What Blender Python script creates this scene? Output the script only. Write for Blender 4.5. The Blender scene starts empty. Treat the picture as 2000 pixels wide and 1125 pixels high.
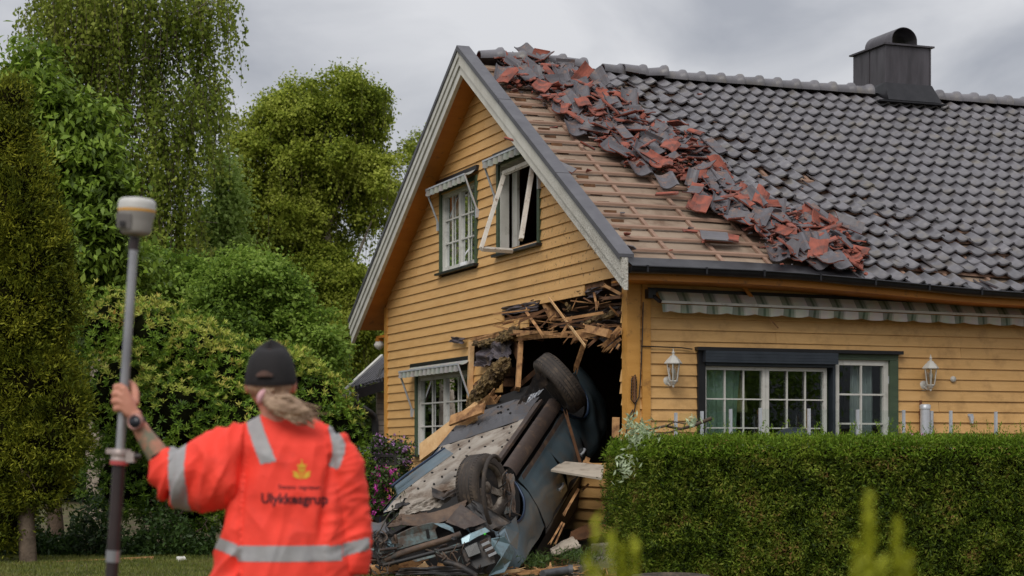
import bpy, bmesh, math, random
import numpy as np
from mathutils import Vector, Matrix, noise
R = math.radians
random.seed(7); rng = np.random.default_rng(11)
scene = bpy.context.scene
col = scene.collection
# ------------------------------------------------------------------ camera
F = 3700.0; HZ = 885.0; CH = 1.1           # focal length in photo pixels, horizon row, eye height
cd = bpy.data.cameras.new('camera'); cam = bpy.data.objects.new('camera', cd); col.objects.link(cam)
cam.location = (0, 0, CH); cam.rotation_euler = (R(90), 0, 0)
cd.sensor_width = 36; cd.lens = 36 * F / 2000; cd.shift_y = (HZ - 562.5) / 2000
cd.clip_start = .1; cd.clip_end = 3000
cd.dof.use_dof = True; cd.dof.focus_distance = 19.5; cd.dof.aperture_fstop = 3.4
scene.camera = cam
scene.render.resolution_x = 1024; scene.render.resolution_y = 576
scene.view_settings.view_transform = 'Standard'; scene.view_settings.look = 'None'
scene.view_settings.exposure = 0.40; scene.view_settings.gamma = 1
# ------------------------------------------------------------------ world: overcast daylight
SUN_EL, SUN_ROT = R(45), R(200)
w = bpy.data.worlds.new('World'); scene.world = w; w.use_nodes = True
nt = w.node_tree; nt.nodes.clear()
def N(nt, t, **kw):
    n = nt.nodes.new(t)
    for k, v in kw.items():
        if k in n.inputs.keys(): n.inputs[k].default_value = v
        else: setattr(n, k, v)
    return n
out = N(nt, 'ShaderNodeOutputWorld'); bg = N(nt, 'ShaderNodeBackground'); bg2 = N(nt, 'ShaderNodeBackground')
sky = N(nt, 'ShaderNodeTexSky'); sky.sky_type = 'NISHITA'; sky.sun_disc = False
sky.sun_elevation = SUN_EL; sky.sun_rotation = SUN_ROT
bg.inputs[1].default_value = .08
nt.links.new(sky.outputs[0], bg.inputs[0])
tc = N(nt, 'ShaderNodeTexCoord'); mp = N(nt, 'ShaderNodeMapping'); mp.inputs['Scale'].default_value = (1.0, 1.0, 2.0)
nt.links.new(tc.outputs['Generated'], mp.inputs[0])
nz = N(nt, 'ShaderNodeTexNoise', Scale=6.5, Detail=8.0, Roughness=.5, Distortion=.35); nt.links.new(mp.outputs[0], nz.inputs['Vector'])
rp = N(nt, 'ShaderNodeValToRGB'); e = rp.color_ramp.elements
e[0].position = .34; e[0].color = (.28, .29, .32, 1); e[1].position = .62; e[1].color = (.50, .502, .518, 1)
nt.links.new(nz.outputs['Fac'], rp.inputs[0])
sp = N(nt, 'ShaderNodeSeparateXYZ'); nt.links.new(tc.outputs['Generated'], sp.inputs[0])
mr = N(nt, 'ShaderNodeMapRange'); mr.inputs['From Min'].default_value = .05; mr.inputs['From Max'].default_value = 1
mr.inputs['To Min'].default_value = .93; mr.inputs['To Max'].default_value = 1.9
nt.links.new(sp.outputs[2], mr.inputs[0])
nt.links.new(rp.outputs[0], bg2.inputs[0]); nt.links.new(mr.outputs[0], bg2.inputs[1])
mx = N(nt, 'ShaderNodeMixShader'); mx.inputs[0].default_value = .93
nt.links.new(bg.outputs[0], mx.inputs[1]); nt.links.new(bg2.outputs[0], mx.inputs[2]); nt.links.new(mx.outputs[0], out.inputs[0])
sd = bpy.data.lights.new('sun', 'SUN'); sd.energy = 1.5; sd.angle = R(36); sd.color = (1, .96, .9)
so = bpy.data.objects.new('sun', sd); col.objects.link(so)
# sun direction: from behind the camera, a little left, high
az = R(200)
sdir = Vector((math.sin(az) * math.cos(SUN_EL), math.cos(az) * math.cos(SUN_EL), math.sin(SUN_EL)))
so.rotation_euler = sdir.to_track_quat('Z', 'Y').to_euler()
so.location = (-6, -10, 20)
# ------------------------------------------------------------------ helpers
def P(px, py, Y):                               # the point at distance Y seen at a photo pixel
    return Vector(((px - 1000) / F * Y, Y, CH + (HZ - py) / F * Y))
def S(r, g, b):                                 # sRGB 0-255 to linear
    f = lambda c: (c / 255 / 12.92) if c / 255 <= .04045 else ((c / 255 + .055) / 1.055) ** 2.4
    return (f(r), f(g), f(b), 1)
def mat(name, c1, c2=None, scale=6, rough=.6, metal=0, bump=0, bscale=40, stretch=(1, 1, 1), dirt=None, dscale=2.5, damt=(.5, .62), spec=.4, coord='Object', rvar=0, coat=0, dgrad=None, isl=0):
    m = bpy.data.materials.new(name); m.use_nodes = True; t = m.node_tree; b = t.nodes['Principled BSDF']
    b.inputs['Roughness'].default_value = rough; b.inputs['Metallic'].default_value = metal
    b.inputs['Specular IOR Level'].default_value = spec; b.inputs['Coat Weight'].default_value = coat
    tc = N(t, 'ShaderNodeTexCoord'); mp = N(t, 'ShaderNodeMapping'); mp.inputs['Scale'].default_value = stretch
    t.links.new(tc.outputs[coord], mp.inputs[0])
    nz = N(t, 'ShaderNodeTexNoise', Scale=scale, Detail=6.0, Roughness=.6); t.links.new(mp.outputs[0], nz.inputs['Vector'])
    r = N(t, 'ShaderNodeValToRGB'); r.color_ramp.elements[0].position = .32; r.color_ramp.elements[1].position = .68
    r.color_ramp.elements[0].color = c1; r.color_ramp.elements[1].color = c2 or c1
    t.links.new(nz.outputs['Fac'], r.inputs[0]); last = r.outputs[0]
    if dirt:
        nd = N(t, 'ShaderNodeTexNoise', Scale=dscale, Detail=9.0, Roughness=.68); t.links.new(tc.outputs[coord], nd.inputs['Vector'])
        rd = N(t, 'ShaderNodeValToRGB'); rd.color_ramp.elements[0].position = damt[0]; rd.color_ramp.elements[1].position = damt[1]
        t.links.new(nd.outputs['Fac'], rd.inputs[0])
        fac = rd.outputs[0]
        for ax_, a_, b_ in (dgrad or ()):
            sx_ = N(t, 'ShaderNodeSeparateXYZ'); t.links.new(tc.outputs[coord], sx_.inputs[0]); g_ = N(t, 'ShaderNodeMapRange'); g_.inputs['From Min'].default_value = a_; g_.inputs['From Max'].default_value = b_
            t.links.new(sx_.outputs[ax_], g_.inputs[0]); m_ = N(t, 'ShaderNodeMath', operation='MULTIPLY'); t.links.new(fac, m_.inputs[0]); t.links.new(g_.outputs[0], m_.inputs[1]); fac = m_.outputs[0]
        mxx = N(t, 'ShaderNodeMix', data_type='RGBA'); t.links.new(fac, mxx.inputs[0]); t.links.new(last, mxx.inputs[6]); mxx.inputs[7].default_value = dirt
        last = mxx.outputs[2]
    if isl:
        gi = N(t, 'ShaderNodeNewGeometry'); mi_ = N(t, 'ShaderNodeMapRange'); mi_.inputs['To Min'].default_value = 1 - isl; mi_.inputs['To Max'].default_value = 1 + isl; t.links.new(gi.outputs['Random Per Island'], mi_.inputs[0])
        hv_ = N(t, 'ShaderNodeHueSaturation'); t.links.new(mi_.outputs[0], hv_.inputs['Value']); t.links.new(last, hv_.inputs['Color']); last = hv_.outputs[0]
    t.links.new(last, b.inputs['Base Color'])
    if rvar:
        mr = N(t, 'ShaderNodeMapRange'); mr.inputs['To Min'].default_value = max(.05, rough - rvar); mr.inputs['To Max'].default_value = min(1, rough + rvar)
        t.links.new(nz.outputs['Fac'], mr.inputs[0]); t.links.new(mr.outputs[0], b.inputs['Roughness'])
    if bump:
        nb = N(t, 'ShaderNodeTexNoise', Scale=bscale, Detail=5.0); t.links.new(mp.outputs[0], nb.inputs['Vector'])
        bp = N(t, 'ShaderNodeBump', Strength=bump, Distance=.02); t.links.new(nb.outputs['Fac'], bp.inputs['Height']); t.links.new(bp.outputs[0], b.inputs['Normal'])
    return m
def leafmat(name, cols, clump=1.2, rough=.5, trans=.25, spec=.3):
    k_ = 1.0 if 'hedge' in name else 1.25; cols = [(c[0] * k_ * .96, c[1] * k_ * 1.03, c[2] * k_, 1) for c in cols]
    m = bpy.data.materials.new(name); m.use_nodes = True; t = m.node_tree; b = t.nodes['Principled BSDF']
    b.inputs['Roughness'].default_value = rough; b.inputs['Specular IOR Level'].default_value = spec
    g = N(t, 'ShaderNodeNewGeometry'); tc = N(t, 'ShaderNodeTexCoord')
    nz = N(t, 'ShaderNodeTexNoise', Scale=clump, Detail=3.0); t.links.new(tc.outputs['Object'], nz.inputs['Vector'])
    a = N(t, 'ShaderNodeMath', operation='MULTIPLY'); a.inputs[1].default_value = .5; t.links.new(g.outputs['Random Per Island'], a.inputs[0])
    a2 = N(t, 'ShaderNodeMath', operation='MULTIPLY_ADD'); a2.inputs[1].default_value = 1.3; a2.inputs[2].default_value = -.38
    t.links.new(nz.outputs['Fac'], a2.inputs[0])
    s = N(t, 'ShaderNodeMath', operation='ADD'); t.links.new(a.outputs[0], s.inputs[0]); t.links.new(a2.outputs[0], s.inputs[1])
    r = N(t, 'ShaderNodeValToRGB'); el = r.color_ramp.elements
    el[0].position = .12; el[1].position = .95; el[0].color = cols[0]; el[1].color = cols[-1]
    for i, c in enumerate(cols[1:-1]):
        x = el.new(.12 + .83 * (i + 1) / (len(cols) - 1)); x.color = c
    t.links.new(s.outputs[0], r.inputs[0]); t.links.new(r.outputs[0], b.inputs['Base Color'])
    tr = N(t, 'ShaderNodeBsdfTranslucent'); t.links.new(r.outputs[0], tr.inputs[0])
    mx = N(t, 'ShaderNodeMixShader'); mx.inputs[0].default_value = trans
    t.links.new(b.outputs[0], mx.inputs[1]); t.links.new(tr.outputs[0], mx.inputs[2]); t.links.new(mx.outputs[0], t.nodes['Material Output'].inputs[0])
    return m
def glassmat(name, tint=(.85, .9, .88, 1), refl=.12, rough=.01, bump=.0):
    m = bpy.data.materials.new(name); m.use_nodes = True; t = m.node_tree; t.nodes.remove(t.nodes['Principled BSDF'])
    tr = N(t, 'ShaderNodeBsdfTransparent'); tr.inputs[0].default_value = tint
    gl = N(t, 'ShaderNodeBsdfGlossy'); gl.inputs['Roughness'].default_value = rough; gl.inputs[0].default_value = (.9, .92, .95, 1)
    fr = N(t, 'ShaderNodeLayerWeight'); fr.inputs[0].default_value = .22
    ad = N(t, 'ShaderNodeMath', operation='MULTIPLY_ADD'); ad.inputs[1].default_value = .8; ad.inputs[2].default_value = refl
    t.links.new(fr.outputs['Fresnel'], ad.inputs[0])
    if bump:
        tc = N(t, 'ShaderNodeTexCoord'); nb = N(t, 'ShaderNodeTexNoise', Scale=3.0); t.links.new(tc.outputs['Object'], nb.inputs['Vector'])
        bp = N(t, 'ShaderNodeBump', Strength=bump, Distance=.02); t.links.new(nb.outputs['Fac'], bp.inputs['Height']); t.links.new(bp.outputs[0], gl.inputs['Normal'])
    mx = N(t, 'ShaderNodeMixShader'); t.links.new(ad.outputs[0], mx.inputs[0]); t.links.new(tr.outputs[0], mx.inputs[1]); t.links.new(gl.outputs[0], mx.inputs[2])
    t.links.new(mx.outputs[0], t.nodes['Material Output'].inputs[0])
    return m
def tag(o, label=None, cat=None, group=None, kind=None):
    if label: o['label'] = label
    if cat: o['category'] = cat
    if group: o['group'] = group
    if kind: o['kind'] = kind
    return o
def empty(name, loc, rz=0, label=None, cat=None, group=None):
    o = bpy.data.objects.new(name, None); col.objects.link(o); o.location = loc; o.rotation_euler = (0, 0, rz); o.empty_display_size = .1
    return tag(o, label, cat, group)
def link(name, me, parent=None):
    o = bpy.data.objects.new(name, me); col.objects.link(o)
    if parent: o.parent = parent
    return o
def dup(o, parent=None):
    c = o.copy(); col.objects.link(c)
    if parent: c.parent = parent
    for ch in list(o.children): dup(ch, c)
    return c
class MB:
    """collects faces; build() links ONE mesh object"""
    def __init__(s, fn=None): s.v = []; s.f = []; s.mi = []; s.fn = fn; s.sm = []
    def add(s, vs, fs, mi=0, smooth=False):
        b = len(s.v)
        s.v += [tuple(s.fn(*p)) if s.fn else tuple(p) for p in vs]
        for f in fs: s.f.append([b + i for i in f]); s.mi.append(mi); s.sm.append(smooth)
    def box(s, a0, a1, b0, b1, c0, c1, mi=0):
        vs = [(a, b, c) for a in (a0, a1) for b in (b0, b1) for c in (c0, c1)]
        s.add(vs, [(0, 1, 3, 2), (4, 6, 7, 5), (0, 4, 5, 1), (2, 3, 7, 6), (0, 2, 6, 4), (1, 5, 7, 3)], mi)
    def hexa(s, p, mi=0):                    # 8 points: bottom ring of 4, top ring of 4
        s.add(p, [(3, 2, 1, 0), (4, 5, 6, 7), (0, 1, 5, 4), (1, 2, 6, 5), (2, 3, 7, 6), (3, 0, 4, 7)], mi)
    def bar(s, p, q, w, t, up=(0, 0, 1), mi=0, w2=None, t2=None):
        p, q = Vector(p), Vector(q); d = (q - p).normalized(); up = Vector(up)
        sx = d.cross(up)
        if sx.length < 1e-4: sx = d.cross(Vector((1, 0, 0)))
        sx.normalize(); sy = sx.cross(d)
        w2 = w if w2 is None else w2; t2 = t if t2 is None else t2
        r0 = [p + sx * a * w / 2 + sy * b * t / 2 for a, b in ((-1, -1), (1, -1), (1, 1), (-1, 1))]
        r1 = [q + sx * a * w2 / 2 + sy * b * t2 / 2 for a, b in ((-1, -1), (1, -1), (1, 1), (-1, 1))]
        s.hexa(r0 + r1, mi)
    def tube(s, pts, rad, n=8, mi=0, caps=True, smooth=True, sq=1.0):
        pts = [Vector(p) for p in pts]; m = len(pts)
        if not hasattr(rad, '__len__'): rad = [rad] * m
        vs = []; prev = None
        for i in range(m):
            d = (pts[min(i + 1, m - 1)] - pts[max(i - 1, 0)]).normalized()
            if prev is None:
                a = d.orthogonal().normalized()
            else:
                a = prev - d * prev.dot(d)
                a = a.normalized() if a.length > 1e-5 else d.orthogonal().normalized()
            prev = a; b = d.cross(a)
            for k in range(n):
                t = 2 * math.pi * k / n; vs.append(pts[i] + (a * math.cos(t) + b * math.sin(t) * sq) * rad[i])
        fs = [(i * n + k, i * n + (k + 1) % n, (i + 1) * n + (k + 1) % n, (i + 1) * n + k) for i in range(m - 1) for k in range(n)]
        s.add(vs, fs, mi, smooth)
        if caps: s.add(vs[:n], [tuple(range(n))[::-1]], mi); s.add(vs[-n:], [tuple(range(n))], mi)
    def lathe(s, o, ax, prof, n=24, mi=0, smooth=True, sx=1, sy=1):    # prof: (radius, height) along ax
        o = Vector(o); ax = Vector(ax).normalized(); a = ax.orthogonal().normalized(); b = ax.cross(a); m = len(prof)
        vs = [o + ax * h + (a * math.cos(2 * math.pi * k / n) * sx + b * math.sin(2 * math.pi * k / n) * sy) * r for r, h in prof for k in range(n)]
        fs = [(i * n + k, i * n + (k + 1) % n, (i + 1) * n + (k + 1) % n, (i + 1) * n + k) for i in range(m - 1) for k in range(n)]
        s.add(vs, fs, mi, smooth)
        if prof[0][0] > 1e-4: s.add(vs[:n], [tuple(range(n))[::-1]], mi)
        if prof[-1][0] > 1e-4: s.add(vs[-n:], [tuple(range(n))], mi)
    def grid(s, fn, nu, nv, mi=0, smooth=True):
        vs = [fn(i / nu, j / nv) for i in range(nu + 1) for j in range(nv + 1)]
        fs = [(i * (nv + 1) + j, (i + 1) * (nv + 1) + j, (i + 1) * (nv + 1) + j + 1, i * (nv + 1) + j + 1) for i in range(nu) for j in range(nv)]
        s.add(vs, fs, mi, smooth)
    def poly(s, pts, d, mi=0):                # prism of a planar outline pushed by vector d
        n = len(pts); d = Vector(d); a = [Vector(p) for p in pts]; b = [p + d for p in a]
        s.add(a + b, [tuple(range(n))[::-1], tuple(range(n, 2 * n))] + [(i, (i + 1) % n, (i + 1) % n + n, i + n) for i in range(n)], mi)
    def build(s, name, mats, parent=None, org=None):
        me = bpy.data.meshes.new(name)
        v = s.v
        if org is not None: v = [(p[0] - org[0], p[1] - org[1], p[2] - org[2]) for p in v]
        me.from_pydata(v, [], s.f)
        for m in (mats if isinstance(mats, (list, tuple)) else [mats]): me.materials.append(m)
        me.polygons.foreach_set('material_index', s.mi); me.polygons.foreach_set('use_smooth', s.sm)
        me.update(); o = link(name, me, parent)
        if org is not None and parent is None: o.location = org
        return o
def npmesh(name, V, Fc, mats, parent=None, org=None, mi=None):       # quads from numpy
    me = bpy.data.meshes.new(name); nv, nf = len(V), len(Fc)
    if org is not None: V = V - np.array(org)[None]
    me.vertices.add(nv); me.vertices.foreach_set('co', V.astype(np.float32).ravel())
    me.loops.add(nf * 4); me.loops.foreach_set('vertex_index', Fc.astype(np.int32).ravel())
    me.polygons.add(nf); me.polygons.foreach_set('loop_start', np.arange(0, nf * 4, 4, dtype=np.int32)); 
    if mi is not None: me.polygons.foreach_set('material_index', mi.astype(np.int32))
    for m in (mats if isinstance(mats, (list, tuple)) else [mats]): me.materials.append(m)
    me.update(calc_edges=True); me.validate()
    o = link(name, me, parent)
    if org is not None and parent is None: o.location = org
    return o
def unit(a): return a / (np.linalg.norm(a, axis=1, keepdims=True) + 1e-9)
def leaves(C, D, L, Wd, fold=.25, nrm=None):
    """one folded diamond per centre C, long axis D, length L, width Wd"""
    n = len(C); D = unit(D); r = rng.normal(size=(n, 3)) if nrm is None else nrm + rng.normal(size=(n, 3)) * .35
    A = unit(np.cross(D, r)); B = np.cross(A, D)
    L = np.broadcast_to(L, n)[:, None]; Wd = np.broadcast_to(Wd, n)[:, None]
    V = np.stack([C - D * L / 2, C + A * Wd / 2 + B * Wd * fold - D * L * .05, C + D * L / 2, C - A * Wd / 2 + B * Wd * fold - D * L * .05], 1).reshape(-1, 3)
    Fc = np.arange(n * 4).reshape(-1, 4)
    return V, Fc
def merge(parts):
    V = []; Fs = []; b = 0
    for v, f in parts: V.append(v); Fs.append(f + b); b += len(v)
    return np.concatenate(V), np.concatenate(Fs)
def ell(px, py, rx, ry, Y, k=1.0):             # an ellipsoid of crown given where it stands
    c = P(px, py, Y); return (np.array(c), np.array([rx * Y / F, rx * Y / F * k, ry * Y / F]))
def clumps(E, n_cl, per, rc, flat=.6, shell=.75, amp=.30):
    """leaf centres: clumps scattered through ellipsoids E (towards their surface), and each clump's centre"""
    vols = np.array([np.prod(r) ** (2 / 3) for c, r in E]); pick = rng.choice(len(E), n_cl, p=vols / vols.sum())
    cc = np.zeros((n_cl, 3)); d = unit(rng.normal(size=(n_cl, 3))); rad = shell + (1 - shell) * rng.random(n_cl) ** .6
    rad *= 1 + amp * np.array([noise.noise(Vector(v * 2.6) + Vector((i_ * 7.0, 0, 0))) for v, i_ in zip(d, pick)]); inner = rng.random(n_cl) < .25; rad[inner] *= rng.random(inner.sum()) * .8 + .2
    for i, (c, r) in enumerate(E):
        m = pick == i; cc[m] = c + d[m] * r * rad[m][:, None]
    R_ = rc * (.6 + .8 * rng.random(n_cl))
    pts = np.repeat(cc, per, 0) + rng.normal(size=(n_cl * per, 3)) * np.repeat(R_, per)[:, None] * np.array([1, 1, flat]) * .6
    return pts, cc, np.repeat(d, per, 0)
# ------------------------------------------------------------------ house frame
TH = R(20.7); CT, ST = math.cos(TH), math.sin(TH)
OX, OY = 1.14, 18.5                              # the near corner of the house
def H(x, y, z): return Vector((OX + x * CT - y * ST, OY + x * ST + y * CT, z))
def ray(px, py):
    dx, dy, dz = (px - 1000) / F, 1, (HZ - py) / F
    ox, oy = -OX, -OY
    return Vector((ox * CT + oy * ST, -ox * ST + oy * CT, CH)), Vector((dx * CT + dy * ST, -dx * ST + dy * CT, dz))
def G(px, py, x=0):                              # photo pixel on the gable plane -> (y, z)
    o, d = ray(px, py); t = (x - o.x) / d.x; p = o + d * t; return p.y, p.z
def Lw(px, py, y=0):                             # photo pixel on the long wall's plane -> (x, z)
    o, d = ray(px, py); t = (y - o.y) / d.y; p = o + d * t; return p.x, p.z
EZ, RS, RY = 2.96, .62, 4.05                     # eave height, slope, ridge position
def sst(a, b, x): t = min(1, max(0, (x - a) / (b - a))); return t * t * (3 - 2 * t)
def roofz(x, y):
    yy = y if y <= RY else 2 * RY - y; t = (yy + .5) / 4.55
    return EZ + RS * (yy + .5) - .13 * sst(.8, 4.6, x) * (1 - t) - .06 * sst(.3, 2.5, x) * t
def Rf(px, py, dz=0):                            # photo pixel on the roof -> (x, y)
    o, d = ray(px, py); z0 = 0
    for _ in range(4):
        t = (EZ + z0 + dz + RS * (o.y + .5) - o.z) / (d.z - RS * d.y); p = o + d * t; z0 = roofz(p.x, p.y) - (EZ + RS * (p.y + .5))
    return p.x, p.y
def hthing(name, label, cat, x, y, z, group=None): return empty(name, H(x, y, z), TH, label, cat, group)
# ------------------------------------------------------------------ materials
YEL = mat('yellow_paint', S(214, 170, 110), S(202, 158, 98), 3, .55, bump=.12, bscale=30, stretch=(1, 1, 6), dirt=S(150, 112, 66), dscale=4, damt=(.50, .85), isl=.05)
YELG = mat('yellow_paint_gable', S(214, 170, 110), S(202, 156, 96), 2.5, .55, bump=.12, bscale=30, stretch=(1, 1, 6), dirt=S(92, 66, 40), dscale=22, damt=(.58, .64), dgrad=((1, 3.4, 1.6), (2, 2.4, 3.0)), isl=.05)
ORGL = mat('corner_paint', S(204, 150, 76), S(190, 136, 64), 3, .5, bump=.1, bscale=25, stretch=(1, 1, 4), dirt=S(140, 98, 52), dscale=7, damt=(.56, .7))
ORG = mat('ochre_trim', S(190, 122, 40), S(176, 110, 36), 3, .5, bump=.1, bscale=25, stretch=(1, 1, 4), dirt=S(120, 80, 40), dscale=7, damt=(.58, .7))
WHT = mat('white_paint', S(205, 203, 196), S(188, 186, 178), 4, .5, bump=.08, dirt=S(140, 136, 126), dscale=6, damt=(.55, .75))
WHTD = mat('dirty_white_paint', S(204, 201, 192), S(184, 180, 170), 5, .6, bump=.15, dirt=S(92, 82, 70), dscale=60, damt=(.46, .66), dgrad=((2, 4.3, 3.2),))
WHTS = mat('scuffed_white_paint', S(206, 200, 190), S(188, 180, 168), 8, .55, bump=.15, dirt=S(124, 104, 88), dscale=20, damt=(.56, .66))
GRN = mat('green_trim', S(72, 88, 66), S(62, 76, 58), 5, .5, bump=.1, stretch=(1, 1, 4))
FELT = mat('roof_felt', S(154, 136, 118), S(126, 108, 92), 1.6, .9, bump=.6, bscale=4, dirt=S(104, 82, 66), dscale=3, damt=(.5, .72))
BAT = mat('batten_wood', S(154, 124, 106), S(124, 98, 82), 7, .8, bump=.2, stretch=(.4, 4, 4))
TILE = mat('glazed_tile', S(104, 101, 105), S(86, 84, 88), 5, .42, spec=.7, rvar=.06, bump=.04, bscale=14, dirt=S(112, 104, 88), dscale=4, damt=(.52, .8), isl=.13)
RED = mat('broken_clay', S(156, 88, 72), S(116, 66, 56), 9, .9, bump=.2, bscale=60, dirt=S(92, 70, 66), dscale=7, damt=(.48, .66), isl=.16)
TILED = mat('dusty_broken_tile', S(92, 88, 92), S(62, 60, 65), 7, .5, spec=.5, rvar=.1, dirt=S(118, 92, 80), dscale=8, damt=(.52, .66), isl=.2)
ZINC = mat('chimney_sheet', S(92, 88, 92), S(70, 67, 70), 3, .42, metal=.5, stretch=(3, 3, .5), rvar=.12, bump=.06, bscale=6)
CAPM = mat('barge_flashing', S(98, 97, 101), S(84, 83, 88), 4, .45, metal=.3, rvar=.1)
GUT = mat('gutter_metal', S(44, 43, 46), S(30, 30, 33), 6, .35, metal=.3, rvar=.1)
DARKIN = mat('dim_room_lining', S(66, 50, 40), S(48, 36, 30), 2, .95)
RAW = mat('raw_timber', S(188, 144, 96), S(150, 108, 70), 8, .8, bump=.4, bscale=25, stretch=(1, 1, 1), dirt=S(98, 66, 42), dscale=7, damt=(.5, .66))
RAW2 = mat('fresh_timber', S(222, 186, 138), S(196, 152, 104), 6, .75, bump=.3, bscale=30)
OLDW = mat('old_timber', S(120, 84, 56), S(76, 52, 36), 6, .85, bump=.4, bscale=22)
WRAP = mat('wind_paper', S(86, 78, 84), S(60, 54, 60), 5, .55, bump=.3, bscale=8, dirt=S(112, 96, 84), dscale=7, damt=(.5, .7))
WOOL = mat('mineral_wool', S(150, 126, 84), S(92, 74, 50), 26, .95, bump=1.0, bscale=70, dirt=S(64, 50, 36), dscale=12, damt=(.46, .6))
GLS = glassmat('window_glass', refl=.07, bump=.02)
GLS2 = glassmat('railing_glass', (.93, .96, .95, 1), refl=.0, rough=.02)
CURW = mat('white_curtain', S(206, 206, 206), S(180, 182, 184), 4, .8)
CURG = mat('green_curtain', S(168, 188, 170), S(146, 166, 148), 4, .8)
SCREEN = mat('dark_shutter_box', S(58, 64, 72), S(46, 52, 60), 5, .4, metal=.2)
ALU = mat('brushed_aluminium', S(196, 199, 204), S(172, 176, 182), 8, .4, metal=.25)
# ------------------------------------------------------------------ the house
house = empty('yellow_house', H(0, 0, 0), TH, 'ochre yellow wooden house with a torn open corner and a half stripped dark tiled roof', 'house')
def inpoly(x, y, pl):
    c = False; j = len(pl) - 1
    for i in range(len(pl)):
        (xi, yi), (xj, yj) = pl[i], pl[j]
        if (yi > y) != (yj > y) and x < (xj - xi) * (y - yi) / (yj - yi + 1e-12) + xi: c = not c
        j = i
    return c
def spans(pl, z):                                # where a horizontal line crosses an outline
    xs = []
    for i in range(len(pl)):
        (x0, z0), (x1, z1) = pl[i - 1], pl[i]
        if (z0 > z) != (z1 > z): xs.append(x0 + (x1 - x0) * (z - z0) / (z1 - z0))
    xs.sort(); return list(zip(xs[::2], xs[1::2]))
def cut(iv, holes):
    for a, b in holes:
        o = []
        for p, q in iv:
            if b <= p or a >= q: o.append((p, q)); continue
            if a > p: o.append((p, a))
            if b < q: o.append((b, q))
        iv = o
    return iv
def siding(mb, zb, zt, e, lo, hi, holes, jag=None, joints=.6, seed=1):
    rr = random.Random(seed); z = zb; k = 0
    while z < zt - .01:
        z1 = min(z + e, zt); zm = (z + z1) / 2
        hs = []
        for h in holes: hs += spans(h, zm)
        if jag:
            for a, b in spans(jag, zm): hs.append((a - rr.uniform(-.03, .09), b + rr.uniform(-.03, .05)))
        A, B = lo(zm), hi(zm)
        if B - A > .03:
            for p, q in cut([(A, B)], hs):
                if q - p < .02: continue
                cuts = [p, q]
                if q - p > 1.6 and rr.random() < joints * 2: cuts.insert(1, rr.uniform(p + .4, q - .4))
                for i in range(len(cuts) - 1):
                    s0, s1 = cuts[i], cuts[i + 1]
                    if i: s0 += .004
                    l0 = lo(z) if abs(s0 - A) < 1e-6 else s0; l1 = lo(z1) if abs(s0 - A) < 1e-6 else s0
                    r0 = hi(z) if abs(s1 - B) < 1e-6 else s1; r1 = hi(z1) if abs(s1 - B) < 1e-6 else s1
                    if l1 > r1: l1 = r1 = (l1 + r1) / 2
                    if jag and 0:
                        pass
                    dz = rr.uniform(-.0025, .0025); o0 = .024 + rr.uniform(-.002, .003)
                    mb.hexa([(l0, z + dz, o0), (r0, z - dz, o0), (r0, z, .0), (l0, z, .0), (l1, z1 + .006, .006), (r1, z1 + .006, .006), (r1, z1, .0), (l1, z1, .0)])
        z = z1; k += 1
gab = lambda s, z, o: (-o, s, z)
lon = lambda s, z, o: (s, -o, z)
def rect_px(fn, x0, y0, x1, y1):                  # window opening from its corners in the photo
    a = fn(x0, y0); b = fn(x1, y1); return a[0], b[0], a[1], b[1]
# openings on the gable, (y, z) rectangles: along y right-to-left in the picture
g1 = G(865, 372), G(934, 350), G(864, 535), G(932, 517)
yL, yR = G(863, 400)[0], G(935, 400)[0]; W1 = (yR, yL, 3.36, 4.36)
W2 = (G(1058, 400)[0], G(975, 400)[0], 3.39, 4.42)
W3 = (G(926, 800)[0], G(815, 800)[0], G(815, 888)[1], G(815, 735)[1])
print('gable windows', W1, W2, W3)
def rc(w, g=0): return [(w[0] - g, w[2] - g), (w[1] + g, w[2] - g), (w[1] + g, w[3] + g), (w[0] - g, w[3] + g)]
holepx = [(1216, 545), (1182, 550), (1130, 572), (1084, 584), (1060, 592), (1055, 588), (985, 604), (982, 618), (1036, 620), (1036, 632), (1008, 648), (930, 668), (927, 672), (927, 715), (986, 712), (982, 760), (940, 775), (925, 830), (905, 905), (900, 960), (980, 985), (1060, 1000), (1105, 940), (1150, 905), (1216, 893)]
HOLE = [G(*p) for p in holepx]
gw = MB(gab)
top = lambda y: roofz(0, y) - .13
def glo(z):                                      # right (near) boundary of the gable at height z
    return 0.0 if z < EZ + RS * .5 - .13 else min(RY, (z + .13 - EZ) / RS - .5)
def ghi(z): return 8.1 if z < EZ + RS * .5 - .13 else max(RY, 2 * RY - ((z + .13 - EZ) / RS - .5))
siding(gw, .30, 5.62, .1155, glo, ghi, [rc(W1), rc(W2), rc(W3)], HOLE, seed=5)
gable = gw.build('gable_wall', [YELG], house)
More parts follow.
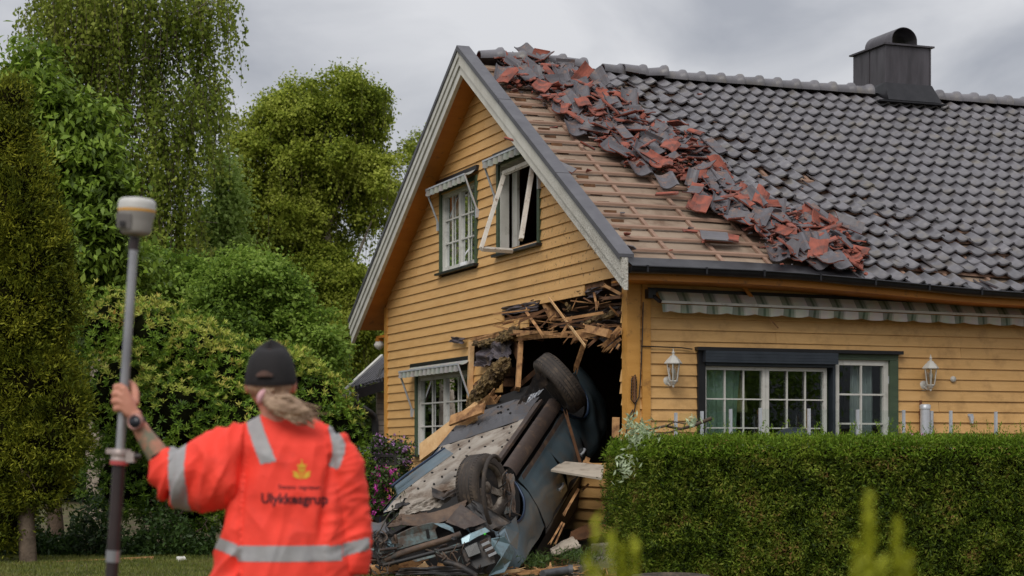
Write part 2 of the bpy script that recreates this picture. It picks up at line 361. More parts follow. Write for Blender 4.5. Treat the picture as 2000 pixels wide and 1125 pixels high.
# sheathing and studs behind the boards
sh = MB(gab)
z = .30
while z < 5.5:
    z1 = z + .112
    hs = []
    for h in (rc(W1), rc(W2), rc(W3), HOLE): hs += spans(h, z + .056)
    hs = [(a - .03 if h_ > 2 else a, b) for h_, (a, b) in enumerate(hs)]
    for p, q in cut([(glo(z + .056) + .02, ghi(z + .056) - .02)], hs):
        if q - p > .02: sh.box(p, q, z, z1 - .001, -.004, -.13)
    z = z1
sh.build('sheathing', [OLDW], gable)
LW1 = (Lw(1363, 800)[0], Lw(1750, 800)[0], .45, Lw(1500, 688)[1])
lw = MB(lon)
LEN = 9.5
lo0 = lambda z: 0.0
siding(lw, .30, 3.02, .112, lambda z: .02, lambda z: LEN, [rc(LW1)], None, seed=9)
side = lw.build('side_wall', [YEL], house)
sb = MB(lon)
for p, q, a, b in ((.02, LW1[0], .3, 3.05), (LW1[1], LEN, .3, 3.05), (LW1[0] + .001, LW1[1] - .001, LW1[3], 3.05), (LW1[0] + .001, LW1[1] - .001, .3, LW1[2])): sb.box(p, q, a, b, -.004, -.13)
sb.build('sheathing', [OLDW], side)
# foundation, far walls and rooms behind
fo = MB(); fo.box(.03, LEN - .03, .05, 8.05, -.2, .30); fo.build('foundation', mat('foundation_concrete', S(120, 116, 110), S(96, 92, 88), 6, .9, bump=.3), house)
bw = MB(); bw.box(.02, LEN, 8.0, 8.1, .3, 3.0)
bw.hexa([(LEN - .1, 0, .3), (LEN, 0, .3), (LEN, 8.1, .3), (LEN - .1, 8.1, .3), (LEN - .1, 0, 3.0), (LEN, 0, 3.0), (LEN, 8.1, 3.0), (LEN - .1, 8.1, 3.0)])
bw.poly([(LEN - .1, 0, 3.01), (LEN - .1, 8.1, 3.01), (LEN - .1, RY, 5.5)], (.1, 0, 0)); bw.build('far_wall', YEL, house)
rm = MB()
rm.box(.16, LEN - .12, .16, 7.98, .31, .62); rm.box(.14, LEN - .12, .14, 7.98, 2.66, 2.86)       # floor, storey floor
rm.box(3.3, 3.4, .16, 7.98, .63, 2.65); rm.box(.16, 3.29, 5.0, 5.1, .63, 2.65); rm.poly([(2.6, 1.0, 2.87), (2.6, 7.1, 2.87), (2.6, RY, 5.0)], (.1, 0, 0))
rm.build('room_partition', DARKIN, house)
pf = MB(); pf.box(3.27, 3.298, 1.5, 2.1, 1.5, 2.2); pf.build('picture_frame', [GUT], house)
# corner boards
cb = MB()
cb.hexa([(-.03, -.034, .9), (-.03, .09, .9), (.1, .09, .9), (.1, -.034, .9), (-.03, -.034, 3.0), (-.03, .1, 3.0), (.11, .1, 3.0), (.11, -.034, 3.0)])
cb.box(.13, .22, -.036, -.002, .3, 3.0)
cb.box(-.032, -.002, -.036, .085, .3, .9)
c1 = cb.build('corner_board', [ORGL], house)
cb2 = MB(); cb2.box(-.034, .0, 8.0, 8.12, .3, 3.1); cb2.build('corner_board', [ORGL], house)
# ------------------------------------------------------------------ roof
dk = MB(); nx, ny = 60, 30; X0, X1 = -.28, 9.8
def top_f(y0, y1, lift):
    return lambda u, v: (lambda x, y: (x, y, roofz(x, y) + lift + .006 * noise.noise(Vector((x * 2.3, y * 3, 1)))))(X0 + (X1 - X0) * u, y0 + (y1 - y0) * v)
dk.grid(top_f(-.5, RY, -.118), nx, ny); deck_top = dk.build('roof', [FELT], house)
d2 = MB(); d2.grid(top_f(-.5, RY, -.14), nx, ny); d2.grid(top_f(2 * RY + .5, RY, -.14), nx, 12)
d2.build('soffit', [ORG], deck_top)
d3 = MB(); d3.grid(top_f(2 * RY + .5, RY, -.03), nx, 12); d3.build('rear_slope', [TILE], deck_top)
NC = 20; YS = [-.5 + 4.5 * (k + .35) / NC for k in range(NC)]
for k, y in enumerate(YS):
    bt = MB()
    yj = y; x = -.22
    while x < 9.6:
        L = 3.3 if x > -.2 else random.Random(k).uniform(1.8, 3.2); x1 = min(9.7, x + L)
        n = max(2, int((x1 - x) / .4))
        for i in range(n):
            a, b = x + (x1 - x) * i / n, x + (x1 - x) * (i + 1) / n
            za, zb = roofz(a, yj) - .082, roofz(b, yj) - .082
            wj = .006 * math.sin(k * 7 + i)
            bt.hexa([(a, yj - .015, za - .018), (b, yj - .015, zb - .018), (b, yj + .015, zb), (a, yj + .015, za), (a, yj - .015, za + .005), (b, yj - .015, zb + .005), (b, yj + .015, zb + .023), (a, yj + .015, za + .023)])
        x = x1 + .01
    bt.build('batten', [BAT], deck_top)
x = -.2
while x < 9.6:
    cbm = MB()
    for i in range(12):
        a, b = -.48 + 4.5 * i / 12, -.48 + 4.5 * (i + 1) / 12
        cbm.hexa([(x, a, roofz(x, a) - .115), (x + .04, a, roofz(x, a) - .115), (x + .04, b, roofz(x, b) - .115), (x, b, roofz(x, b) - .115), (x, a, roofz(x, a) - .086), (x + .04, a, roofz(x, a) - .086), (x + .04, b, roofz(x, b) - .086), (x, b, roofz(x, b) - .086)])
    x += .52; cbm.build('counter_batten', [BAT], deck_top)
# tile profile: an S-shaped clay pantile, local x across, y up the slope
TW, TL = .178, .285
def prof(u):                                     # u 0..1 across the tile
    return -.026 * math.sin(math.pi * u / .74) if u < .74 else .015 * math.sin(math.pi * (u - .74) / .26)
def tile_mesh(mb, place, w=TW * 1.1, l=TL, nu=11, broken=None, mi=0, red=1, y0=0, yb=None):
    th = .018
    vs = []
    for j, vv in enumerate((0, .5, 1)):
        for i in range(nu + 1):
            u = i / nu; yy = vv * l
            if broken and j == 2: yy = l * broken(u)
            if broken and j == 1: yy = l * broken(u) * .5
            if vv == 0: yy -= .012 * math.sin(math.pi * u)
            vs.append((u * w, yy, prof(u)))
    n = len(vs)
    allv = [place(x, y, z) for x, y, z in vs] + [place(x, y, z - th) for x, y, z in vs]
    m = nu + 1; f = []
    mb.add(allv, [(j * m + i, j * m + i + 1, (j + 1) * m + i + 1, (j + 1) * m + i) for j in range(2) for i in range(nu)], mi, True)
    b = len(mb.v) - len(allv)
    def raw(fs, mi2, sm=False):
        for q in fs: mb.f.append([b + i for i in q]); mb.mi.append(mi2); mb.sm.append(sm)
    raw([(n + (j + 1) * m + i, n + (j + 1) * m + i + 1, n + j * m + i + 1, n + j * m + i) for j in range(2) for i in range(nu)], red, True)
    raw([(n + i, n + i + 1, i + 1, i) for i in range(nu)], mi)
    t = 2 * m
    raw([(t + i, t + i + 1, n + t + i + 1, n + t + i) for i in range(nu)], red)
    raw([(j * m, (j + 1) * m, n + (j + 1) * m, n + j * m) for j in range(2)], mi)
    raw([(n + j * m + nu, n + (j + 1) * m + nu, (j + 1) * m + nu, j * m + nu) for j in range(2)], mi)
INTpx = [(1095, 128), (1180, 190), (1215, 235), (1300, 262), (1370, 325), (1400, 378), (1450, 400), (1530, 425), (1590, 440), (1640, 470), (1668, 492), (1655, 540), (2400, 640), (2400, 100), (1300, 60)]
DAMpx = [(1095, 128), (1180, 190), (1215, 235), (1300, 262), (1370, 325), (1400, 378), (1450, 400), (1530, 425), (1590, 440), (1640, 470), (1668, 492), (1655, 560), (1980, 560), (1960, 470), (1850, 420), (1700, 385), (1600, 350), (1480, 280), (1330, 190), (1270, 130)]
INT = [Rf(*p) for p in INTpx]; DAM = [Rf(*p) for p in DAMpx]
CHx, CHy = Rf(1742, 190)
tf = MB(); rt = random.Random(3); cslope = math.cos(math.atan(RS)); up = Vector((0, cslope, cslope * RS)); nn = Vector((0, -cslope * RS, cslope))
def placer(x, y, rot=0, tilt=-.045, lift=0, roll=0, ax0=0):
    z = roofz(x, y) + lift - .045
    M_ = Matrix.Rotation(rot, 3, 'Z') @ Matrix.Rotation(-tilt, 3, 'X') @ Matrix.Rotation(roll, 3, 'Y')
    dzx = (roofz(x + .1, y) - roofz(x, y)) / .1
    ex = Vector((1, 0, dzx))
    def f(a, b, c):
        q = M_ @ Vector((a, b, c)); return tuple(Vector((x, y, z)) + ex * q.x + up * q.y + nn * q.z)
    return f
ntile = 0
for k in range(NC):
    yb = YS[k] - .5 * 4.5 / NC + .02
    if k == 0: yb = YS[0] - .16
    for c in range(int((9.7 + .2) / TW)):
        x = -.24 + c * TW + (.0 if k % 2 else .0)
        cx, cy = x + TW / 2, yb + .12
        if not inpoly(cx, cy, INT): continue
        if abs(cx - CHx) < .42 and cy > CHy + .12: continue
        dm = inpoly(cx, cy, DAM)
        if dm and rt.random() < .05 and cx > 2.2: continue
        if k > NC - 3 and 2.0 > cx: dm = True
        if dm: tile_mesh(tf, placer(x + rt.gauss(0, .016), yb + rt.gauss(0, .02), rt.gauss(0, .06), .12 + abs(rt.gauss(0, .04)), lift=.034 + abs(rt.gauss(0, .012)), roll=rt.gauss(0, .05)))
        else: tile_mesh(tf, placer(x + rt.gauss(0, .002), yb + rt.gauss(0, .003), rt.gauss(0, .012), .125 + rt.gauss(0, .006), lift=.03, roll=rt.gauss(0, .012)), red=0)
        ntile += 1
tf.build('tile_field', [TILE, RED], deck_top); print('tiles', ntile)
# ridge tiles
rg = MB()
def ridge_tile(mb, x0, x1, dz0=0, dz1=0, dy=0, skew=0):
    def f(u, v, off=0):
        x = x0 + (x1 - x0) * u; a = math.pi * (v * 1.16 - .08); r = .098 + off + (.022 if u > .80 else 0) - .016 * (1 - u)
        z = roofz(x, RY) - .048 + dz0 + (dz1 - dz0) * u
        return (x, RY + dy + skew * u - math.cos(a) * r * 1.15, z + math.sin(a) * r)
    mb.grid(lambda u, v: f(u, v), 8, 12); mb.grid(lambda u, v: f(u, 1 - v, -.014), 8, 12, 1)
    for u in (0, 1):
        mb.grid(lambda a, b, u=u: f(u, b if u else 1 - b, -.014 * (1 - a)), 1, 12)
x = -.1; k = 0; rr = random.Random(8)
while x < 9.4:
    L = .262
    if not (.95 < x < 1.35) and abs(x - CHx) > .47:
        j = 1 if x < 2.2 else .12
        ridge_tile(rg, x, x + L + .03, rr.gauss(.012, .014) * j, rr.gauss(.012, .014) * j, rr.gauss(0, .02) * j, rr.gauss(0, .03) * j)
    x += L; k += 1
rg.build('ridge_tile_row', [TILE, RED], deck_top)
# barge boards
def barge(side):
    s = 1 if side == 'r' else -1
    def yy(t): return (RY - (RY + .62) * t) if s == 1 else (RY + (RY + .62) * t)
    ang = math.atan(RS)
    def P0(t, dx, dn):                            # dn: drop below the roof line, vertical
        y = yy(t); return (dx, y, EZ + RS * ((y if s == 1 else 2 * RY - y) + .5) - dn + .07)
    m1, m2, m3 = MB(), MB(), MB()
    def slab(m, x0, x1, d0, d1, t0=0, t1=1):
        p = [P0(t0, x0, d1), P0(t1, x0, d1), P0(t1, x1, d1), P0(t0, x1, d1), P0(t0, x0, d0), P0(t1, x0, d0), P0(t1, x1, d0), P0(t0, x1, d0)]
        m.hexa(p)
    slab(m1, -.33, -.285, .02, .32); slab(m1, -.350, -.331, .02, .21); slab(m1, -.366, -.351, .02, .12) if s == -1 else None
    o = m1.build('barge_board', [WHTD if s == 1 else WHT], house)
    for t0, t1 in ((0, .3), (.303, .66), (.663, 1)): slab(m2, -.372, -.225, -.02, .012, t0, t1); slab(m2, -.380, -.373, -.02, .04, t0, t1)
    m2.build('flashing', [CAPM], o)
barge('r'); barge('l')
# tip of the near barge board, hanging down
# gutter, fascia, eave flashing
gt = MB(); fs_ = MB(); fl = MB()
def gz(x): return roofz(x, -.5)
seg = 24
for i in range(seg):
    a, b = -.22 + 10 * i / seg, -.22 + 10 * (i + 1) / seg
    fs_.hexa([(a, -.50, gz(a) - .215), (b, -.50, gz(b) - .215), (b, -.46, gz(b) - .215), (a, -.46, gz(a) - .215), (a, -.50, gz(a) - .13), (b, -.50, gz(b) - .13), (b, -.46, gz(b) - .12), (a, -.46, gz(a) - .12)])
    fl.hexa([(a, -.56, gz(a) - .085), (b, -.56, gz(b) - .085), (b, -.36, gz(b) + .01), (a, -.36, gz(a) + .01), (a, -.56, gz(a) - .08), (b, -.56, gz(b) - .08), (b, -.36, gz(b) + .014), (a, -.36, gz(a) + .014)])
fs_.build('fascia', [ORG], house); fl.build('eave_flashing', [GUT], house)
def gfun(off):
    def f(u, v):
        x = -.25 + 10 * u; a = math.pi * v; r = .055 - off
        return (x, -.575 + math.cos(a) * r, gz(x) - .10 - math.sin(a) * r * 1.1 + .003 * math.sin(x * 5))
    return f
gt.grid(gfun(0), 60, 8); gt.grid(lambda u, v: gfun(.005)(u, 1 - v), 60, 8)
for u in (0, 1): gt.grid(lambda a, b, u=u: gfun(0.005 + a * .05)(u, b), 1, 8)
gt.tube([(-.25 + 10 * i / 40, -.632, gz(-.25 + 10 * i / 40) - .098) for i in range(41)], .009, 6)
go = gt.build('gutter', [GUT], house)
for i in range(16):
    br = MB(); x = -.1 + i * .62; br.box(x, x + .02, -.645, -.51, gz(x) - .105, gz(x) - .085); br.box(x, x + .02, -.643, -.636, gz(x) - .15, gz(x) - .10)
    br.build('gutter_bracket', [GUT], go)
# eave soffit of the long side
es = MB()
for i in range(10):
    a, b = -.2 + i, -.2 + i + .998
    es.hexa([(a, -.455, gz(a) - .21), (b, -.455, gz(b) - .21), (b, -.03, gz(b) - .21), (a, -.03, gz(a) - .21), (a, -.455, gz(a) - .195), (b, -.455, gz(b) - .195), (b, -.03, gz(b) - .195), (a, -.03, gz(a) - .195)])
es.build('eave_soffit', [ORG], house)
# ------------------------------------------------------------------ chimney
hx0, hx1, hy0, hy1 = CHx - .40, CHx + .40, CHy + .05, CHy + .72
zc0 = roofz(CHx, CHy) - .12; zc1 = CH + (HZ - 88) / F * H(CHx, hy0, 0).y
print('chimney', CHx, CHy, zc0, zc1)
def chx(px, y): return Lw(px, 100, y)[0]
hx0, hx1 = chx(1729, hy0) - .0, chx(1817, hy0); 
# near corner seen at px 1735: left face recedes to 1667
cdep = 0
for yy in np.linspace(hy0 + .2, hy0 + 2, 60):
    if (H(hx0, yy, 0).x / H(hx0, yy, 0).y) * F + 1000 < 1667: cdep = yy - hy0; break
print('chimney w/d', hx1 - hx0, cdep); cdep = min(cdep, 1.3); hy1 = hy0 + cdep
cm = MB(); cm.box(hx0, hx1, hy0, hy1, zc0 - .35, zc1)
cm.box(hx0 - .006, hx0 + .012, hy0 - .008, hy0 - .0005, zc0 + .1, zc1 - .01); cm.box(hx1 - .012, hx1 + .006, hy0 - .008, hy0 - .0005, zc0 + .1, zc1 - .01)
cm.box(hx0 - .008, hx0 - .0005, (hy0 + hy1) / 2 - .01, (hy0 + hy1) / 2 + .01, zc0 + .1, zc1 - .01)
chim = cm.build('chimney', [ZINC], deck_top)
cp = MB(); cp.box(hx0 - .04, hx1 + .04, hy0 - .04, hy1 + .04, zc1 + .001, zc1 + .022)
cx_, r_ = (hx0 + hx1) / 2 + .0, .19
def cowl(off, y0, y1):
    return lambda u, v: (cx_ - math.cos(math.pi * v) * (r_ - off) , y0 + (y1 - y0) * u, zc1 + .024 + (.07 if 0 < v < 1 else 0) * 1 + math.sin(math.pi * v) * (r_ - off) * .9)
cy0, cy1 = hy0 + .08, hy1 - .05
cp.grid(cowl(0, cy0, cy1), 3, 20); cp.grid(lambda u, v: cowl(.008, cy0, cy1)(u, 1 - v), 3, 20)
for y in (cy0, cy1): cp.grid(lambda a, b, y=y: cowl(.008 * a, y, y)(0, b), 1, 20)
cp.build('chimney_cap', [ZINC], deck_top)
sk = MB(); sk.hexa([(hx0 - .05, hy0 - .16, roofz(hx0, hy0 - .16) + .02), (hx1 + .07, hy0 - .16, roofz(hx1, hy0 - .16) + .02), (hx1 + .07, hy1, roofz(hx1, hy0) + .02), (hx0 - .05, hy1, roofz(hx0, hy0) + .02),
    (hx0 - .012, hy0 - .02, roofz(hx0, hy0) + .16), (hx1 + .012, hy0 - .02, roofz(hx1, hy0) + .16), (hx1 + .012, hy1, roofz(hx1, hy0) + .16), (hx0 - .012, hy1, roofz(hx0, hy0) + .16)])
sk.box(hx0 - .22, hx1 + .08, hy0 - .25, hy0 - .1, roofz(hx0, hy0 - .2) + .0, roofz(hx0, hy0 - .2) + .02)
sk.build('flashing', [GUT], deck_top)
# ------------------------------------------------------------------ windows
def sash(mb, s0, s1, z0, z1, o0, o1, fw, cols, rows, mw=.018):
    mb.box(s0, s1, z0, z0 + fw, o0, o1); mb.box(s0, s1, z1 - fw, z1, o0, o1); mb.box(s0, s0 + fw, z0 + fw, z1 - fw, o0, o1); mb.box(s1 - fw, s1, z0 + fw, z1 - fw, o0, o1)
    a, b, c, d = s0 + fw, s1 - fw, z0 + fw, z1 - fw; om = (o0 + o1) / 2 + .004
    for i in range(1, cols): x = a + (b - a) * i / cols; mb.box(x - mw / 2, x + mw / 2, c, d, om, o1 - .004)
    for j in range(1, rows): z = c + (d - c) * j / rows; mb.box(a, b, z - mw / 2, z + mw / 2, om, o1 - .006)
    return a, b, c, d
def window(fn, parent, w, cols, rows, n=2, casing=.06, fw=.05, closed=True, depth=0):
    s0, s1, z0, z1 = w
    cs = MB(fn); c = casing
    cs.box(s0 - .01, s0 + c, z0, z1, -.1, .036); cs.box(s1 - c, s1 + .01, z0, z1, -.1, .036); cs.box(s0 - .01, s1 + .01, z1, z1 + c * .9, -.1, .038)
    wo = cs.build('window', [GRN], parent)
    si = MB(fn); si.box(s0 - .05, s1 + .05, z0 - .03, z0 - .001, -.1, .085); si.build('sill', [GUT], wo)
    fr = MB(fn); a, b = s0 + c + .001, s1 - c - .001; g = .025; zz0, zz1 = z0, z1 - .001
    fr.box(a, b, zz0, zz0 + g, -.09, .012); fr.box(a, b, zz1 - g, zz1, -.09, .012); fr.box(a, a + g, zz0 + g, zz1 - g, -.09, .012); fr.box(b - g, b, zz0 + g, zz1 - g, -.09, .012)
    fr.build('frame', [WHT], wo)
    if closed:
        a += g + .002; b -= g + .002; zz0 += g + .002; zz1 -= g + .002; st = (b - a) / n
        pn = MB(fn)
        for i in range(n):
            m = MB(fn); q = sash(m, a + st * i + .002, a + st * (i + 1) - .002, zz0, zz1, -.05, .0, fw * .75, cols, rows); m.build('sash', [WHT], wo)
            p = MB(fn); p.box(q[0], q[1], q[2], q[3], -.034, -.028); p.build('pane', [GLS], wo)
    return wo, (a, b, zz0, zz1)
def curtain(fn, parent, s0, s1, z0, z1, o, m, amp=.03, freq=40, gather=0):
    c = MB(fn)
    c.grid(lambda u, v: ((s0 + s1) / 2 + (s0 - s1) / 2 * (1 - 2 * u) * (1 - gather * math.sin(math.pi * v) * .6), z0 + (z1 - z0) * v, o + amp * math.sin(freq * (u + .03 * math.sin(7 * v)) * (s1 - s0)) + .01 * math.sin(u * 31)), 60, 8)
    c.build('curtain', [m], parent)
w1, _ = window(gab, house, W1, 2, 3)
curtain(gab, w1, W1[0] + .1, W1[1] - .1, W1[2] + .05, W1[3] - .05, -.11, CURW, .012, 60)
w2, q2 = window(gab, house, W2, 1, 1, closed=False)
w3, _ = window(gab, house, W3, 2, 3, casing=.07)
# a dark object and shelves in the open upstairs window
ob = MB(gab)
for i in range(5): ob.box(W2[0] + .1, W2[0] + .42, W2[2] + .06 + i * .045, W2[2] + .085 + i * .045, -.5, -.3)
ob.box(W2[0] + .08, W2[0] + .44, W2[2] + .3, W2[2] + .33, -.5, -.3)
ob.build('shelf', [RAW], w2)
ipw = MB(gab); ipw.box(W2[1] - .24, W2[1] - .075, W2[2] + .03, W2[3] - .06, -.16, -.13); ipw.build('inner_casing', [WHT], w2)
# opened casement, hinged at the left edge and swung outwards, its glass gone, two members hanging
sw = MB()
A_ = Vector((-.05, *G(990, 325, -.05))); 
def g3(px, py, x): y, z = G(px, py, x); return Vector((x, y, z))
TLc, BLc, BRc = g3(985, 342, -.06), g3(940, 486, -.50), g3(1000, 490, -.12)
TRc = g3(1042, 318, -.06); SP = g3(1018, 468, -.36)
for p, q in ((TLc, BLc), (BLc, BRc), (TRc, SP), (TRc + Vector((0, 0, .02)), TLc + Vector((0, 0, .02)))): sw.bar(p, q, .06, .04, up=(1, 0, .2)); sw.bar(p + Vector((-.02, 0, 0)), q + Vector((-.02, 0, 0)), .035, .02, up=(1, 0, .2))
wsw = sw.build('casement', [WHTS], w2); tag(wsw, 'white casement frame swung open with its glass gone')
# long wall: shutter box, two casements, door
lwn = MB(lon); s0, s1, z0, z1 = LW1
xd = Lw(1628, 750)[0]
lwn.box(s0 - .02, s0 + .06, z0, z1 - .002, -.1, .05); lwn.box(s0 - .045, s1 + .03, z1, z1 + .035, -.05, .10)
bx = lwn.build('window', [GUT], house)
m = MB(lon); m.box(s0 + .03, xd - .01, z1 - .115, z1 - .002, -.02, .115); m.box(xd - .035, xd - .005, z0, z1 - .116, -.09, .05); m.box(s0 + .061, xd - .036, z1 - .145, z1 - .1155, -.05, .06)
for i in range(3): m.box(s0 + .031, xd - .011, z1 - .09 + i * .03, z1 - .087 + i * .03, .1151, .118)
m.build('shutter_box', [SCREEN], bx)
a = s0 + .058; zt = z1 - .15
stp = (xd - .075 - a) / 2
for i in range(2):
    m = MB(lon); q = sash(m, a + stp * i, a + stp * (i + 1) - .003, z0, zt, -.06, .0, .036, 3, 5, .013); m.build('sash', [WHT], bx)
    p = MB(lon); p.box(q[0], q[1], q[2], q[3], -.036, -.030); p.build('pane', [GLS], bx)
curtain(lon, bx, a + .05, a + .47, z0, zt, -.13, CURG, .022, 62, .3)
curtain(lon, bx, xd - .072, xd - .038, z0, zt, -.05, GRN, .004, 90)
dr = MB(lon); a, b = xd + .004, s1 - .10
q = sash(dr, a, b, z0, z1 - .06, -.05, .012, .055, 2, 5, .018); door = dr.build('balcony_door', [WHT], house)
p = MB(lon); p.box(q[0], q[1], q[2], q[3], -.03, -.024); p.build('pane', [GLS], door)
for k in range(3):
    hg = MB(lon); hg.box(b - .002, b + .014, z1 - .3 - k * .42, z1 - .22 - k * .42, .0125, .022); hg.build('hinge', [ALU], door)
curtain(lon, door, a + (b - a) * .45, b - .08, z0, z1 - .1, -.16, CURW, .02, 60)
cg = MB(lon); cg.box(b + .003, s1, z0, z1 - .061, -.1, .045); cg.box(a, s1, z1 - .059, z1 - .001, -.1, .045); cg.build('door_casing', [GRN], door)
# standing lampshade shape behind the pane
lsd = MB(); lx, lz = Lw(1452, 745); lsd.lathe((lx, .42, lz - .30), (0, 0, 1), [(.24, 0), (.22, .2), (.12, .5), (.06, .55)], 20); lo_ = lsd.build('lamp_shade', [mat('cream_shade', S(170, 160, 110), None, rough=.8)])
lo_.parent = None; lo_.matrix_world = Matrix.Translation(H(0, 0, 0)) @ Matrix.Rotation(TH, 4, 'Z'); tag(lo_, 'cream lampshade standing behind the panes beside the green curtain', 'lamp')
# ------------------------------------------------------------------ ground
GRD = mat('lawn_soil', S(86, 92, 44), S(70, 62, 42), 1.4, .95, bump=.5, bscale=30, dirt=S(92, 78, 58), dscale=.8, damt=(.45, .6))
gm = MB(); gm.grid(lambda u, v: ((u - .5) * 1600, -300 + v * 1600, 0.0), 16, 16, smooth=False)
tag(gm.build('ground', [GRD]), kind='structure')
# ------------------------------------------------------------------ loose tiles lying on the roof
BANDpx = [(975, 108), (1060, 120), (1110, 135), (1215, 185), (1270, 235), (1350, 262), (1420, 330), (1440, 375), (1500, 400), (1600, 430), (1670, 466), (1700, 505), (1670, 526), (1520, 500), (1480, 470), (1440, 430), (1350, 408), (1345, 345), (1240, 330), (1180, 285), (1130, 245), (1080, 205), (1030, 170), (985, 160)]
BAND = [Rf(*p) for p in BANDpx]
rt = random.Random(21)
def loose(x, y, kind, yaw, tilt, roll, lift, w=None, l=None):
    """kind: whole grey tile, upturned red tile, or an angular broken piece"""
    m = MB(); M_ = Matrix.Rotation(yaw, 3, 'Z') @ Matrix.Rotation(tilt, 3, 'X') @ Matrix.Rotation(roll, 3, 'Y')
    org = Vector((x, y, roofz(x, y) - .03 + lift)); full = kind == 'whole'
    W0, L0 = TW * 1.12, TL * 1.1; w = w or W0; l = l or L0; th = .013; n = 7 if full else 4
    ua = 0 if full else rt.uniform(0, max(0, 1 - w / W0)); ub = ua + w / W0 if not full else 1
    e0, e1 = (0, 0) if full else (rt.uniform(-.5, .5), rt.uniform(-.6, .6)); kk = rt.uniform(.2, .8); kd = 0 if full else rt.uniform(-.15, .25); cut0 = not full and rt.random() < .5
    def P_(i, j):
        t = i / n; u = ua + (ub - ua) * t; lo = (e0 * (t - .5) * w) if cut0 else 0; hi = l + e1 * (t - .5) * w - kd * l * max(0, 1 - abs(t - kk) * 2.5)
        return Vector(((u - (ua + ub) / 2) * W0, lo + (hi - lo) * j / 3 - l / 2, prof(u) * (1.0 if full else .75) + (.006 if abs(t - .5) > .45 else 0)))
    def f(v):
        v = M_ @ v; o = org + Vector((v.x, 0, 0)) + up * v.y + nn * v.z; return tuple(o)
    top = [P_(i, j) for j in range(4) for i in range(n + 1)]; k = n + 1; V = [f(v) for v in top] + [f(v - Vector((0, 0, th))) for v in top]; q_ = len(top)
    tm = 1 if kind == 'red' else 0
    m.add(V, [(j * k + i, j * k + i + 1, (j + 1) * k + i + 1, (j + 1) * k + i) for j in range(3) for i in range(n)], tm)
    def raw(fs, mi2):
        for g__ in fs: m.f.append(list(g__)); m.mi.append(mi2); m.sm.append(False)
    raw([(q_ + (j + 1) * k + i, q_ + (j + 1) * k + i + 1, q_ + j * k + i + 1, q_ + j * k + i) for j in range(3) for i in range(n)], 1)
    raw([(q_ + i, q_ + i + 1, i + 1, i) for i in range(n)], 0 if full else 1); t = 3 * k; raw([(t + i, t + i + 1, q_ + t + i + 1, q_ + t + i) for i in range(n)], 1)
    raw([(j * k, (j + 1) * k, q_ + (j + 1) * k, q_ + j * k) for j in range(3)], tm if full else 1); raw([(q_ + j * k + n, q_ + (j + 1) * k + n, (j + 1) * k + n, j * k + n) for j in range(3)], tm if full else 1)
    return m, org
xs = [p[0] for p in BAND]; ys = [p[1] for p in BAND]
cnt = 0; spots = []
def put_loose(x, y, dens=1):
    global cnt
    k = rt.random(); kind = 'whole' if k < .28 else ('piece' if k < .60 else 'red')
    if kind == 'whole': roll = rt.gauss(0, .18); tilt = abs(rt.gauss(.08, .22)); lift = rt.uniform(.03, .13)
    else: roll = rt.gauss(0, .3) + (math.pi if (kind == 'red' and rt.random() < .4) else 0); tilt = rt.gauss(.0, .28); lift = rt.uniform(.015, .15)
    w = TW * rt.uniform(.4, 1.15) if kind != 'whole' else None; l = TL * rt.uniform(.45, 1.15) if kind != 'whole' else None
    yaw_ = rt.gauss(0, .28 if kind == 'whole' else 1.3); m, org = loose(x, y, kind, yaw_, tilt, roll, lift, w, l)
    m2 = MB(); m2.v = [tuple(Vector(p) - org) for p in m.v]; m2.f, m2.mi, m2.sm = m.f, m.mi, m.sm
    nm = {'whole': 'loose_tile', 'piece': 'tile_fragment', 'red': 'broken_tile'}[kind]
    o = m2.build(nm, [TILED, RED]); o.location = H(*org); o.rotation_euler = (0, 0, TH)
    zone = 'near the apex' if y > 3.35 else 'upper slope' if y > 2.5 else 'middle slope' if y > 1.5 else 'lower slope' if y > .5 else 'above the gutter'
    side_ = 'at the bare edge' if not inpoly(x - .32, y, BAND) else ('against the standing tiles' if not inpoly(x + .32, y, BAND) else 'amid the slide')
    size = 'wide' if (w or TW * 1.12) > TW * .85 else 'narrow'
    look = {'whole': 'whole dark tile', 'piece': size + ' snapped dark tile piece', 'red': size + ' tile piece showing red clay'}[kind]
    yw = (yaw_ + math.pi) % (2 * math.pi) - math.pi; ori = 'sideways' if .9 < abs(yw) < 2.2 else ('upside down' if abs(yw) >= 2.2 else ('askew left' if yw > .12 else 'askew right' if yw < -.12 else 'straight'))
    turn = 'steep' if abs(tilt) > .35 or .35 < abs(roll) < 2.7 else 'flat'
    lab = f'{look}, {turn}, {ori}, {side_}, {zone}'; grp = {'whole': 'loose dark roof tiles', 'piece': 'snapped pieces of dark tile', 'red': 'broken tiles showing red clay'}[kind]
    tag(o, lab, 'roof tile', grp); cnt += 1
tries = 0
while cnt < 298 and tries < 9000:
    tries += 1
    x, y = rt.uniform(min(xs), max(xs)), rt.uniform(min(ys), max(ys))
    jx, jy = (rt.gauss(0, .10), rt.gauss(0, .12)) if rt.random() < .5 else (0, 0)
    if not inpoly(x + jx, y + jy, BAND): continue
    if any((x - a) ** 2 + (y - b) ** 2 < .0062 for a, b in spots): continue
    spots.append((x, y)); put_loose(x, y)
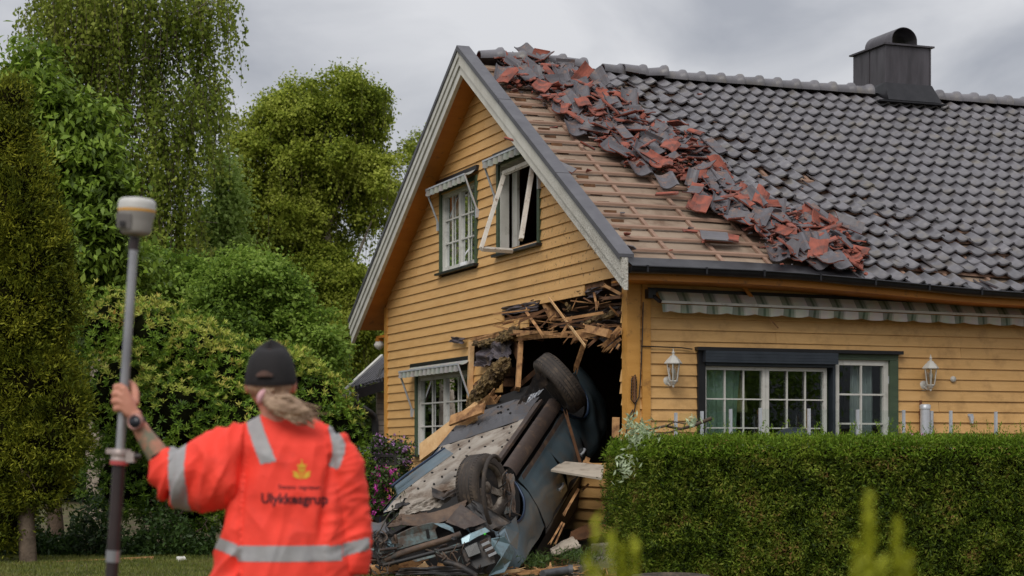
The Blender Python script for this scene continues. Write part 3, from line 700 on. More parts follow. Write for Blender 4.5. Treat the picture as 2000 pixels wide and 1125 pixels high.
# small chips and shards between them
chv, chf = [], []
cm_ = MB()
tries = 0; k = 0
while k < 2000:
    x, y = rt.uniform(min(xs) - .1, max(xs) + .2), rt.uniform(min(ys), max(ys))
    if not inpoly(x, y, BAND) and rt.random() > .07: continue
    if not inpoly(x, y, BAND) and not inpoly(x, y + .12, BAND) and rt.random() > .1: continue
    k += 1
    s = rt.uniform(.010, .055); n = rt.choice((3, 4, 5)); z0 = roofz(x, y) - .05 + rt.uniform(0, .10) * (1 if inpoly(x, y, BAND) else .1)
    M_ = Matrix.Rotation(rt.uniform(0, 6), 3, 'Z') @ Matrix.Rotation(rt.gauss(.5, .5), 3, 'X'); c_ = Vector((x, y, z0))
    pts = [c_ + M_ @ Vector((math.cos(6.28 * i / n) * s * rt.uniform(.6, 1.5), math.sin(6.28 * i / n) * s * rt.uniform(.5, 1), 0)) for i in range(n)]
    cm_.poly(pts, M_ @ Vector((0, 0, .012)), 1 if rt.random() < .55 else 0)
o = cm_.build('tile_rubble', [TILED, RED]); o.location = H(0, 0, 0); o.rotation_euler = (0, 0, TH); tag(o, 'shards and chips of roof tile strewn through the slide of broken tiles', 'rubble', None, 'stuff')
# a few that stand apart
for (px, py, lab, kd, yaw, w, l) in ((1398, 463, 'single whole grey tile resting on the lowest bare batten left of the rubble', 'whole', 1.5, .2, .30), (1432, 466, 'red edged tile end lying beside the lone grey tile near the gutter', 'red', 1.2, .14, .12),
        (1105, 328, 'thin grey tile sliver lying alone on the upper left battens', 'piece', .6, .08, .22), (1350, 450, 'small red shard on the batten above the gutter', 'red', 1.5, .05, .15), (995, 270, 'red shard lying under the apex on the bare battens', 'red', .9, .04, .1)):
    x, y = Rf(px, py); m, org = loose(x, y, kd, yaw, 0, 0, .04, w, l)
    m2 = MB(); m2.v = [tuple(Vector(p) - org) for p in m.v]; m2.f, m2.mi, m2.sm = m.f, m.mi, m.sm
    o = m2.build('tile_fragment' if kd != 'whole' else 'loose_tile', [TILE, RED]); o.location = H(*org); o.rotation_euler = (0, 0, TH); tag(o, lab, 'roof tile')
# ------------------------------------------------------------------ awnings
def awnmat(name, ca, cb, cc, per):
    m = bpy.data.materials.new(name); m.use_nodes = True; t = m.node_tree; b = t.nodes['Principled BSDF']; b.inputs['Roughness'].default_value = .85
    tc = N(t, 'ShaderNodeTexCoord'); sp = N(t, 'ShaderNodeSeparateXYZ'); t.links.new(tc.outputs['Object'], sp.inputs[0])
    def wave(src, sc, ph, lo, hi):
        a = N(t, 'ShaderNodeMath', operation='MULTIPLY_ADD'); a.inputs[1].default_value = sc; a.inputs[2].default_value = ph; t.links.new(src, a.inputs[0])
        s = N(t, 'ShaderNodeMath', operation='SINE'); t.links.new(a.outputs[0], s.inputs[0])
        r = N(t, 'ShaderNodeMapRange'); r.inputs['From Min'].default_value = lo; r.inputs['From Max'].default_value = hi; t.links.new(s.outputs[0], r.inputs[0]); return r.outputs[0]
    k = 2 * math.pi / per
    last = None
    base = N(t, 'ShaderNodeMix', data_type='RGBA'); base.inputs[6].default_value = ca; base.inputs[7].default_value = cb; t.links.new(wave(sp.outputs[0], k, 0, .2, .5), base.inputs[0])
    m2 = N(t, 'ShaderNodeMix', data_type='RGBA'); m2.inputs[7].default_value = cc; t.links.new(base.outputs[2], m2.inputs[6])
    w1_ = wave(sp.outputs[0], k * 4, 1.2, .1, .7); w2_ = wave(sp.outputs[0], k, 0, .0, .3)
    mu = N(t, 'ShaderNodeMath', operation='MULTIPLY'); t.links.new(w1_, mu.inputs[0]); t.links.new(w2_, mu.inputs[1]); 
    mu2 = N(t, 'ShaderNodeMath', operation='MULTIPLY'); mu2.inputs[1].default_value = .8; t.links.new(mu.outputs[0], mu2.inputs[0]); t.links.new(mu2.outputs[0], m2.inputs[0])
    nz = N(t, 'ShaderNodeTexNoise', Scale=7.0, Detail=6.0); t.links.new(tc.outputs['Object'], nz.inputs[0])
    dr = N(t, 'ShaderNodeMix', data_type='RGBA', blend_type='MULTIPLY'); dr.inputs[0].default_value = .45; t.links.new(m2.outputs[2], dr.inputs[6]); t.links.new(nz.outputs['Color'], dr.inputs[7])
    hs = N(t, 'ShaderNodeHueSaturation', Saturation=.9, Value=1.25); t.links.new(dr.outputs[2], hs.inputs['Color'])
    t.links.new(hs.outputs[0], b.inputs['Base Color']); return m
PLAID = awnmat('plaid_canvas', S(190, 186, 174), S(128, 136, 118), S(62, 84, 60), .285)
FADED = awnmat('faded_canvas', S(156, 155, 146), S(148, 148, 139), S(138, 142, 130), .22)
def valance(m, x0, x1, y, z, h, per, amp, nu, sag=0):
    def f(u, v, o=0):
        x = x0 + (x1 - x0) * u; s = abs(math.sin(math.pi * (x - x0) / per)) ** .7
        return (x, y - o - .012 * math.sin(math.pi * 2 * (x - x0) / per) * v - .02 * v, z - v * (h + amp * s))
    m.grid(f, nu, 3); m.grid(lambda u, v: f(1 - u, v, -.003), nu, 3)
ax0, az0 = Lw(1262, 572)
aw = hthing('long_awning', 'long plaid green and cream roll-up awning across the side wall above the balcony door', 'awning', ax0, 0, az0)
m = MB(); wlen = 4.9
def slope_f(u, v): x = .09 + wlen * u; return (x, -.07 - .085 * v, .012 - .10 * v - .014 * u - .03 * u + .01 * math.sin(u * 40) * v * .4)
m.grid(slope_f, 60, 4); o = m.build('canvas', [PLAID], aw)
m = MB(); m.v = []; 
def vf(u, v, o=0):
    x = .09 + wlen * u; per = .305; s = abs(math.sin(math.pi * (x - .2) / per)) ** .8
    return (x, -.172 - o - .02 * math.sin(math.pi * 2 * x / per) * v - .006 * math.sin(x * 23) * v, -.118 - .044 * u - v * (.062 + .022 * s))
m.grid(vf, 200, 3); m.grid(lambda u, v: vf(1 - u, v, -.003), 200, 3); m.build('valance', [PLAID], aw)
m = MB(); m.bar((.06, -.162, -.096), (.1 + wlen, -.162, -.140), .022, .024); m.build('front_bar', [WHT], aw)
m = MB(); m.bar((.0, -.03, .03), (.1 + wlen, -.03, -.015), .04, .04); m.box(-.03, .05, -.12, .0, -.06, .03); m.bar((.01, -.05, .0), (.06, -.2, -.1), .03, .03); m.build('roller_case', [GUT], aw)
m = MB(); m.bar((.03, -.01, -.1), (.03, -.01, -.9), .008, .008); m.build('crank_cord', [GUT], aw)
def small_awning(win, label, dz=.12, drop=.16, outw=.34, y0e=.03, y1e=.05, arm=(.95, .95), fn_len=.72):
    y0, y1, z0, z1 = win; yl, yr = y1 + y1e, y0 - y0e
    t = hthing('window_awning', label, 'awning', 0, yl, z1 + dz, 'faded striped awnings over the gable windows')
    L = yl - yr
    m = MB(lambda x, y, z: (-y, -x, z))
    m.grid(lambda u, v: (L * u, .05 + outw * v, .0 - drop * v - .03 * math.sin(math.pi * v) + .008 * math.sin(u * 19) * v), 30, 5)
    m.grid(lambda u, v: (L * (1 - u), .05 + outw * v, -.004 - drop * v - .03 * math.sin(math.pi * v) + .008 * math.sin((1 - u) * 19) * v), 30, 5)
    m.build('canvas', [FADED], t)
    m = MB(lambda x, y, z: (-y, -x, z)); per = .17
    def vf(u, v, o=0): x = L * u; return (x, .05 + outw + .004 + o + .02 * math.sin(2 * math.pi * x / per) * v, -drop - v * (.055 + .035 * abs(math.sin(math.pi * x / per))))
    m.grid(vf, 70, 3); m.grid(lambda u, v: vf(1 - u, v, -.003), 70, 3); m.build('valance', [FADED], t)
    m = MB(lambda x, y, z: (-y, -x, z)); m.box(-.03, L + .03, .0, .055, -.02, .045); m.build('roller_case', [GUT], t)
    for x, al in ((.0, arm[0]), (L - .0, arm[1])):
        m = MB(lambda x, y, z: (-y, -x, z)); m.tube([(x, .05 + outw, -drop - .01), (x, .03, -drop - al)], .013, 6); m.box(x - .02, x + .02, .0, .05, -drop - al - .09, -drop - al + .02); m.build('arm', [ALU], t)
    m = MB(lambda x, y, z: (-y, -x, z)); m.bar((-.01, .05 + outw, -drop), (L + .01, .05 + outw, -drop), .02, .02); m.build('front_bar', [ALU], t)
    return t
small_awning(W1, 'faded scalloped awning over the closed upper window with curtains', arm=(.42, .42), outw=.14, drop=.07)
small_awning(W2, 'faded scalloped awning over the swung open upper window', arm=(.42, .40), outw=.13, drop=.05, y0e=-.0, y1e=.05, dz=.1)
small_awning(W3, 'faded scalloped awning over the ground floor gable window', arm=(.5, .5), outw=.16, drop=.06, y0e=.02, y1e=.12, dz=.12)
# torn pale rag hanging beside the closed upper window
yr_, zr_ = G(925, 500); m = MB()
rag = [G(p, q) for p, q in ((928, 428), (922, 448), (926, 470), (921, 492), (917, 510), (906, 517))]
m.grid(lambda u, v: (-.06 - .02 * math.sin(u * 22) - .02 * v, np.interp(u * 5, range(6), [r[0] for r in rag]) - v * (.05 + .04 * u), np.interp(u * 5, range(6), [r[1] for r in rag]) - v * .05 * u), 30, 6)
o = m.build('torn_cloth', [CURW]); o.location = H(0, 0, 0); o.rotation_euler = (0, 0, TH); tag(o, 'torn white curtain cloth hanging out beside the closed upper window', 'cloth')
# ------------------------------------------------------------------ wall lanterns
LGL = glassmat('lantern_glass', (.9, .9, .88, 1), .10, .15)
def lantern(px, py, label):
    x, z = Lw(px, py); t = hthing('wall_lantern', label, 'wall lamp', x, 0, z, 'white wall lanterns beside the balcony door')
    m = MB(); m.lathe((0, 0, -.02), (0, -1, 0), [(.055, 0), (.055, .012), (.035, .025), (.02, .03)], 16); m.tube([(0, -.02, -.03), (0, -.08, -.06), (0, -.13, -.05), (0, -.14, -.02)], .011, 8); m.build('bracket', [WHT], t)
    m = MB(); c = (0, -.14, 0); m.lathe((0, -.14, -.02), (0, 0, 1), [(.02, -.03), (.034, -.01), (.045, 0), (.045, .01)], 6, smooth=False); m.lathe((0, -.14, -.05), (0, 0, 1), [(.004, -.03), (.014, -.015), (.008, 0), (.018, .005)], 8)
    for k in range(6):
        a = k * math.pi / 3; m.tube([(.043 * math.cos(a), -.14 + .043 * math.sin(a), -.01), (.068 * math.cos(a), -.14 + .068 * math.sin(a), .16)], .006, 4)
    m.build('lantern_frame', [WHT], t)
    m = MB(); m.lathe((0, -.14, .16), (0, 0, 1), [(.088, -.008), (.09, .0), (.062, .035), (.04, .055), (.03, .07), (.014, .075), (.01, .09), (.017, .1), (.008, .115), (.003, .14)], 6, smooth=False); m.build('cap', [WHT], t)
    m = MB(); m.lathe((0, -.14, -.005), (0, 0, 1), [(.040, 0), (.062, .16)], 6, smooth=False); m.build('lantern_glass', [LGL], t)
    m = MB(); m.lathe((0, -.14, .0), (0, 0, 1), [(.012, 0), (.012, .05), (.022, .075), (.018, .1), (.003, .115)], 10); m.build('bulb', [WHT], t)
lantern(1303, 742, 'white six-sided wall lantern left of the shutter box by the torn house corner')
lantern(1803, 750, 'white six-sided wall lantern right of the balcony door beside the round white fitting')
x, z = Lw(1859, 741); t = hthing('round_wall_light', 'small round white fitting on the wall right of the lantern', 'wall fitting', x, 0, z)
m = MB(); m.lathe((0, 0, 0), (0, -1, 0), [(.03, 0), (.03, .012), (.034, .02), (.032, .035), (.02, .045), (.002, .048)], 16); m.build('dome', [WHT], t)
x, z = Lw(1893, 812); t = hthing('wall_hook', 'small dark bracket on the wall above the hedge at the right', 'hook', x, 0, z)
m = MB(); m.box(-.03, .03, -.03, 0, -.004, .02); m.hexa([(-.008, -.06, -.08), (.008, -.06, -.08), (.008, 0, -.08), (-.008, 0, -.08), (-.025, -.05, -.005), (.025, -.05, -.005), (.025, 0, -.005), (-.025, 0, -.005)]); m.build('hook_plate', [ALU], t)
# drainpipes and tank by the wall
x, z = Lw(1807, 795, -.12); t = hthing('grey_cylinder', 'grey upright metal tube standing by the wall under the right lantern', 'tube', x, -.12, .3)
m = MB(); m.tube([(0, 0, 0), (0, 0, z - .3)], .052, 16); m.lathe((0, 0, z - .32), (0, 0, 1), [(.058, 0), (.058, .04), (.04, .05)], 16); m.build('tube_body', [ALU], t)
m = MB(); m.tube([(.075, 0, 0), (.075, 0, z - .34)], .022, 10); m.build('side_pipe', [ALU], t)
x, z = Lw(1793, 782); t = hthing('rusty_pipe', 'thin rusty pipe rising beside the grey tube under the right lantern', 'pipe', x, -.05, .3)
m = MB(); m.tube([(0, 0, 0), (0, 0, z - .3)], .014, 8); m.lathe((0, 0, z - .45), (0, 0, 1), [(.02, 0), (.02, .04)], 8); m.build('pipe_run', [mat('rusty_metal', S(130, 84, 50), S(96, 58, 36), 20, .8)], t)
# cable box and cables on the corner
y_, z_ = G(1236, 750, -.02); x, z = Lw(1238, 752, -.04)
t = hthing('loose_cable', 'thin black cable with a coil hanging down the corner board beside the hole', 'cable', 0, 0, 0)
m = MB(); rc_ = random.Random(4)
px_path = [(1256, 590), (1255, 640), (1253, 690), (1251, 740), (1248, 775), (1240, 790), (1232, 780), (1233, 740), (1240, 732), (1243, 745), (1241, 790), (1236, 815)]
m.tube([(Lw(a, b, -.05)[0], -.05 - .01 * rc_.random(), Lw(a, b, -.05)[1]) for a, b in px_path], .006, 6)
m.tube([(Lw(a, b, -.05)[0], -.052, Lw(a, b, -.05)[1]) for a, b in ((1252, 676), (1280, 677), (1300, 678), (1330, 679), (1352, 682))], .006, 6)
m.tube([(Lw(a, b, -.045)[0], -.047, Lw(a, b, -.045)[1]) for a, b in ((1236, 800), (1228, 815), (1222, 850))], .006, 6)
m.build('cable_run', [GUT], t)
m = MB(); a = Lw(1238, 735, -.06); b = Lw(1239, 785, -.06); m.bar((a[0], -.06, a[1]), (b[0], -.06, b[1]), .022, .02)
for i in range(7): m.bar((a[0] - .03, -.07, a[1] - .03 * i), (a[0] + .03, -.06, a[1] - .03 * i - .008), .008, .008)
m.build('cable_clamp', [OLDW], t)
# splinter through the eave
def hboard(name, label, cat, pts, w, t_, m_, plane='l', off=-.05, group=None, w2=None):
    q = []
    for i, (px, py) in enumerate(pts):
        o_ = off[i] if isinstance(off, (tuple, list)) else off
        if plane == 'l': a, b = Lw(px, py, o_); q.append(Vector((a, o_, b)))
        else: a, b = G(px, py, o_); q.append(Vector((o_, a, b)))
    mb = MB(); c_ = sum(q, Vector()) / len(q)
    mb.fn = None
    for i in range(len(q) - 1): mb.bar(q[i] - c_, q[i + 1] - c_, w, t_, up=(0, 1, .1) if plane == 'l' else (1, 0, .1), w2=w2, t2=t_)
    o = mb.build(name, [m_]); o.location = H(*c_); o.rotation_euler = (0, 0, TH); tag(o, label, cat, group); return o
hboard('timber_lath', 'yellow lath hanging askew from the eave behind the long awning', 'board', [(1432, 534), (1480, 596)], .035, .015, ORG, off=(-.12, -.06))
hboard('timber_splinter', 'thin splinter poking out below the long awning', 'splinter', [(1498, 616), (1520, 641)], .012, .01, RAW, off=(-.06, -.07))
# ------------------------------------------------------------------ glass railing
POST = [(1320, 806), (1371, 803), (1427, 799), (1485, 797), (1580, 798), (1675, 800), (1765, 801), (1857, 802), (1945, 804)]
rail = hthing('glass_railing', 'glass balcony railing with slim steel posts rising behind the hedge', 'railing', 0, -1.45, 0)
xs_ = []
for px, py in POST:
    x, z = Lw(px, py, -1.45); xs_.append((x, z)); m = MB(); m.box(x - .012, x + .012, -.012, .012, .3, z); m.build('post', [ALU], rail)
for (a, za), (b, zb) in zip(xs_[:6], xs_[1:7]):
    m = MB(); zt_ = min(za, zb) - .0; m.box(a + .03, b - .03, -.004, .004, .45, zt_ - .005); m.build('glass_panel', [GLS2], rail)
dk_ = MB(); dk_.box(.1, 9, -1.55, -.06, .22, .30); o = dk_.build('deck', [OLDW]); o.location = H(0, 0, 0); o.rotation_euler = (0, 0, TH); tag(o, 'wooden deck under the glass railing along the side wall', 'deck')
# covered barbecue on the deck
x, _ = Lw(1553, 850, -1.0); t = hthing('covered_barbecue', 'round grey barbecue lid showing above the hedge before the balcony door', 'barbecue', x, -1.0, .3)
zt_ = Lw(1553, 834, -1.0)[1] - .3
m = MB(); m.lathe((0, 0, zt_ - .2), (0, 0, 1), [(.24, -.1), (.25, 0), (.235, .08), (.18, .15), (.1, .185), (.002, .2)], 28); m.build('lid', [SCREEN], t)
m = MB(); m.tube([(-.07, -.235, zt_ - .16), (-.05, -.27, zt_ - .15), (.05, -.27, zt_ - .15), (.07, -.235, zt_ - .16)], .01, 6); m.build('handle', [SCREEN], t)
for a in (0, 2.1, 4.2):
    m = MB(); m.tube([(.12 * math.cos(a), .12 * math.sin(a), zt_ - .3), (.22 * math.cos(a), .22 * math.sin(a), 0)], .015, 6); m.build('leg', [ALU], t)
# outdoor lamp on the far left corner
y_, z_ = G(752, 657, -.03)
t = hthing('arm_lamp', 'white glass lamp on a yellow wooden arm at the far left corner of the gable', 'lamp', 0, 8.1, z_)
m = MB(); m.box(-.06, -.0, .0, .32, -.015, .02); m.box(-.075, .015, .22, .31, -.055, -.016); m.build('arm', [ORG], t)
m = MB(); m.lathe((-.03, .265, -.05), (0, 0, -1), [(.045, 0), (.055, .02), (.075, .05), (.07, .07), (.045, .1), (.015, .12), (.002, .125)], 20); m.build('lamp_globe', [WHT], t)
# ------------------------------------------------------------------ the overturned car
PAINT = mat('teal_paint', S(98, 114, 122), S(80, 96, 104), 2, .34, metal=.4, coat=.3, rvar=.08, dirt=S(112, 100, 88), dscale=2.2, damt=(.5, .75), bump=.05, bscale=5)
PAINTW = mat('wrecked_paint', S(92, 108, 108), S(66, 78, 78), 9, .55, metal=.2, dirt=S(70, 58, 48), dscale=9, damt=(.42, .58), bump=.2, bscale=30)
PAINTD = mat('dark_edge_paint', S(48, 64, 88), S(36, 50, 70), 3, .35, metal=.3)
SILLM = mat('dirty_black_plastic', S(74, 62, 56), S(52, 44, 42), 6, .6, dirt=S(104, 84, 68), dscale=6, damt=(.5, .7), bump=.2, bscale=20)
UNDER = mat('undertray', S(164, 156, 146), S(132, 122, 110), 3, .7, dirt=S(84, 64, 48), dscale=3.2, damt=(.46, .68), bump=.25, bscale=9)
TANK = mat('ribbed_plastic', S(88, 88, 92), S(68, 68, 72), 4, .6, dirt=S(110, 92, 76), dscale=4, damt=(.5, .75), bump=.15)
BLK = mat('black_metal', S(38, 36, 36), S(22, 21, 22), 8, .55, dirt=S(74, 62, 52), dscale=6, damt=(.5, .7))
VOID = mat('wheel_well', S(26, 23, 22), S(16, 15, 15), 8, .9)
BROWNM = mat('muddy_metal', S(104, 84, 68), S(66, 52, 44), 7, .7, dirt=S(60, 66, 66), dscale=4, damt=(.5, .65), bump=.4, bscale=25)
RUB = mat('tyre_rubber', S(66, 58, 52), S(50, 44, 40), 5, .8, dirt=S(98, 84, 70), dscale=7, damt=(.5, .7), bump=.15)
RIM = mat('wheel_alloy', S(150, 140, 128), S(104, 94, 84), 9, .5, metal=.4, dirt=S(70, 56, 46), dscale=10, damt=(.45, .6))
GRNCAP = mat('green_cap', S(70, 190, 60), rough=.4)  # plain green cap colour
av = Vector((-.277, -.402, -.873)); wv = Vector((.857, .308, -.414)); nv = Vector((-.435, .863, -.259))   # in (right, up, away)
W3_ = lambda v: Vector((v.x, v.z, v.y)).normalized()
xl, zl_ = W3_(-av), W3_(nv); yl = zl_.cross(xl).normalized(); zl_ = xl.cross(yl).normalized()
car = empty('overturned_car', (0, 0, 0), 0, 'teal car lying upside down, nose on the ground and tail inside the torn wall', 'car')
c0 = P(956, 957, 17.75); MC = Matrix((xl, yl, zl_)).transposed().to_4x4()
orig = c0 - MC @ Vector((0, -.70, -.03)); MC.translation = orig; car.matrix_world = MC; MCi = MC.inverted()
print('car axes', xl, yl, zl_)
def C3(px, py, Y): return MCi @ P(px, py, Y)
def prof_y(z):                                   # half width of the body at height z (z negative = towards the roof)
    k = [(0, .70), (-.06, .765), (-.16, .80), (-.30, .85), (-.5, .865), (-.7, .84), (-.78, .80), (-1.12, .60), (-1.2, .45)]
    return np.interp(-z, [-a for a, b in k], [b for a, b in k])
def arch(x):
    z = -.045
    for xc in (0, 2.5):
        if abs(x - xc) < .375: z = min(z, -.02 - math.sqrt(max(0, .375 ** 2 - (x - xc) ** 2)))
    return z
def taper(x, left): return (.92 - .18 * sst(.1, 2.3, x)) if left else 1
def panel(name, x0, x1, z0, z1, m_, sgn, n=18, nv_=10, out=0, useArch=True, crum=.0, seed=0):
    mb = MB()
    def f(u, v):
        x = x0 + (x1 - x0) * u; za = min(z0, arch(x)) if useArch else z0; z = za + (z1 - za) * v
        endt = 1 - .10 * sst(-.2, -.8, x) - .10 * sst(2.7, 3.4, x)
        y = (prof_y(z) + out) * endt * taper(x, sgn > 0)
        if crum: y += crum * noise.noise(Vector((x * 3 + seed, z * 3, seed)))
        return (x, sgn * y, z)
    mb.grid(f if sgn < 0 else (lambda u, v: f(1 - u, v)), n, nv_)
    mb.grid((lambda u, v: (lambda p: (p[0], p[1] - sgn * .01, p[2]))(f(1 - u, v))) if sgn < 0 else (lambda u, v: (lambda p: (p[0], p[1] - sgn * .01, p[2]))(f(u, v))), n, nv_, 1)
    return mb.build(name, [m_, BLK], car)
for sgn in (-1, 1):
    panel('front_wing', -.78, .44, -.05, -.70, PAINT, sgn, 44, 12, crum=.05, seed=3)
    d = panel('front_door', .452, 1.30, -.17, -.78, PAINT, sgn, 20, 12, useArch=False, crum=.02, seed=5)
    e_ = panel('rear_door', 1.312, 2.10, -.17, -.78, PAINT, sgn, 20, 12, useArch=False, crum=.06, seed=7)
    panel('rear_wing', 2.112, 3.35, -.05, -.78, PAINT, sgn, 44, 12, crum=.07, seed=9)
    panel('window_band', -.1, 3.2, -.79, -1.15, BLK, sgn, 12, 6, useArch=False)
    if sgn < 0:
        for dd, xh in ((d, 1.12), (e_, 1.98)):
            hb = MB(); y = -prof_y(-.62)
            hb.lathe((xh, y - .001, -.60), (0, -1, 0), [(.055, 0), (.05, .003), (.03, .004)], 16, sx=1.0, sy=.6); hb.tube([(xh - .07, y - .012, -.60), (xh - .03, y - .032, -.60), (xh + .05, y - .032, -.60), (xh + .08, y - .012, -.60)], .014, 8); o = hb.build('handle', [ALU], None); o.parent = dd; o.location = (0, 0, 0)
    # sill cover
    s_ = MB()
    def sf(u, v, sgn=sgn):
        x = .43 + 1.72 * u; a = v * math.pi * .62; r = .085
        return (x, sgn * (.715 + r * math.sin(a) + .01) * taper(x, sgn > 0), -.005 - .10 * (1 - math.cos(a)) + .018)
    s_.grid(sf if sgn < 0 else (lambda u, v: sf(1 - u, v)), 24, 8)
    s_.grid(lambda u, v, sgn=sgn: (.43 + 1.72 * u, sgn * (.86 - .0 * v) * taper(.43 + 1.72 * u, sgn > 0), -.135 - .05 * v), 24, 1)
    s_.build('sill', [SILLM], car)
    # floor edge rails next to the sill
    r_ = MB(); 
    for yy, hh in (((.655, .035), (.595, .02)) if sgn < 0 else ((.66, .0),)):
        for i in range(10):
            a, b = .35 + 1.75 * i / 10, .35 + 1.75 * (i + 1) / 10
            r_.bar((a, sgn * yy * taper(a, sgn > 0), hh), (b, sgn * yy * taper(b, sgn > 0), hh), .035, .03)
    r_.build('floor_rail', [SILLM if sgn < 0 else PAINTD], car)
    # arch lip
    for xc in (0, 2.5):
        l_ = MB(); l_.tube([(xc + .378 * math.cos(a), sgn * (prof_y(-.02 - .37 * math.sin(a)) + .008) * taper(xc, sgn > 0), -.02 - .378 * math.sin(a)) for a in np.linspace(0.05, math.pi - .05, 24)], .014, 6)
        l_.build('arch_lip', [PAINTD], car)
    for xc in (0, 2.5):
        ww = MB(); pts = [(xc + .37 * math.cos(a), -.02 - .37 * math.sin(a)) for a in np.linspace(0, math.pi, 16)]
        ww.grid(lambda u, v, xc=xc: (xc + .37 * math.cos(math.pi * u), sgn * (.40 + .42 * v) * taper(xc, sgn > 0), -.02 - .37 * math.sin(math.pi * u)), 16, 2)
        ww.poly([(a, sgn * .44, b) for a, b in pts], (0, sgn * .01, 0))
        ww.build('wheel_well', [VOID], car)
# inner shell so that nothing is hollow
ins = MB(); ins.hexa([(-.45, -.62, -1.05), (3.2, -.56, -1.05), (3.2, .5, -1.05), (-.45, .6, -1.05), (-.45, -.42, -.05), (3.2, -.42, -.05), (3.2, .38, -.05), (-.45, .42, -.05)])
ins.hexa([(.46, -.83, -.74), (2.1, -.83, -.74), (2.1, .72, -.74), (.46, .76, -.74), (.46, -.74, -.14), (2.1, -.72, -.14), (2.1, .6, -.14), (.46, .7, -.14)])
ins.build('cabin_core', [VOID], car)
# underbody
ub = MB()
def bnd(y): return 1.72 + .10 * (y + .6)          # slanting joint with the tank shield
def uf(u, v):
    y = -.60 + 1.24 * v; x = .28 + (bnd(y) - .28) * u
    return (x, y * taper(x, y > 0), .012 + .012 * noise.noise(Vector((x * 2.2, y * 2.6, 3))) + .010 * noise.noise(Vector((x * 7, y * 5, 8))) + .010 * (abs(y) > .5))
ub.grid(uf, 60, 40); und = ub.build('underbody_shield', [UNDER], car)
sl = MB(); rs_ = random.Random(12)
for i in range(7):
    for j in range(6):
        u, v = (i + .5) / 7 + rs_.uniform(-.04, .04), (j + .5) / 6 + rs_.uniform(-.05, .05) + .02 * (i % 2)
        if not (.03 < u < .97 and .03 < v < .97): continue
        p = uf(u, v); L_ = rs_.choice((.022, .03, .036)); m3 = Matrix.Rotation(rs_.gauss(.5, .15), 3, 'Z'); o3 = Vector(p) + Vector((0, 0, .003))
        sl.poly([o3 + m3 @ Vector((math.cos(t) * L_, math.sin(t) * .011, 0)) for t in np.linspace(0, 5.6, 9)], (0, 0, .004))
sl.build('drain_slots', [VOID], und)
tk = MB()
def tf_(u, v):
    y = -.56 + 1.10 * v; x = bnd(y) + .008 + .72 * u - .10 * u * (y < -.3); k = min(1, u * 6) * min(1, (1 - u) * 5) * min(1, v * 8) * min(1, (1 - v) * 8)
    rib = .010 * (math.sin((x - .3 * y) * 0 + (y + .35 * x) * 56) > .5) * (.12 < u < .62) * (.25 < v < .75)
    return (x, y * .98, .02 + .065 * k - rib + .006 * noise.noise(Vector((x * 4, y * 4, 1))))
tk.grid(tf_, 80, 90); tks = tk.build('tank_shield', [TANK], car)
sl = MB()
for i in range(14):
    u, v = rs_.uniform(.08, .92), rs_.uniform(.08, .92); p = tf_(u, v); o3 = Vector(p) + Vector((0, 0, .006)); L_ = .026; m3 = Matrix.Rotation(rs_.gauss(.5, .2), 3, 'Z')
    sl.poly([o3 + m3 @ Vector((math.cos(t) * L_, math.sin(t) * .013, 0)) for t in np.linspace(0, 5.6, 9)], (0, 0, .004))
sl.build('drain_slots', [VOID], tks)
# torn flange between tank shield and rear wheel
def crumple(mb, p4, nu=14, nv_=10, amp=.03, fr=4, seed=0, th=.006, mi=0, ragged=0, arc=0):
    p4 = [Vector(p) for p in p4]; nrm = (p4[1] - p4[0]).cross(p4[3] - p4[0]).normalized()
    def f(u, v, off=0):
        uu, vv = u, v
        if ragged:
            if v == 1 or v == 0: vv = v + (ragged * noise.noise(Vector((u * 9, seed, v))) if v else ragged * noise.noise(Vector((u * 8, seed + 4, 0))))
            if u == 1 or u == 0: uu = u + ragged * noise.noise(Vector((v * 9, seed + 7, u)))
        p = p4[0] * (1 - uu) * (1 - vv) + p4[1] * uu * (1 - vv) + p4[2] * uu * vv + p4[3] * (1 - uu) * vv
        a = noise.noise(Vector((u * fr + seed * 3.1, v * fr, seed))) * amp + abs(noise.noise(Vector((u * fr * 2 + seed, v * fr * 2.3, seed + 5)))) * amp * .6 + arc * math.sin(math.pi * v)
        return p + nrm * (a + off)
    mb.grid(lambda u, v: f(u, v), nu, nv_, mi, False if amp > .02 else True); mb.grid(lambda u, v: f(1 - u, v, -th), nu, nv_, mi, False if amp > .02 else True)
    b1 = [f(u, 0) for u in np.linspace(0, 1, nu + 1)]; b2 = [f(u, 0, -th) for u in np.linspace(0, 1, nu + 1)]
    for v in (0, 1): mb.grid(lambda a, b, v=v: f(a if v else 1 - a, v, -th * b), nu, 1, mi, False)
    for u in (0, 1): mb.grid(lambda a, b, u=u: f(u, 1 - a if u else a, -th * b), nv_, 1, mi, False)
def cplate(name, quad, m_, amp=.03, fr=4, seed=0, th=.006, ragged=.05, arc=0, label=None, nu=14, nv_=10):
    mb = MB(); crumple(mb, [C3(*q) for q in quad], nu, nv_, amp, fr, seed, th, 0, ragged, arc); o = mb.build(name, [m_], car)
    if label: tag(o, label)
    return o
def ctube(name, pts, r, m_, n=7, sm=True):
    mb = MB(); P3 = [C3(*p) for p in pts]
    # smooth
    if sm and len(P3) > 2:
        Q = []
        for i in range(len(P3) - 1):
            a, b, c, d = P3[max(0, i - 1)], P3[i], P3[i + 1], P3[min(len(P3) - 1, i + 2)]
            for t in (0, .25, .5, .75): Q.append(.5 * ((2 * b) + (c - a) * t + (2 * a - 5 * b + 4 * c - d) * t * t + (3 * b - a - 3 * c + d) * t ** 3))
        Q.append(P3[-1]); P3 = Q
    mb.tube(P3, r, n); return mb.build(name, [m_], car)
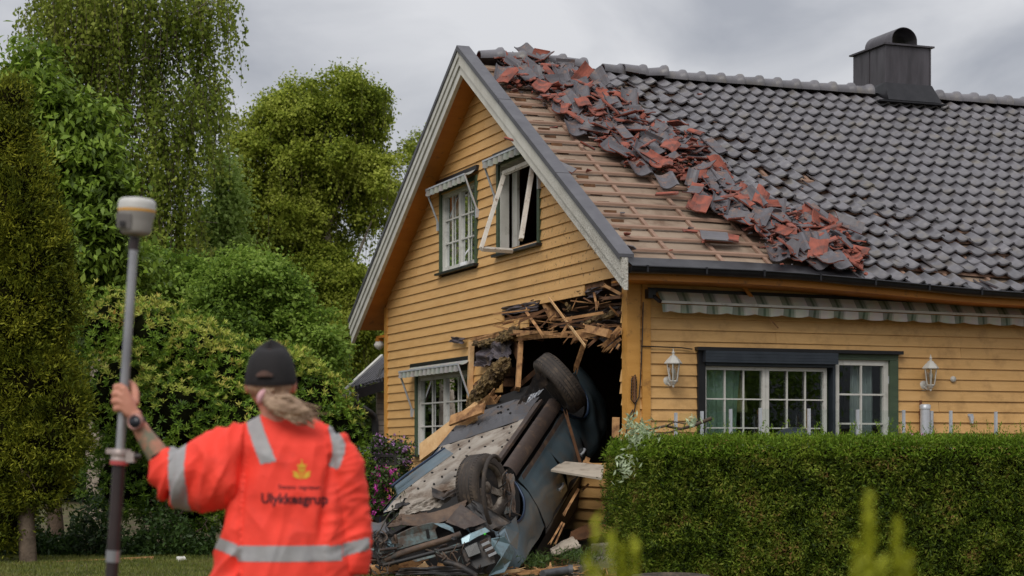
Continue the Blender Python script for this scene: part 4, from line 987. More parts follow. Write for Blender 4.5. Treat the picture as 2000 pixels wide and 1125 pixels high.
cplate('torn_bracket', [(1040, 775, 19.0), (1010, 790, 18.9), (1050, 728, 19.2), (1078, 745, 19.4)], BLK, .05, 5, 2)
cplate('torn_bracket', [(1026, 790, 18.6), (1052, 772, 18.9), (1062, 760, 19.1), (1035, 772, 18.8)], ALU, .03, 6, 8, th=.004)
# front under trays: brown curled sheets
cplate('undertray_sheet', [(775, 1010, 17.2), (800, 965, 17.4), (905, 935, 17.5), (880, 975, 17.3)], UNDER, .035, 5, 1, ragged=.06)
cplate('undertray_sheet', [(756, 1030, 17.0), (782, 1004, 17.1), (835, 1000, 17.15), (822, 1018, 17.0)], BROWNM, .03, 5, 3)
cplate('undertray_sheet', [(788, 1008, 17.05), (806, 985, 17.15), (880, 955, 17.4), (862, 990, 17.2)], UNDER, .03, 6, 4, ragged=.09)
cplate('curled_liner', [(786, 1026, 16.85), (784, 1006, 16.95), (914, 975, 17.1), (900, 1006, 16.95)], BROWNM, .008, 3, 6, arc=.06, ragged=.04, label='grey ribbed liner bulging over the crushed nose')
cplate('undertray_flap', [(845, 970, 17.2), (843, 952, 17.3), (872, 965, 17.3), (868, 978, 17.1)], BLK, .01, 3, 2, ragged=.02)
cplate('undertray_flap', [(862, 978, 17.1), (870, 962, 17.3), (905, 945, 17.5), (890, 968, 17.3)], BLK, .02, 3, 5, ragged=.02)
cplate('liner_flap', [(870, 1020, 16.85), (900, 985, 16.95), (950, 1020, 16.85), (908, 1034, 16.8)], SILLM, .02, 3, 9, ragged=.03)
cplate('arch_liner', [(900, 1000, 17.0), (925, 976, 17.0), (1000, 1020, 16.9), (935, 1042, 16.8)], BLK, .03, 3, 11, ragged=.02)
cplate('undertray_sheet', [(765, 995, 17.3), (790, 975, 17.4), (820, 962, 17.5), (800, 985, 17.3)], BLK, .03, 3, 13)
# rocker edge of the left side seen low at the left
cplate('left_sill_panel', [(776, 968, 17.85), (770, 950, 17.9), (868, 878, 18.6), (884, 888, 18.5)], PAINT, .006, 2, 4, ragged=.0, th=.02)
ctube('left_sill_edge', [(765, 950, 17.95), (790, 930, 18.1), (830, 902, 18.4), (868, 876, 18.7)], .014, PAINTD)
# crushed nose: radiator support, cross members, lamps
LINER = mat('arch_liner_felt', S(112, 98, 88), S(86, 74, 66), 5, .85, dirt=S(132, 112, 90), dscale=5, damt=(.5, .7), bump=.3, bscale=60, stretch=(6, 1, 1))
PAINTL = mat('lit_teal_paint', S(128, 152, 160), S(104, 128, 136), 3, .3, metal=.35, coat=.4, dirt=S(84, 84, 78), dscale=7, damt=(.5, .7))  # the teal paint made paler, so lit facets get their brightness from colour
def cpoly(name, pts, m_, th=.02, label=None, push=(0, 1, 0)):
    mb = MB(); d_ = MCi.to_3x3() @ (Vector(push) * th); mb.poly([C3(*p) for p in pts], d_); o = mb.build(name, [m_], car)
    bv = o.modifiers.new('b', 'BEVEL'); bv.width = .006; bv.segments = 2; bv.limit_method = 'ANGLE'
    if label: tag(o, label)
    return o
cpoly('engine_bay', [(738, 1100, 17.0), (748, 1052, 17.0), (800, 1024, 17.1), (900, 1010, 17.2), (965, 1040, 17.1), (985, 1100, 17.0), (960, 1124, 16.9), (760, 1122, 16.9)], VOID, .3)
cpoly('radiator_support', [(761, 1052, 16.62), (782, 1040, 16.64), (804, 1030, 16.66), (826, 1024, 16.68), (846, 1020, 16.7), (857, 1026, 16.7), (850, 1034, 16.7), (855, 1052, 16.68), (815, 1063, 16.64), (776, 1075, 16.6), (768, 1066, 16.6)], PAINTW, .03, 'crumpled teal front panel with a slot')
cpoly('panel_slot', [(831, 1034, 16.67), (837, 1033, 16.67), (840, 1050, 16.66), (834, 1052, 16.66)], VOID, .006, push=(0, -1, 0))
cpoly('panel_lip', [(846, 1022, 16.6), (868, 1022, 16.65), (884, 1030, 16.65), (888, 1042, 16.65), (878, 1036, 16.6), (862, 1030, 16.6)], PAINTL, .02)
ctube('cross_member', [(752, 1094, 16.55), (780, 1082, 16.55), (830, 1066, 16.56), (870, 1054, 16.58), (900, 1043, 16.6)], .032, BROWNM, 6)
ctube('cross_member', [(748, 1104, 16.5), (790, 1094, 16.5), (850, 1078, 16.52), (905, 1066, 16.55)], .02, BLK, 6)
cpoly('lower_panel', [(800, 1092, 16.5), (840, 1080, 16.52), (898, 1060, 16.55), (903, 1072, 16.54), (850, 1088, 16.5), (812, 1098, 16.48)], PAINTW, .02)
cplate('bumper_shell', [(772, 1124, 16.4), (782, 1110, 16.42), (905, 1104, 16.42), (935, 1124, 16.38)], BLK, .03, 4, 91, ragged=.05, th=.012)
ctube('bumper_shell', [(868, 1098, 16.45), (892, 1104, 16.42), (915, 1116, 16.4), (930, 1126, 16.4)], .03, BLK, 8)
cpoly('headlamp_hull', [(898, 1064, 16.55), (914, 1052, 16.58), (940, 1040, 16.6), (958, 1048, 16.58), (963, 1080, 16.5), (968, 1100, 16.46), (930, 1112, 16.45), (908, 1096, 16.5)], BLK, .10)
cpoly('nose_panel', [(900, 1052, 16.5), (918, 1042, 16.52), (948, 1030, 16.56), (958, 1038, 16.55), (934, 1048, 16.5), (916, 1058, 16.48), (902, 1064, 16.48)], PAINTL, .02)
cpoly('lamp_cover', [(906, 1070, 16.46), (932, 1058, 16.46), (940, 1080, 16.43), (915, 1090, 16.43)], mat('lamp_plastic', S(44, 48, 48), S(28, 30, 30), 9, .25, spec=.5), .03)
for i in range(6):
    mb = MB(); mb.bar(C3(938 + i * 3.2, 1060 + i * 5.2, 16.42), C3(952 + i * 3.4, 1053 + i * 5.2, 16.44), .011, .02); mb.build('lamp_louvre', [ALU if i % 2 else SILLM], car)
mb = MB(); mb.lathe(C3(947, 1043, 16.42), MCi.to_3x3() @ Vector((0, -1, 0)), [(.011, 0), (.011, .01), (.002, .012)], 12); mb.build('green_cap', [GRNCAP], car)
cpoly('wing_corner', [(959, 1052, 16.5), (986, 1047, 16.6), (996, 1062, 16.65), (1005, 1078, 16.7), (998, 1096, 16.65), (986, 1118, 16.55), (953, 1126, 16.45), (966, 1108, 16.45), (979, 1088, 16.5), (962, 1074, 16.48)], PAINTL, .03, 'bright folded corner of the teal front wing')
cpoly('wing_panel', [(968, 1046, 16.75), (985, 1032, 16.85), (1008, 1008, 17.1), (1014, 1040, 17.0), (1010, 1074, 16.8), (997, 1062, 16.7), (986, 1047, 16.68)], PAINT, .03)
rw = random.Random(31)
for i in range(40):                              # hoses, wires and struts in the crushed nose
    if i < 22: x0 = rw.uniform(716, 775); y0 = rw.uniform(1035, 1108)
    else: x0 = rw.uniform(850, 960); y0 = rw.uniform(1075, 1112)
    Y0 = 16.5 + rw.uniform(-.1, .12); pts = [(x0, y0, Y0)]
    for k in range(rw.choice((2, 3, 4))): pts.append((pts[-1][0] + rw.gauss(0, 13), min(1122, pts[-1][1] + rw.gauss(0, 14)), pts[-1][2] + rw.gauss(0, .06)))
    ctube('hose', pts, rw.choice((.004, .006, .009, .014)), rw.choice((BLK, BLK, BROWNM, SILLM, PAINTW)), 6)
for i in range(14):
    x0 = rw.uniform(716, 765) if i < 8 else rw.uniform(860, 950); y0 = rw.uniform(1050, 1105); d = [(rw.uniform(8, 26)) for _ in range(2)]; a_ = rw.uniform(-.8, .6)
    q = [(x0, y0, 16.5), (x0 + d[0] * .2, y0 - d[1] * .8, 16.55), (x0 + d[0], y0 - d[1] * .5 + a_ * d[0], 16.6), (x0 + d[0], y0 + a_ * d[0], 16.52)]
    cplate('crushed_metal', q, rw.choice((BLK, PAINTW, BROWNM, BLK, PAINTL)), .02, 3, 50 + i, nu=7, nv_=6, ragged=.12)
cplate('left_lamp_hull', [(722, 1088, 16.8), (728, 1036, 16.9), (775, 1050, 16.9), (768, 1096, 16.7)], BLK, .05, 5, 71)
cplate('left_wheel_liner', [(700, 1030, 17.4), (712, 1012, 17.5), (752, 1016, 17.4), (760, 1038, 17.2)], TANK, .01, 3, 73, arc=.05)
# ---------------- wheels
def wheel(name, ctr, ax, up_, r=.315, wd=.20, broken=False, label=None):
    """ctr and axis in world space; the rim side faces along ax"""
    ax = Vector(ax).normalized(); c = MCi @ Vector(ctr); axl = (MCi.to_3x3() @ ax).normalized()
    t = MB(); h = wd / 2
    t.lathe(c - axl * h, axl, [(r * .68, .0), (r * .72, -.004), (r * .86, -.006), (r * .95, .008), (r * .985, .028), (r, .05), (r, wd - .05), (r * .985, wd - .028), (r * .95, wd - .008), (r * .86, wd + .006), (r * .72, wd + .004), (r * .68, wd), (r * .66, wd - .03), (r * .66, .03), (r * .68, 0)], 56)
    ty = t.build('tyre', [RUB], None); 
    g = MB()
    for off in (-.055, -.02, .02, .055): g.lathe(c + axl * (off - .004), axl, [(r * .996, 0), (r * 1.0025, .0005), (r * 1.0025, .0075), (r * .996, .008)], 56)
    a0 = axl.orthogonal().normalized(); b0 = axl.cross(a0)
    for k in range(60):
        th_ = 2 * math.pi * k / 60; d_ = a0 * math.cos(th_) + b0 * math.sin(th_)
        for s2 in (-1, 1): g.bar(c + d_ * (r * 1.0) + axl * s2 * .062, c + d_ * (r * .985) + axl * s2 * .085 + axl.cross(d_) * .01, .005, .004, up=d_)
    go_ = g.build('tread', [BLK], None)
    w_ = empty(name, (0, 0, 0)); w_.parent = car; ty.parent = w_; go_.parent = w_
    rm_ = MB(); rm_.lathe(c - axl * h, axl, [(r * .67, .01), (r * .64, .03), (r * .60, .08), (r * .60, wd - .05), (r * .66, wd - .012), (r * .70, wd - .004), (r * .70, wd + .002), (r * .62, wd - .02), (r * .58, wd - .06), (r * .58, .05), (r * .67, .01)], 40)
    pc = c + axl * (h - .05)
    for k in range(5):
        th_ = 2 * math.pi * k / 5 + .3; d_ = a0 * math.cos(th_) + b0 * math.sin(th_)
        if broken and k == 2: continue
        rm_.bar(pc + d_ * .03 - axl * .02, pc + d_ * r * .62 + axl * .02, .075, .03, up=axl, w2=.05)
    rm_.lathe(pc - axl * .05, axl, [(.06, 0), (.06, .05), (.045, .062), (.002, .064)], 18)
    rr_ = rm_.build('rim', [RIM], None); rr_.parent = w_
    dc = MB(); dc.lathe(c - axl * .06, axl, [(.002, 0), (.14, .0), (.14, .016), (.002, .018)], 28); dc.lathe(c - axl * .09, axl, [(.002, 0), (r * .6, .0), (r * .6, .01)], 28); dd_ = dc.build('brake_disc', [BROWNM], None); dd_.parent = w_
    if label: tag(w_, label)
    return w_
wxw = MC.to_3x3() @ Vector((0, -1, 0))
wheel('wheel', P(942, 953, 17.35), Vector((.80, -.50, .10)), None, r=.312, wd=.21, broken=True)
rear_ax = Vector((.62, .10, .50)).normalized()
wheel('wheel', P(1094, 748, 19.55), rear_ax, None, r=.34, wd=.205, label='rear wheel sticking up into the torn opening')
wheel('wheel', MC @ Vector((2.5, .50, -.40)), -wxw, None)
wheel('wheel', MC @ Vector((.02, .58, -.42)), -wxw, None)
# loose steel ring around the front wheel
mb = MB(); cc_ = MCi @ P(968, 962, 17.05); axr = (MCi.to_3x3() @ Vector((.93, -.36, .05))).normalized(); a0 = axr.orthogonal().normalized(); b0 = axr.cross(a0)
a0 = (MCi.to_3x3() @ Vector((0.05, 0, 1))).normalized(); a0 = (a0 - axr * a0.dot(axr)).normalized(); b0 = axr.cross(a0)
mb.tube([cc_ + (a0 * math.cos(t) * .33 + b0 * math.sin(t) * .29) for t in np.linspace(-.5, 3.5, 40)], .020, 8); mb.build('torn_bead', [RUB], car)
cplate('arch_filler', [(985, 1005, 17.4), (975, 930, 17.8), (1003, 925, 17.8), (1008, 1000, 17.5)], BROWNM, .03, 4, 81)
for i in range(10):
    x0 = rw.uniform(975, 1008); y0 = rw.uniform(915, 1010); ctube('brake_hose', [(x0, y0, 17.5), (x0 + rw.gauss(0, 10), y0 + rw.gauss(10, 12), 17.4), (x0 + rw.gauss(0, 10), y0 + rw.gauss(20, 10), 17.5)], .007, rw.choice((BLK, BROWNM, RAW)), 6)
# ------------------------------------------------------------------ debris about the hole, on the gable plane
def wboard(name, label, cat, pts, w, t_, m_, group=None, w2=None, up=(0, -1, .2)):
    q = [P(*p) for p in pts]; c_ = sum(q, Vector()) / len(q); mb = MB()
    for i in range(len(q) - 1): mb.bar(q[i] - c_, q[i + 1] - c_, w, t_, up=up, w2=w2, t2=t_)
    o = mb.build(name, [m_]); o.location = c_; tag(o, label, cat, group); return o
def splinter(mb, a, b, w, t_, rr_, up=(0, -1, 0)):
    """a split length of wood: ends in two or three points"""
    a, b = Vector(a), Vector(b); d = b - a
    mb.bar(a, a + d * .75, w, t_, up=up)
    sx = d.normalized().cross(Vector(up)).normalized()
    for k in range(3): mb.bar(a + d * .745 + sx * w * (k - 1) / 3, b - d * rr_.uniform(0, .18) + sx * w * (k - 1) * rr_.uniform(.2, .9), w / 3, t_ * .9, up=up, w2=w / 9, t2=t_ * .3)
def wsplinter(label, a, b, w, m_, group=None, name='timber_splinter', seed=0):
    A, B = P(*a), P(*b); c_ = (A + B) / 2; mb = MB(); splinter(mb, A - c_, B - c_, w, w * .5, random.Random(seed)); o = mb.build(name, [m_]); o.location = c_; tag(o, label, 'splinter', group); return o
# distance of the gable plane at a photo column
def gY(px, off=-.1):
    o, d = ray(px, 700); t = (off - o.x) / d.x; return t
def wp(px, py, off=-.1): return (px, py, gY(px, off))
# standing post between window and hole
o = hboard('window_post', 'pale upright timber standing beside the ground floor gable window', 'post', [(921, 668), (916, 812)], .075, .05, RAW2, 'g', -.05)
hboard('stud', 'snapped stud hanging down in front of the car, rough and split', 'stud', [(1017, 668), (1011, 760)], .07, .05, RAW, 'g', (-.05, -.25))
hboard('stud', 'short dark red board behind the hanging snapped stud', 'stud', [(1003, 670), (1020, 712)], .16, .02, OLDW, 'g', -.02)
hboard('stud', 'square timber end under the torn upper wall', 'stud', [(1064, 587), (1082, 624)], .07, .07, RAW, 'g', (.02, .05))
hboard('stud', 'dark timber end beside the square one under the torn wall', 'stud', [(1082, 584), (1094, 622)], .05, .05, OLDW, 'g', (.1, .1))
hboard('lath', 'long pale lath dangling from the torn wall to the jagged floor beam', 'lath', [(1072, 582), (1143, 676)], .028, .012, RAW2, 'g', (-.08, -.25))
wsplinter('pale stick hanging point down in the dark opening', wp(1143, 664, -.2), wp(1120, 732, -.2), .05, RAW, seed=3)
wsplinter('thin splinter crossing the torn board left of the long lath', wp(1028, 609, -.2), wp(1063, 659, -.2), .03, RAW, seed=4)
hboard('broken_beam', 'splintered horizontal beam across the top of the opening', 'beam', [(1008, 662), (1075, 655), (1110, 654)], .05, .05, RAW, 'g', (-.02, -.05, .1))
wsplinter('orange torn beam end pointing left below the long lath', wp(1175, 645, .1), wp(1102, 660, -.2), .10, RAW, seed=6)
wsplinter('torn orange batten rising behind the long lath', wp(1120, 665, -.1), wp(1160, 640, .1), .07, RAW, seed=16)
rr2 = random.Random(77)
for i, (a, b, w_, lab) in enumerate(((( 1211, 640), (1195, 658), .05, 'pale split wood sticking out by the corner board, upper'), ((1208, 650), (1170, 683), .05, 'bundle of pale slivers pointing down left from the corner board'), ((1212, 662), (1178, 688), .03, 'lowest long sliver at the corner board'),
        ((1210, 672), (1203, 684), .02, 'short sliver beside the corner board'), ((1212, 580), (1168, 584), .03, 'dark batten end under the barge board tip'), ((1213, 575), (1172, 553), .03, 'yellowish slat sloping down to the corner post'),
        ((1160, 572), (1167, 607), .022, 'small stick hanging under the upper wall edge'), ((1000, 648), (1100, 652), .04, 'sheaf of pale slivers along the broken beam'), ((1010, 655), (1062, 646), .03, 'curled sliver over the broken beam'), ((1190, 652), (1135, 640), .08, 'torn floor board end hanging over the dark opening'), ((985, 790), (1008, 768), .03, 'red sliver beside the wool block'), ((1000, 765), (1075, 700), .05, 'old brown batten leaning into the opening behind the hanging stud'))):
    wsplinter(lab, wp(*a, -.06 - .02 * i % .1), wp(*b, -.15), w_, RAW if i not in (4, 11) else OLDW, seed=20 + i)
mb = MB(); c_ = P(*wp(1090, 640))
for i in range(80):                             # hair-thin slivers round the rim of the hole
    px = rr2.uniform(985, 1212); yb = np.interp(px, (985, 1040, 1100, 1212), (655, 640, 632, 640)) + rr2.gauss(0, 14)
    if rr2.random() < .25: yb = np.interp(px, (985, 1060, 1212), (606, 590, 560)) + rr2.uniform(0, 26)
    a = P(*wp(px, yb, rr2.uniform(-.12, .1))); d = Vector((rr2.gauss(0, .17), rr2.gauss(-.03, .05), rr2.gauss(-.05, .07)))
    splinter(mb, a - c_, a + d - c_, rr2.uniform(.004, .018), .006, rr2)
for i in range(20):
    px = rr2.uniform(1000, 1212); yb = rr2.uniform(585, 655); a = P(*wp(px, yb, rr2.uniform(-.1, .15))); d = Vector((rr2.gauss(0, .26), rr2.gauss(-.05, .1), rr2.gauss(-.03, .09)))
    splinter(mb, a - c_, a + d * 1.2 - c_, rr2.uniform(.010, .03), .010, rr2)
mb.mi = [1 if (k_ // 24) % 2 else 0 for k_ in range(len(mb.f))]; o = mb.build('sliver_fringe', [RAW, OLDW]); o.location = c_; tag(o, 'fringe of fine wood slivers round the rim of the hole', 'slivers', None, 'stuff')
def wplate(name, label, cat, quad, m_, amp=.04, fr=4, seed=0, th=.01, ragged=.05, arc=0, nu=18, nv_=14):
    q = [P(*p) for p in quad]; c_ = sum(q, Vector()) / 4; mb = MB(); crumple(mb, [p - c_ for p in q], nu, nv_, amp, fr, seed, th, 0, ragged, arc)
    o = mb.build(name, [m_]); o.location = c_; tag(o, label, cat); return o
CHIPB = mat('chipboard', S(176, 152, 116), S(156, 132, 98), 30, .9, bump=.2, bscale=60)
GYPS = mat('wall_panel', S(176, 164, 148), S(160, 150, 136), 8, .85, dirt=S(120, 104, 88), dscale=4, damt=(.55, .7))
wplate('wind_paper', 'dark wind paper bared where a board is gone above the hole', 'paper', (wp(980, 616, -.02), wp(982, 600, -.03), wp(1054, 586, -.03), wp(1050, 606, -.02)), WRAP, .03, 4, 1)
wplate('wind_paper', 'torn dark wind paper flap hanging like a curtain left of the hanging stud', 'paper', (wp(930, 716, -.10), wp(936, 668, -.04), wp(980, 662, -.05), wp(962, 712, -.12)), WRAP, .08, 3, 2, ragged=.08)
wplate('wind_paper', 'rounded dark paper flap right of the curtain-like one', 'paper', (wp(960, 698, -.14), wp(966, 662, -.06), wp(1004, 662, -.05), wp(990, 708, -.14)), WRAP, .08, 3, 5, ragged=.08)
wplate('wind_paper', 'small dark paper flap below the lowest cracked board', 'paper', (wp(878, 668, -.06), wp(884, 658, -.05), wp(908, 660, -.06), wp(903, 672, -.1)), WRAP, .03, 3, 7)
wplate('wind_paper', 'bluish paper bunched under the upper wall by the barge tip', 'paper', (wp(1120, 582, .02), wp(1125, 568, .0), wp(1178, 558, .0), wp(1168, 582, .05)), WRAP, .07, 4, 9, ragged=.1)
wplate('wind_paper', 'dark paper stretched along the rim over the broken beam', 'paper', (wp(1080, 640, .1), wp(1075, 612, .15), wp(1215, 598, .15), wp(1215, 640, .1)), mat('dark_cloth', S(56, 46, 42), S(40, 34, 32), 4, .9, bump=.3), .1, 5, 11, ragged=.1)
wplate('torn_ceiling', 'brown torn ceiling board above the dark opening', 'board', (wp(1090, 625, .3), wp(1085, 598, .2), wp(1215, 590, .2), wp(1215, 625, .3)), OLDW, .06, 5, 13, ragged=.08)
wplate('torn_ceiling', 'crumpled floor sheet hanging into the opening by the corner', 'board', (wp(1130, 640, .15), wp(1150, 612, .1), wp(1215, 608, .1), wp(1212, 640, .2)), OLDW, .12, 6, 14, ragged=.12)
wplate('torn_ceiling', 'dark triangular panel hanging at the right of the opening', 'board', (wp(1150, 655, .15), wp(1155, 640, .1), wp(1212, 645, .1), wp(1208, 682, .2)), WRAP, .05, 4, 15, ragged=.08)
wplate('snapped_board', 'pale cracked underlay board below the torn siding left of the hole', 'board', (wp(932, 668, -.03), wp(918, 662, -.03), wp(1008, 640, -.03), wp(1008, 650, -.03)), RAW, .01, 3, 17, ragged=.06, th=.02)
# mineral wool
def wool(label, pts, r, seed, group=None, sq=.6):
    q = [P(*p) for p in pts]; c_ = sum(q, Vector()) / len(q); mb = MB(); mb.tube([p - c_ for p in q], r, 24, sq=sq); 
    # refine along the length
    o = mb.build('mineral_wool', [WOOL]); o.location = c_
    for p in o.data.polygons: p.use_smooth = False
    m1 = o.modifiers.new('s', 'SUBSURF'); m1.levels = m1.render_levels = 3; m1.subdivision_type = 'SIMPLE'
    tx = bpy.data.textures.new('w%d' % seed, 'CLOUDS'); tx.noise_scale = .035; tx.noise_depth = 4
    m2 = o.modifiers.new('d', 'DISPLACE'); m2.texture = tx; m2.strength = .10; m2.texture_coords = 'LOCAL'
    tag(o, label, 'insulation', group)
wool('big brown mineral wool block leaning on the car beside the window', [wp(924, 788, -.35), wp(935, 775, -.35), wp(958, 745, -.3), wp(978, 718, -.25), wp(984, 712, -.25)], [.10, .15, .165, .15, .10], 1, sq=.6)
wool('brown wool tuft over the cracked board by the torn upper wall', [wp(975, 664, -.1), wp(985, 656, -.12), wp(1000, 650, -.1), wp(1012, 645, -.06)], [.03, .09, .085, .03], 2)
wool('thin roll of wool along the broken board edge', [wp(925, 672, -.06), wp(950, 668, -.08), wp(980, 664, -.05)], [.03, .05, .03], 3)
wool('wool clump caught between the plank and the car', [wp(918, 800, -.5), wp(932, 796, -.5), wp(946, 792, -.5)], [.04, .10, .05], 4)
wool('yellowish wool strip on the torn beam near the corner', [wp(1140, 632, -.02), wp(1165, 622, -.02), wp(1200, 612, .0)], [.015, .04, .03], 5)
wool('tiny wool wisp under the upper wall edge', [wp(1108, 595, -.05), wp(1112, 605, -.05)], [.02, .03], 6)
wplate('brown_panel', 'brown fibre panel behind the mineral wool block', 'board', (wp(930, 800, -.2), wp(926, 752, -.1), wp(950, 728, -.08), wp(962, 748, -.2)), OLDW, .03, 4, 31)
# plank across the window
wboard('plank', 'long pale plank leaning across the ground floor window onto the car', 'plank', [wp(822, 884, -1.25), wp(930, 803, -.95)], .21, .035, RAW2, up=(-.55, -.8, .4))
wboard('plank', 'short orange plank end lying over the long pale plank', 'plank', [wp(880, 822, -1.15), wp(945, 797, -.95)], .12, .03, RAW, up=(-.4, -.8, .5))
wsplinter('orange split plank end on the tank shield', wp(935, 800, -.5), wp(976, 768, -.45), .13, RAW, seed=44)
wsplinter('small upright splinter stuck by the wool clump', wp(942, 806, -.6), wp(946, 782, -.6), .025, RAW2, seed=45)
# by the lower right of the hole
wplate('wall_panel', 'flat beige panel jutting out from the car to the hedge', 'board', ((1076, 921, 18.6), (1100, 904, 19.1), (1180, 912, 18.7), (1176, 938, 18.0)), GYPS, .004, 2, 51, ragged=.0, th=.02)
wplate('wall_panel', 'broken pale panel leaning by the foundation stones', 'board', ((1080, 1085, 17.9), (1075, 1075, 18.2), (1118, 1050, 18.4), (1135, 1068, 18.1)), GYPS, .01, 3, 53, ragged=.07, th=.02)
wplate('wall_panel', 'brown fallen board behind the broken pale panel', 'board', ((1110, 1060, 18.8), (1115, 1040, 18.9), (1160, 1020, 19.0), (1175, 1048, 18.9)), OLDW, .01, 3, 54, ragged=.04, th=.02)
for i, (a, b, w_, lab) in enumerate((((1130, 955, 18.6), (1098, 1010, 18.4), .025, 'torn strip standing between car and siding'), ((1098, 1020, 18.3), (1070, 1068, 18.0), .018, 'thin yellow lath leaning on the ground beside the car'), ((1102, 1022, 18.4), (1080, 1072, 18.1), .016, 'second thin yellow lath beside the car'),
        ((1148, 895, 19.5), (1140, 915, 19.3), .05, 'upright block end in the lower rim of the hole'), ((1140, 905, 19.3), (1178, 918, 19.0), .06, 'orange rail lying on the lower rim of the hole'), ((1135, 910, 19.4), (1100, 790, 19.3), .03, 'long dark strip hanging along the car flank'), ((1150, 945, 18.8), (1135, 960, 18.8), .02, 'dark stub under the jutting panel'))):
    wsplinter(lab, a, b, w_, (RAW, RAW, RAW, RAW, RAW, OLDW, OLDW)[i], seed=60 + i)
wboard('short_stud', 'short upright orange block at the foot of the corner board', 'stud', [(1202, 855, 18.3), (1203, 815, 18.3)], .07, .05, RAW)
STONE = mat('foundation_stone', S(120, 114, 104), S(86, 82, 76), 9, .9, bump=.6, bscale=30)
for i, (px, py, Y, a, b, c_, lab) in enumerate(((1158, 1092, 17.6, .30, .26, .14, 'low concrete block below the siding by the hedge'), (1180, 1062, 18.0, .2, .2, .2, 'upper concrete block against the hedge end'), (1140, 1108, 17.3, .24, .2, .08, 'flat concrete slab in front of the blocks'))):
    p = P(px, py, Y); mb = MB(); rs3 = random.Random(i)
    v = [(sx * a / 2 + rs3.gauss(0, .01), sy * b / 2 + rs3.gauss(0, .01), z * c_ + rs3.gauss(0, .008) * z) for z in (0, 1) for sx, sy in ((-1, -1), (1, -1), (1, 1), (-1, 1))]; mb.hexa(v)
    o = mb.build('concrete_block', [STONE]); o.location = (p.x, p.y, max(0, p.z - c_)); o.rotation_euler = (0, 0, .3 * i); tag(o, lab, 'block')
    bv = o.modifiers.new('b', 'BEVEL'); bv.width = .01; bv.segments = 2
# ground litter, front
names = ['long pale batten lying on the rubble before the car nose', 'batten crossing behind the jacket at the lower left of the car', 'split plank lying left of the nose', 'short light block in the litter under the nose', 'thin stick right of the nose', 'pale stick lying toward the hedge', 'thick splinter below the headlamp', 'bent lath at the foot of the teal wing corner', 'stubby end of plank near the picture bottom', 'slanting stick by the foundation stones']
gl = [((712, 1112, 16.9), (905, 1108, 16.7), .035), ((715, 1108, 17.2), (800, 1100, 17.0), .03), ((735, 1116, 16.8), (850, 1090, 16.9), .06), ((815, 1118, 16.6), (838, 1103, 16.8), .08), ((1000, 1122, 16.8), (1140, 1104, 17.2), .035), ((1040, 1116, 17.2), (1148, 1108, 17.0), .03), ((855, 1104, 16.6), (900, 1118, 16.5), .05), ((960, 1120, 16.6), (1030, 1112, 16.9), .03), ((1065, 1120, 16.9), (1082, 1108, 17.0), .07), ((1090, 1118, 17.0), (1135, 1100, 17.4), .03)]
for i, (a, b, w_) in enumerate(gl): wsplinter(names[i], a, b, w_, RAW2 if i % 2 else RAW, seed=90 + i, name='ground_splinter')
mb = MB(); rr3 = random.Random(5)
for i in range(420):
    px = rr3.uniform(700, 1190); Y = rr3.uniform(16.6, 19.2); X = (px - 1000) / F * Y; a = Vector((X, Y, rr3.uniform(.0, .03))); an = rr3.uniform(0, 6.28); L_ = rr3.uniform(.04, .3)
    mb.bar(a, a + Vector((math.cos(an) * L_, math.sin(an) * L_, rr3.uniform(0, .06))), rr3.uniform(.008, .035), .01, mi=rr3.choice((0, 0, 1, 2)))
o = mb.build('litter', [RAW, OLDW, STONE]); tag(o, 'splinters and chips littering the ground round the wrecked car', 'litter', None, 'stuff')
# grey tube end and blue parts by the nose
mb = MB(); a, b = P(1060, 1122, 16.6), P(1110, 1114, 16.8); c_ = (a + b) / 2; mb.tube([a - c_, b - c_], .04, 12); mb.tube([b - c_, b - c_ + Vector((.04, 0, .0))], .05, 12)
o = mb.build('shock_absorber', [mat('dull_steel', S(96, 98, 102), S(66, 66, 68), 9, .5, metal=.2)]); o.location = c_; tag(o, 'grey shock absorber tube lying on the litter right of the nose', 'car part')
# tyre lying half out of the picture, and a hubless curved shell beside the hedge
mb = MB(); c_ = Vector((P(1308, 1100, 14.2).x, 14.1, .10)); mb.lathe((0, 0, -.1), (0, 0, 1), [(.2, .02), (.22, 0), (.29, .01), (.31, .05), (.31, .15), (.29, .19), (.22, .2), (.2, .18), (.19, .1), (.2, .02)], 48)
tyr = empty('lying_tyre', c_, 0, 'worn brown-black tyre lying flat at the foot of the hedge', 'tyre'); mb.build('tyre', [RUB], tyr)
mb = MB(); c_ = Vector((P(1215, 1100, 15.6).x, 15.6, 0))
mb.grid(lambda u, v: (-.14 + .28 * u, -.12 + .1 * v, .26 * math.sin(math.pi * u) * (1 - .1 * v) + .02), 16, 6); o = mb.build('wheel_arch_shell', [BLK]); o.location = c_; tag(o, 'dark plastic wheel arch shell standing by the hedge foot', 'car part')
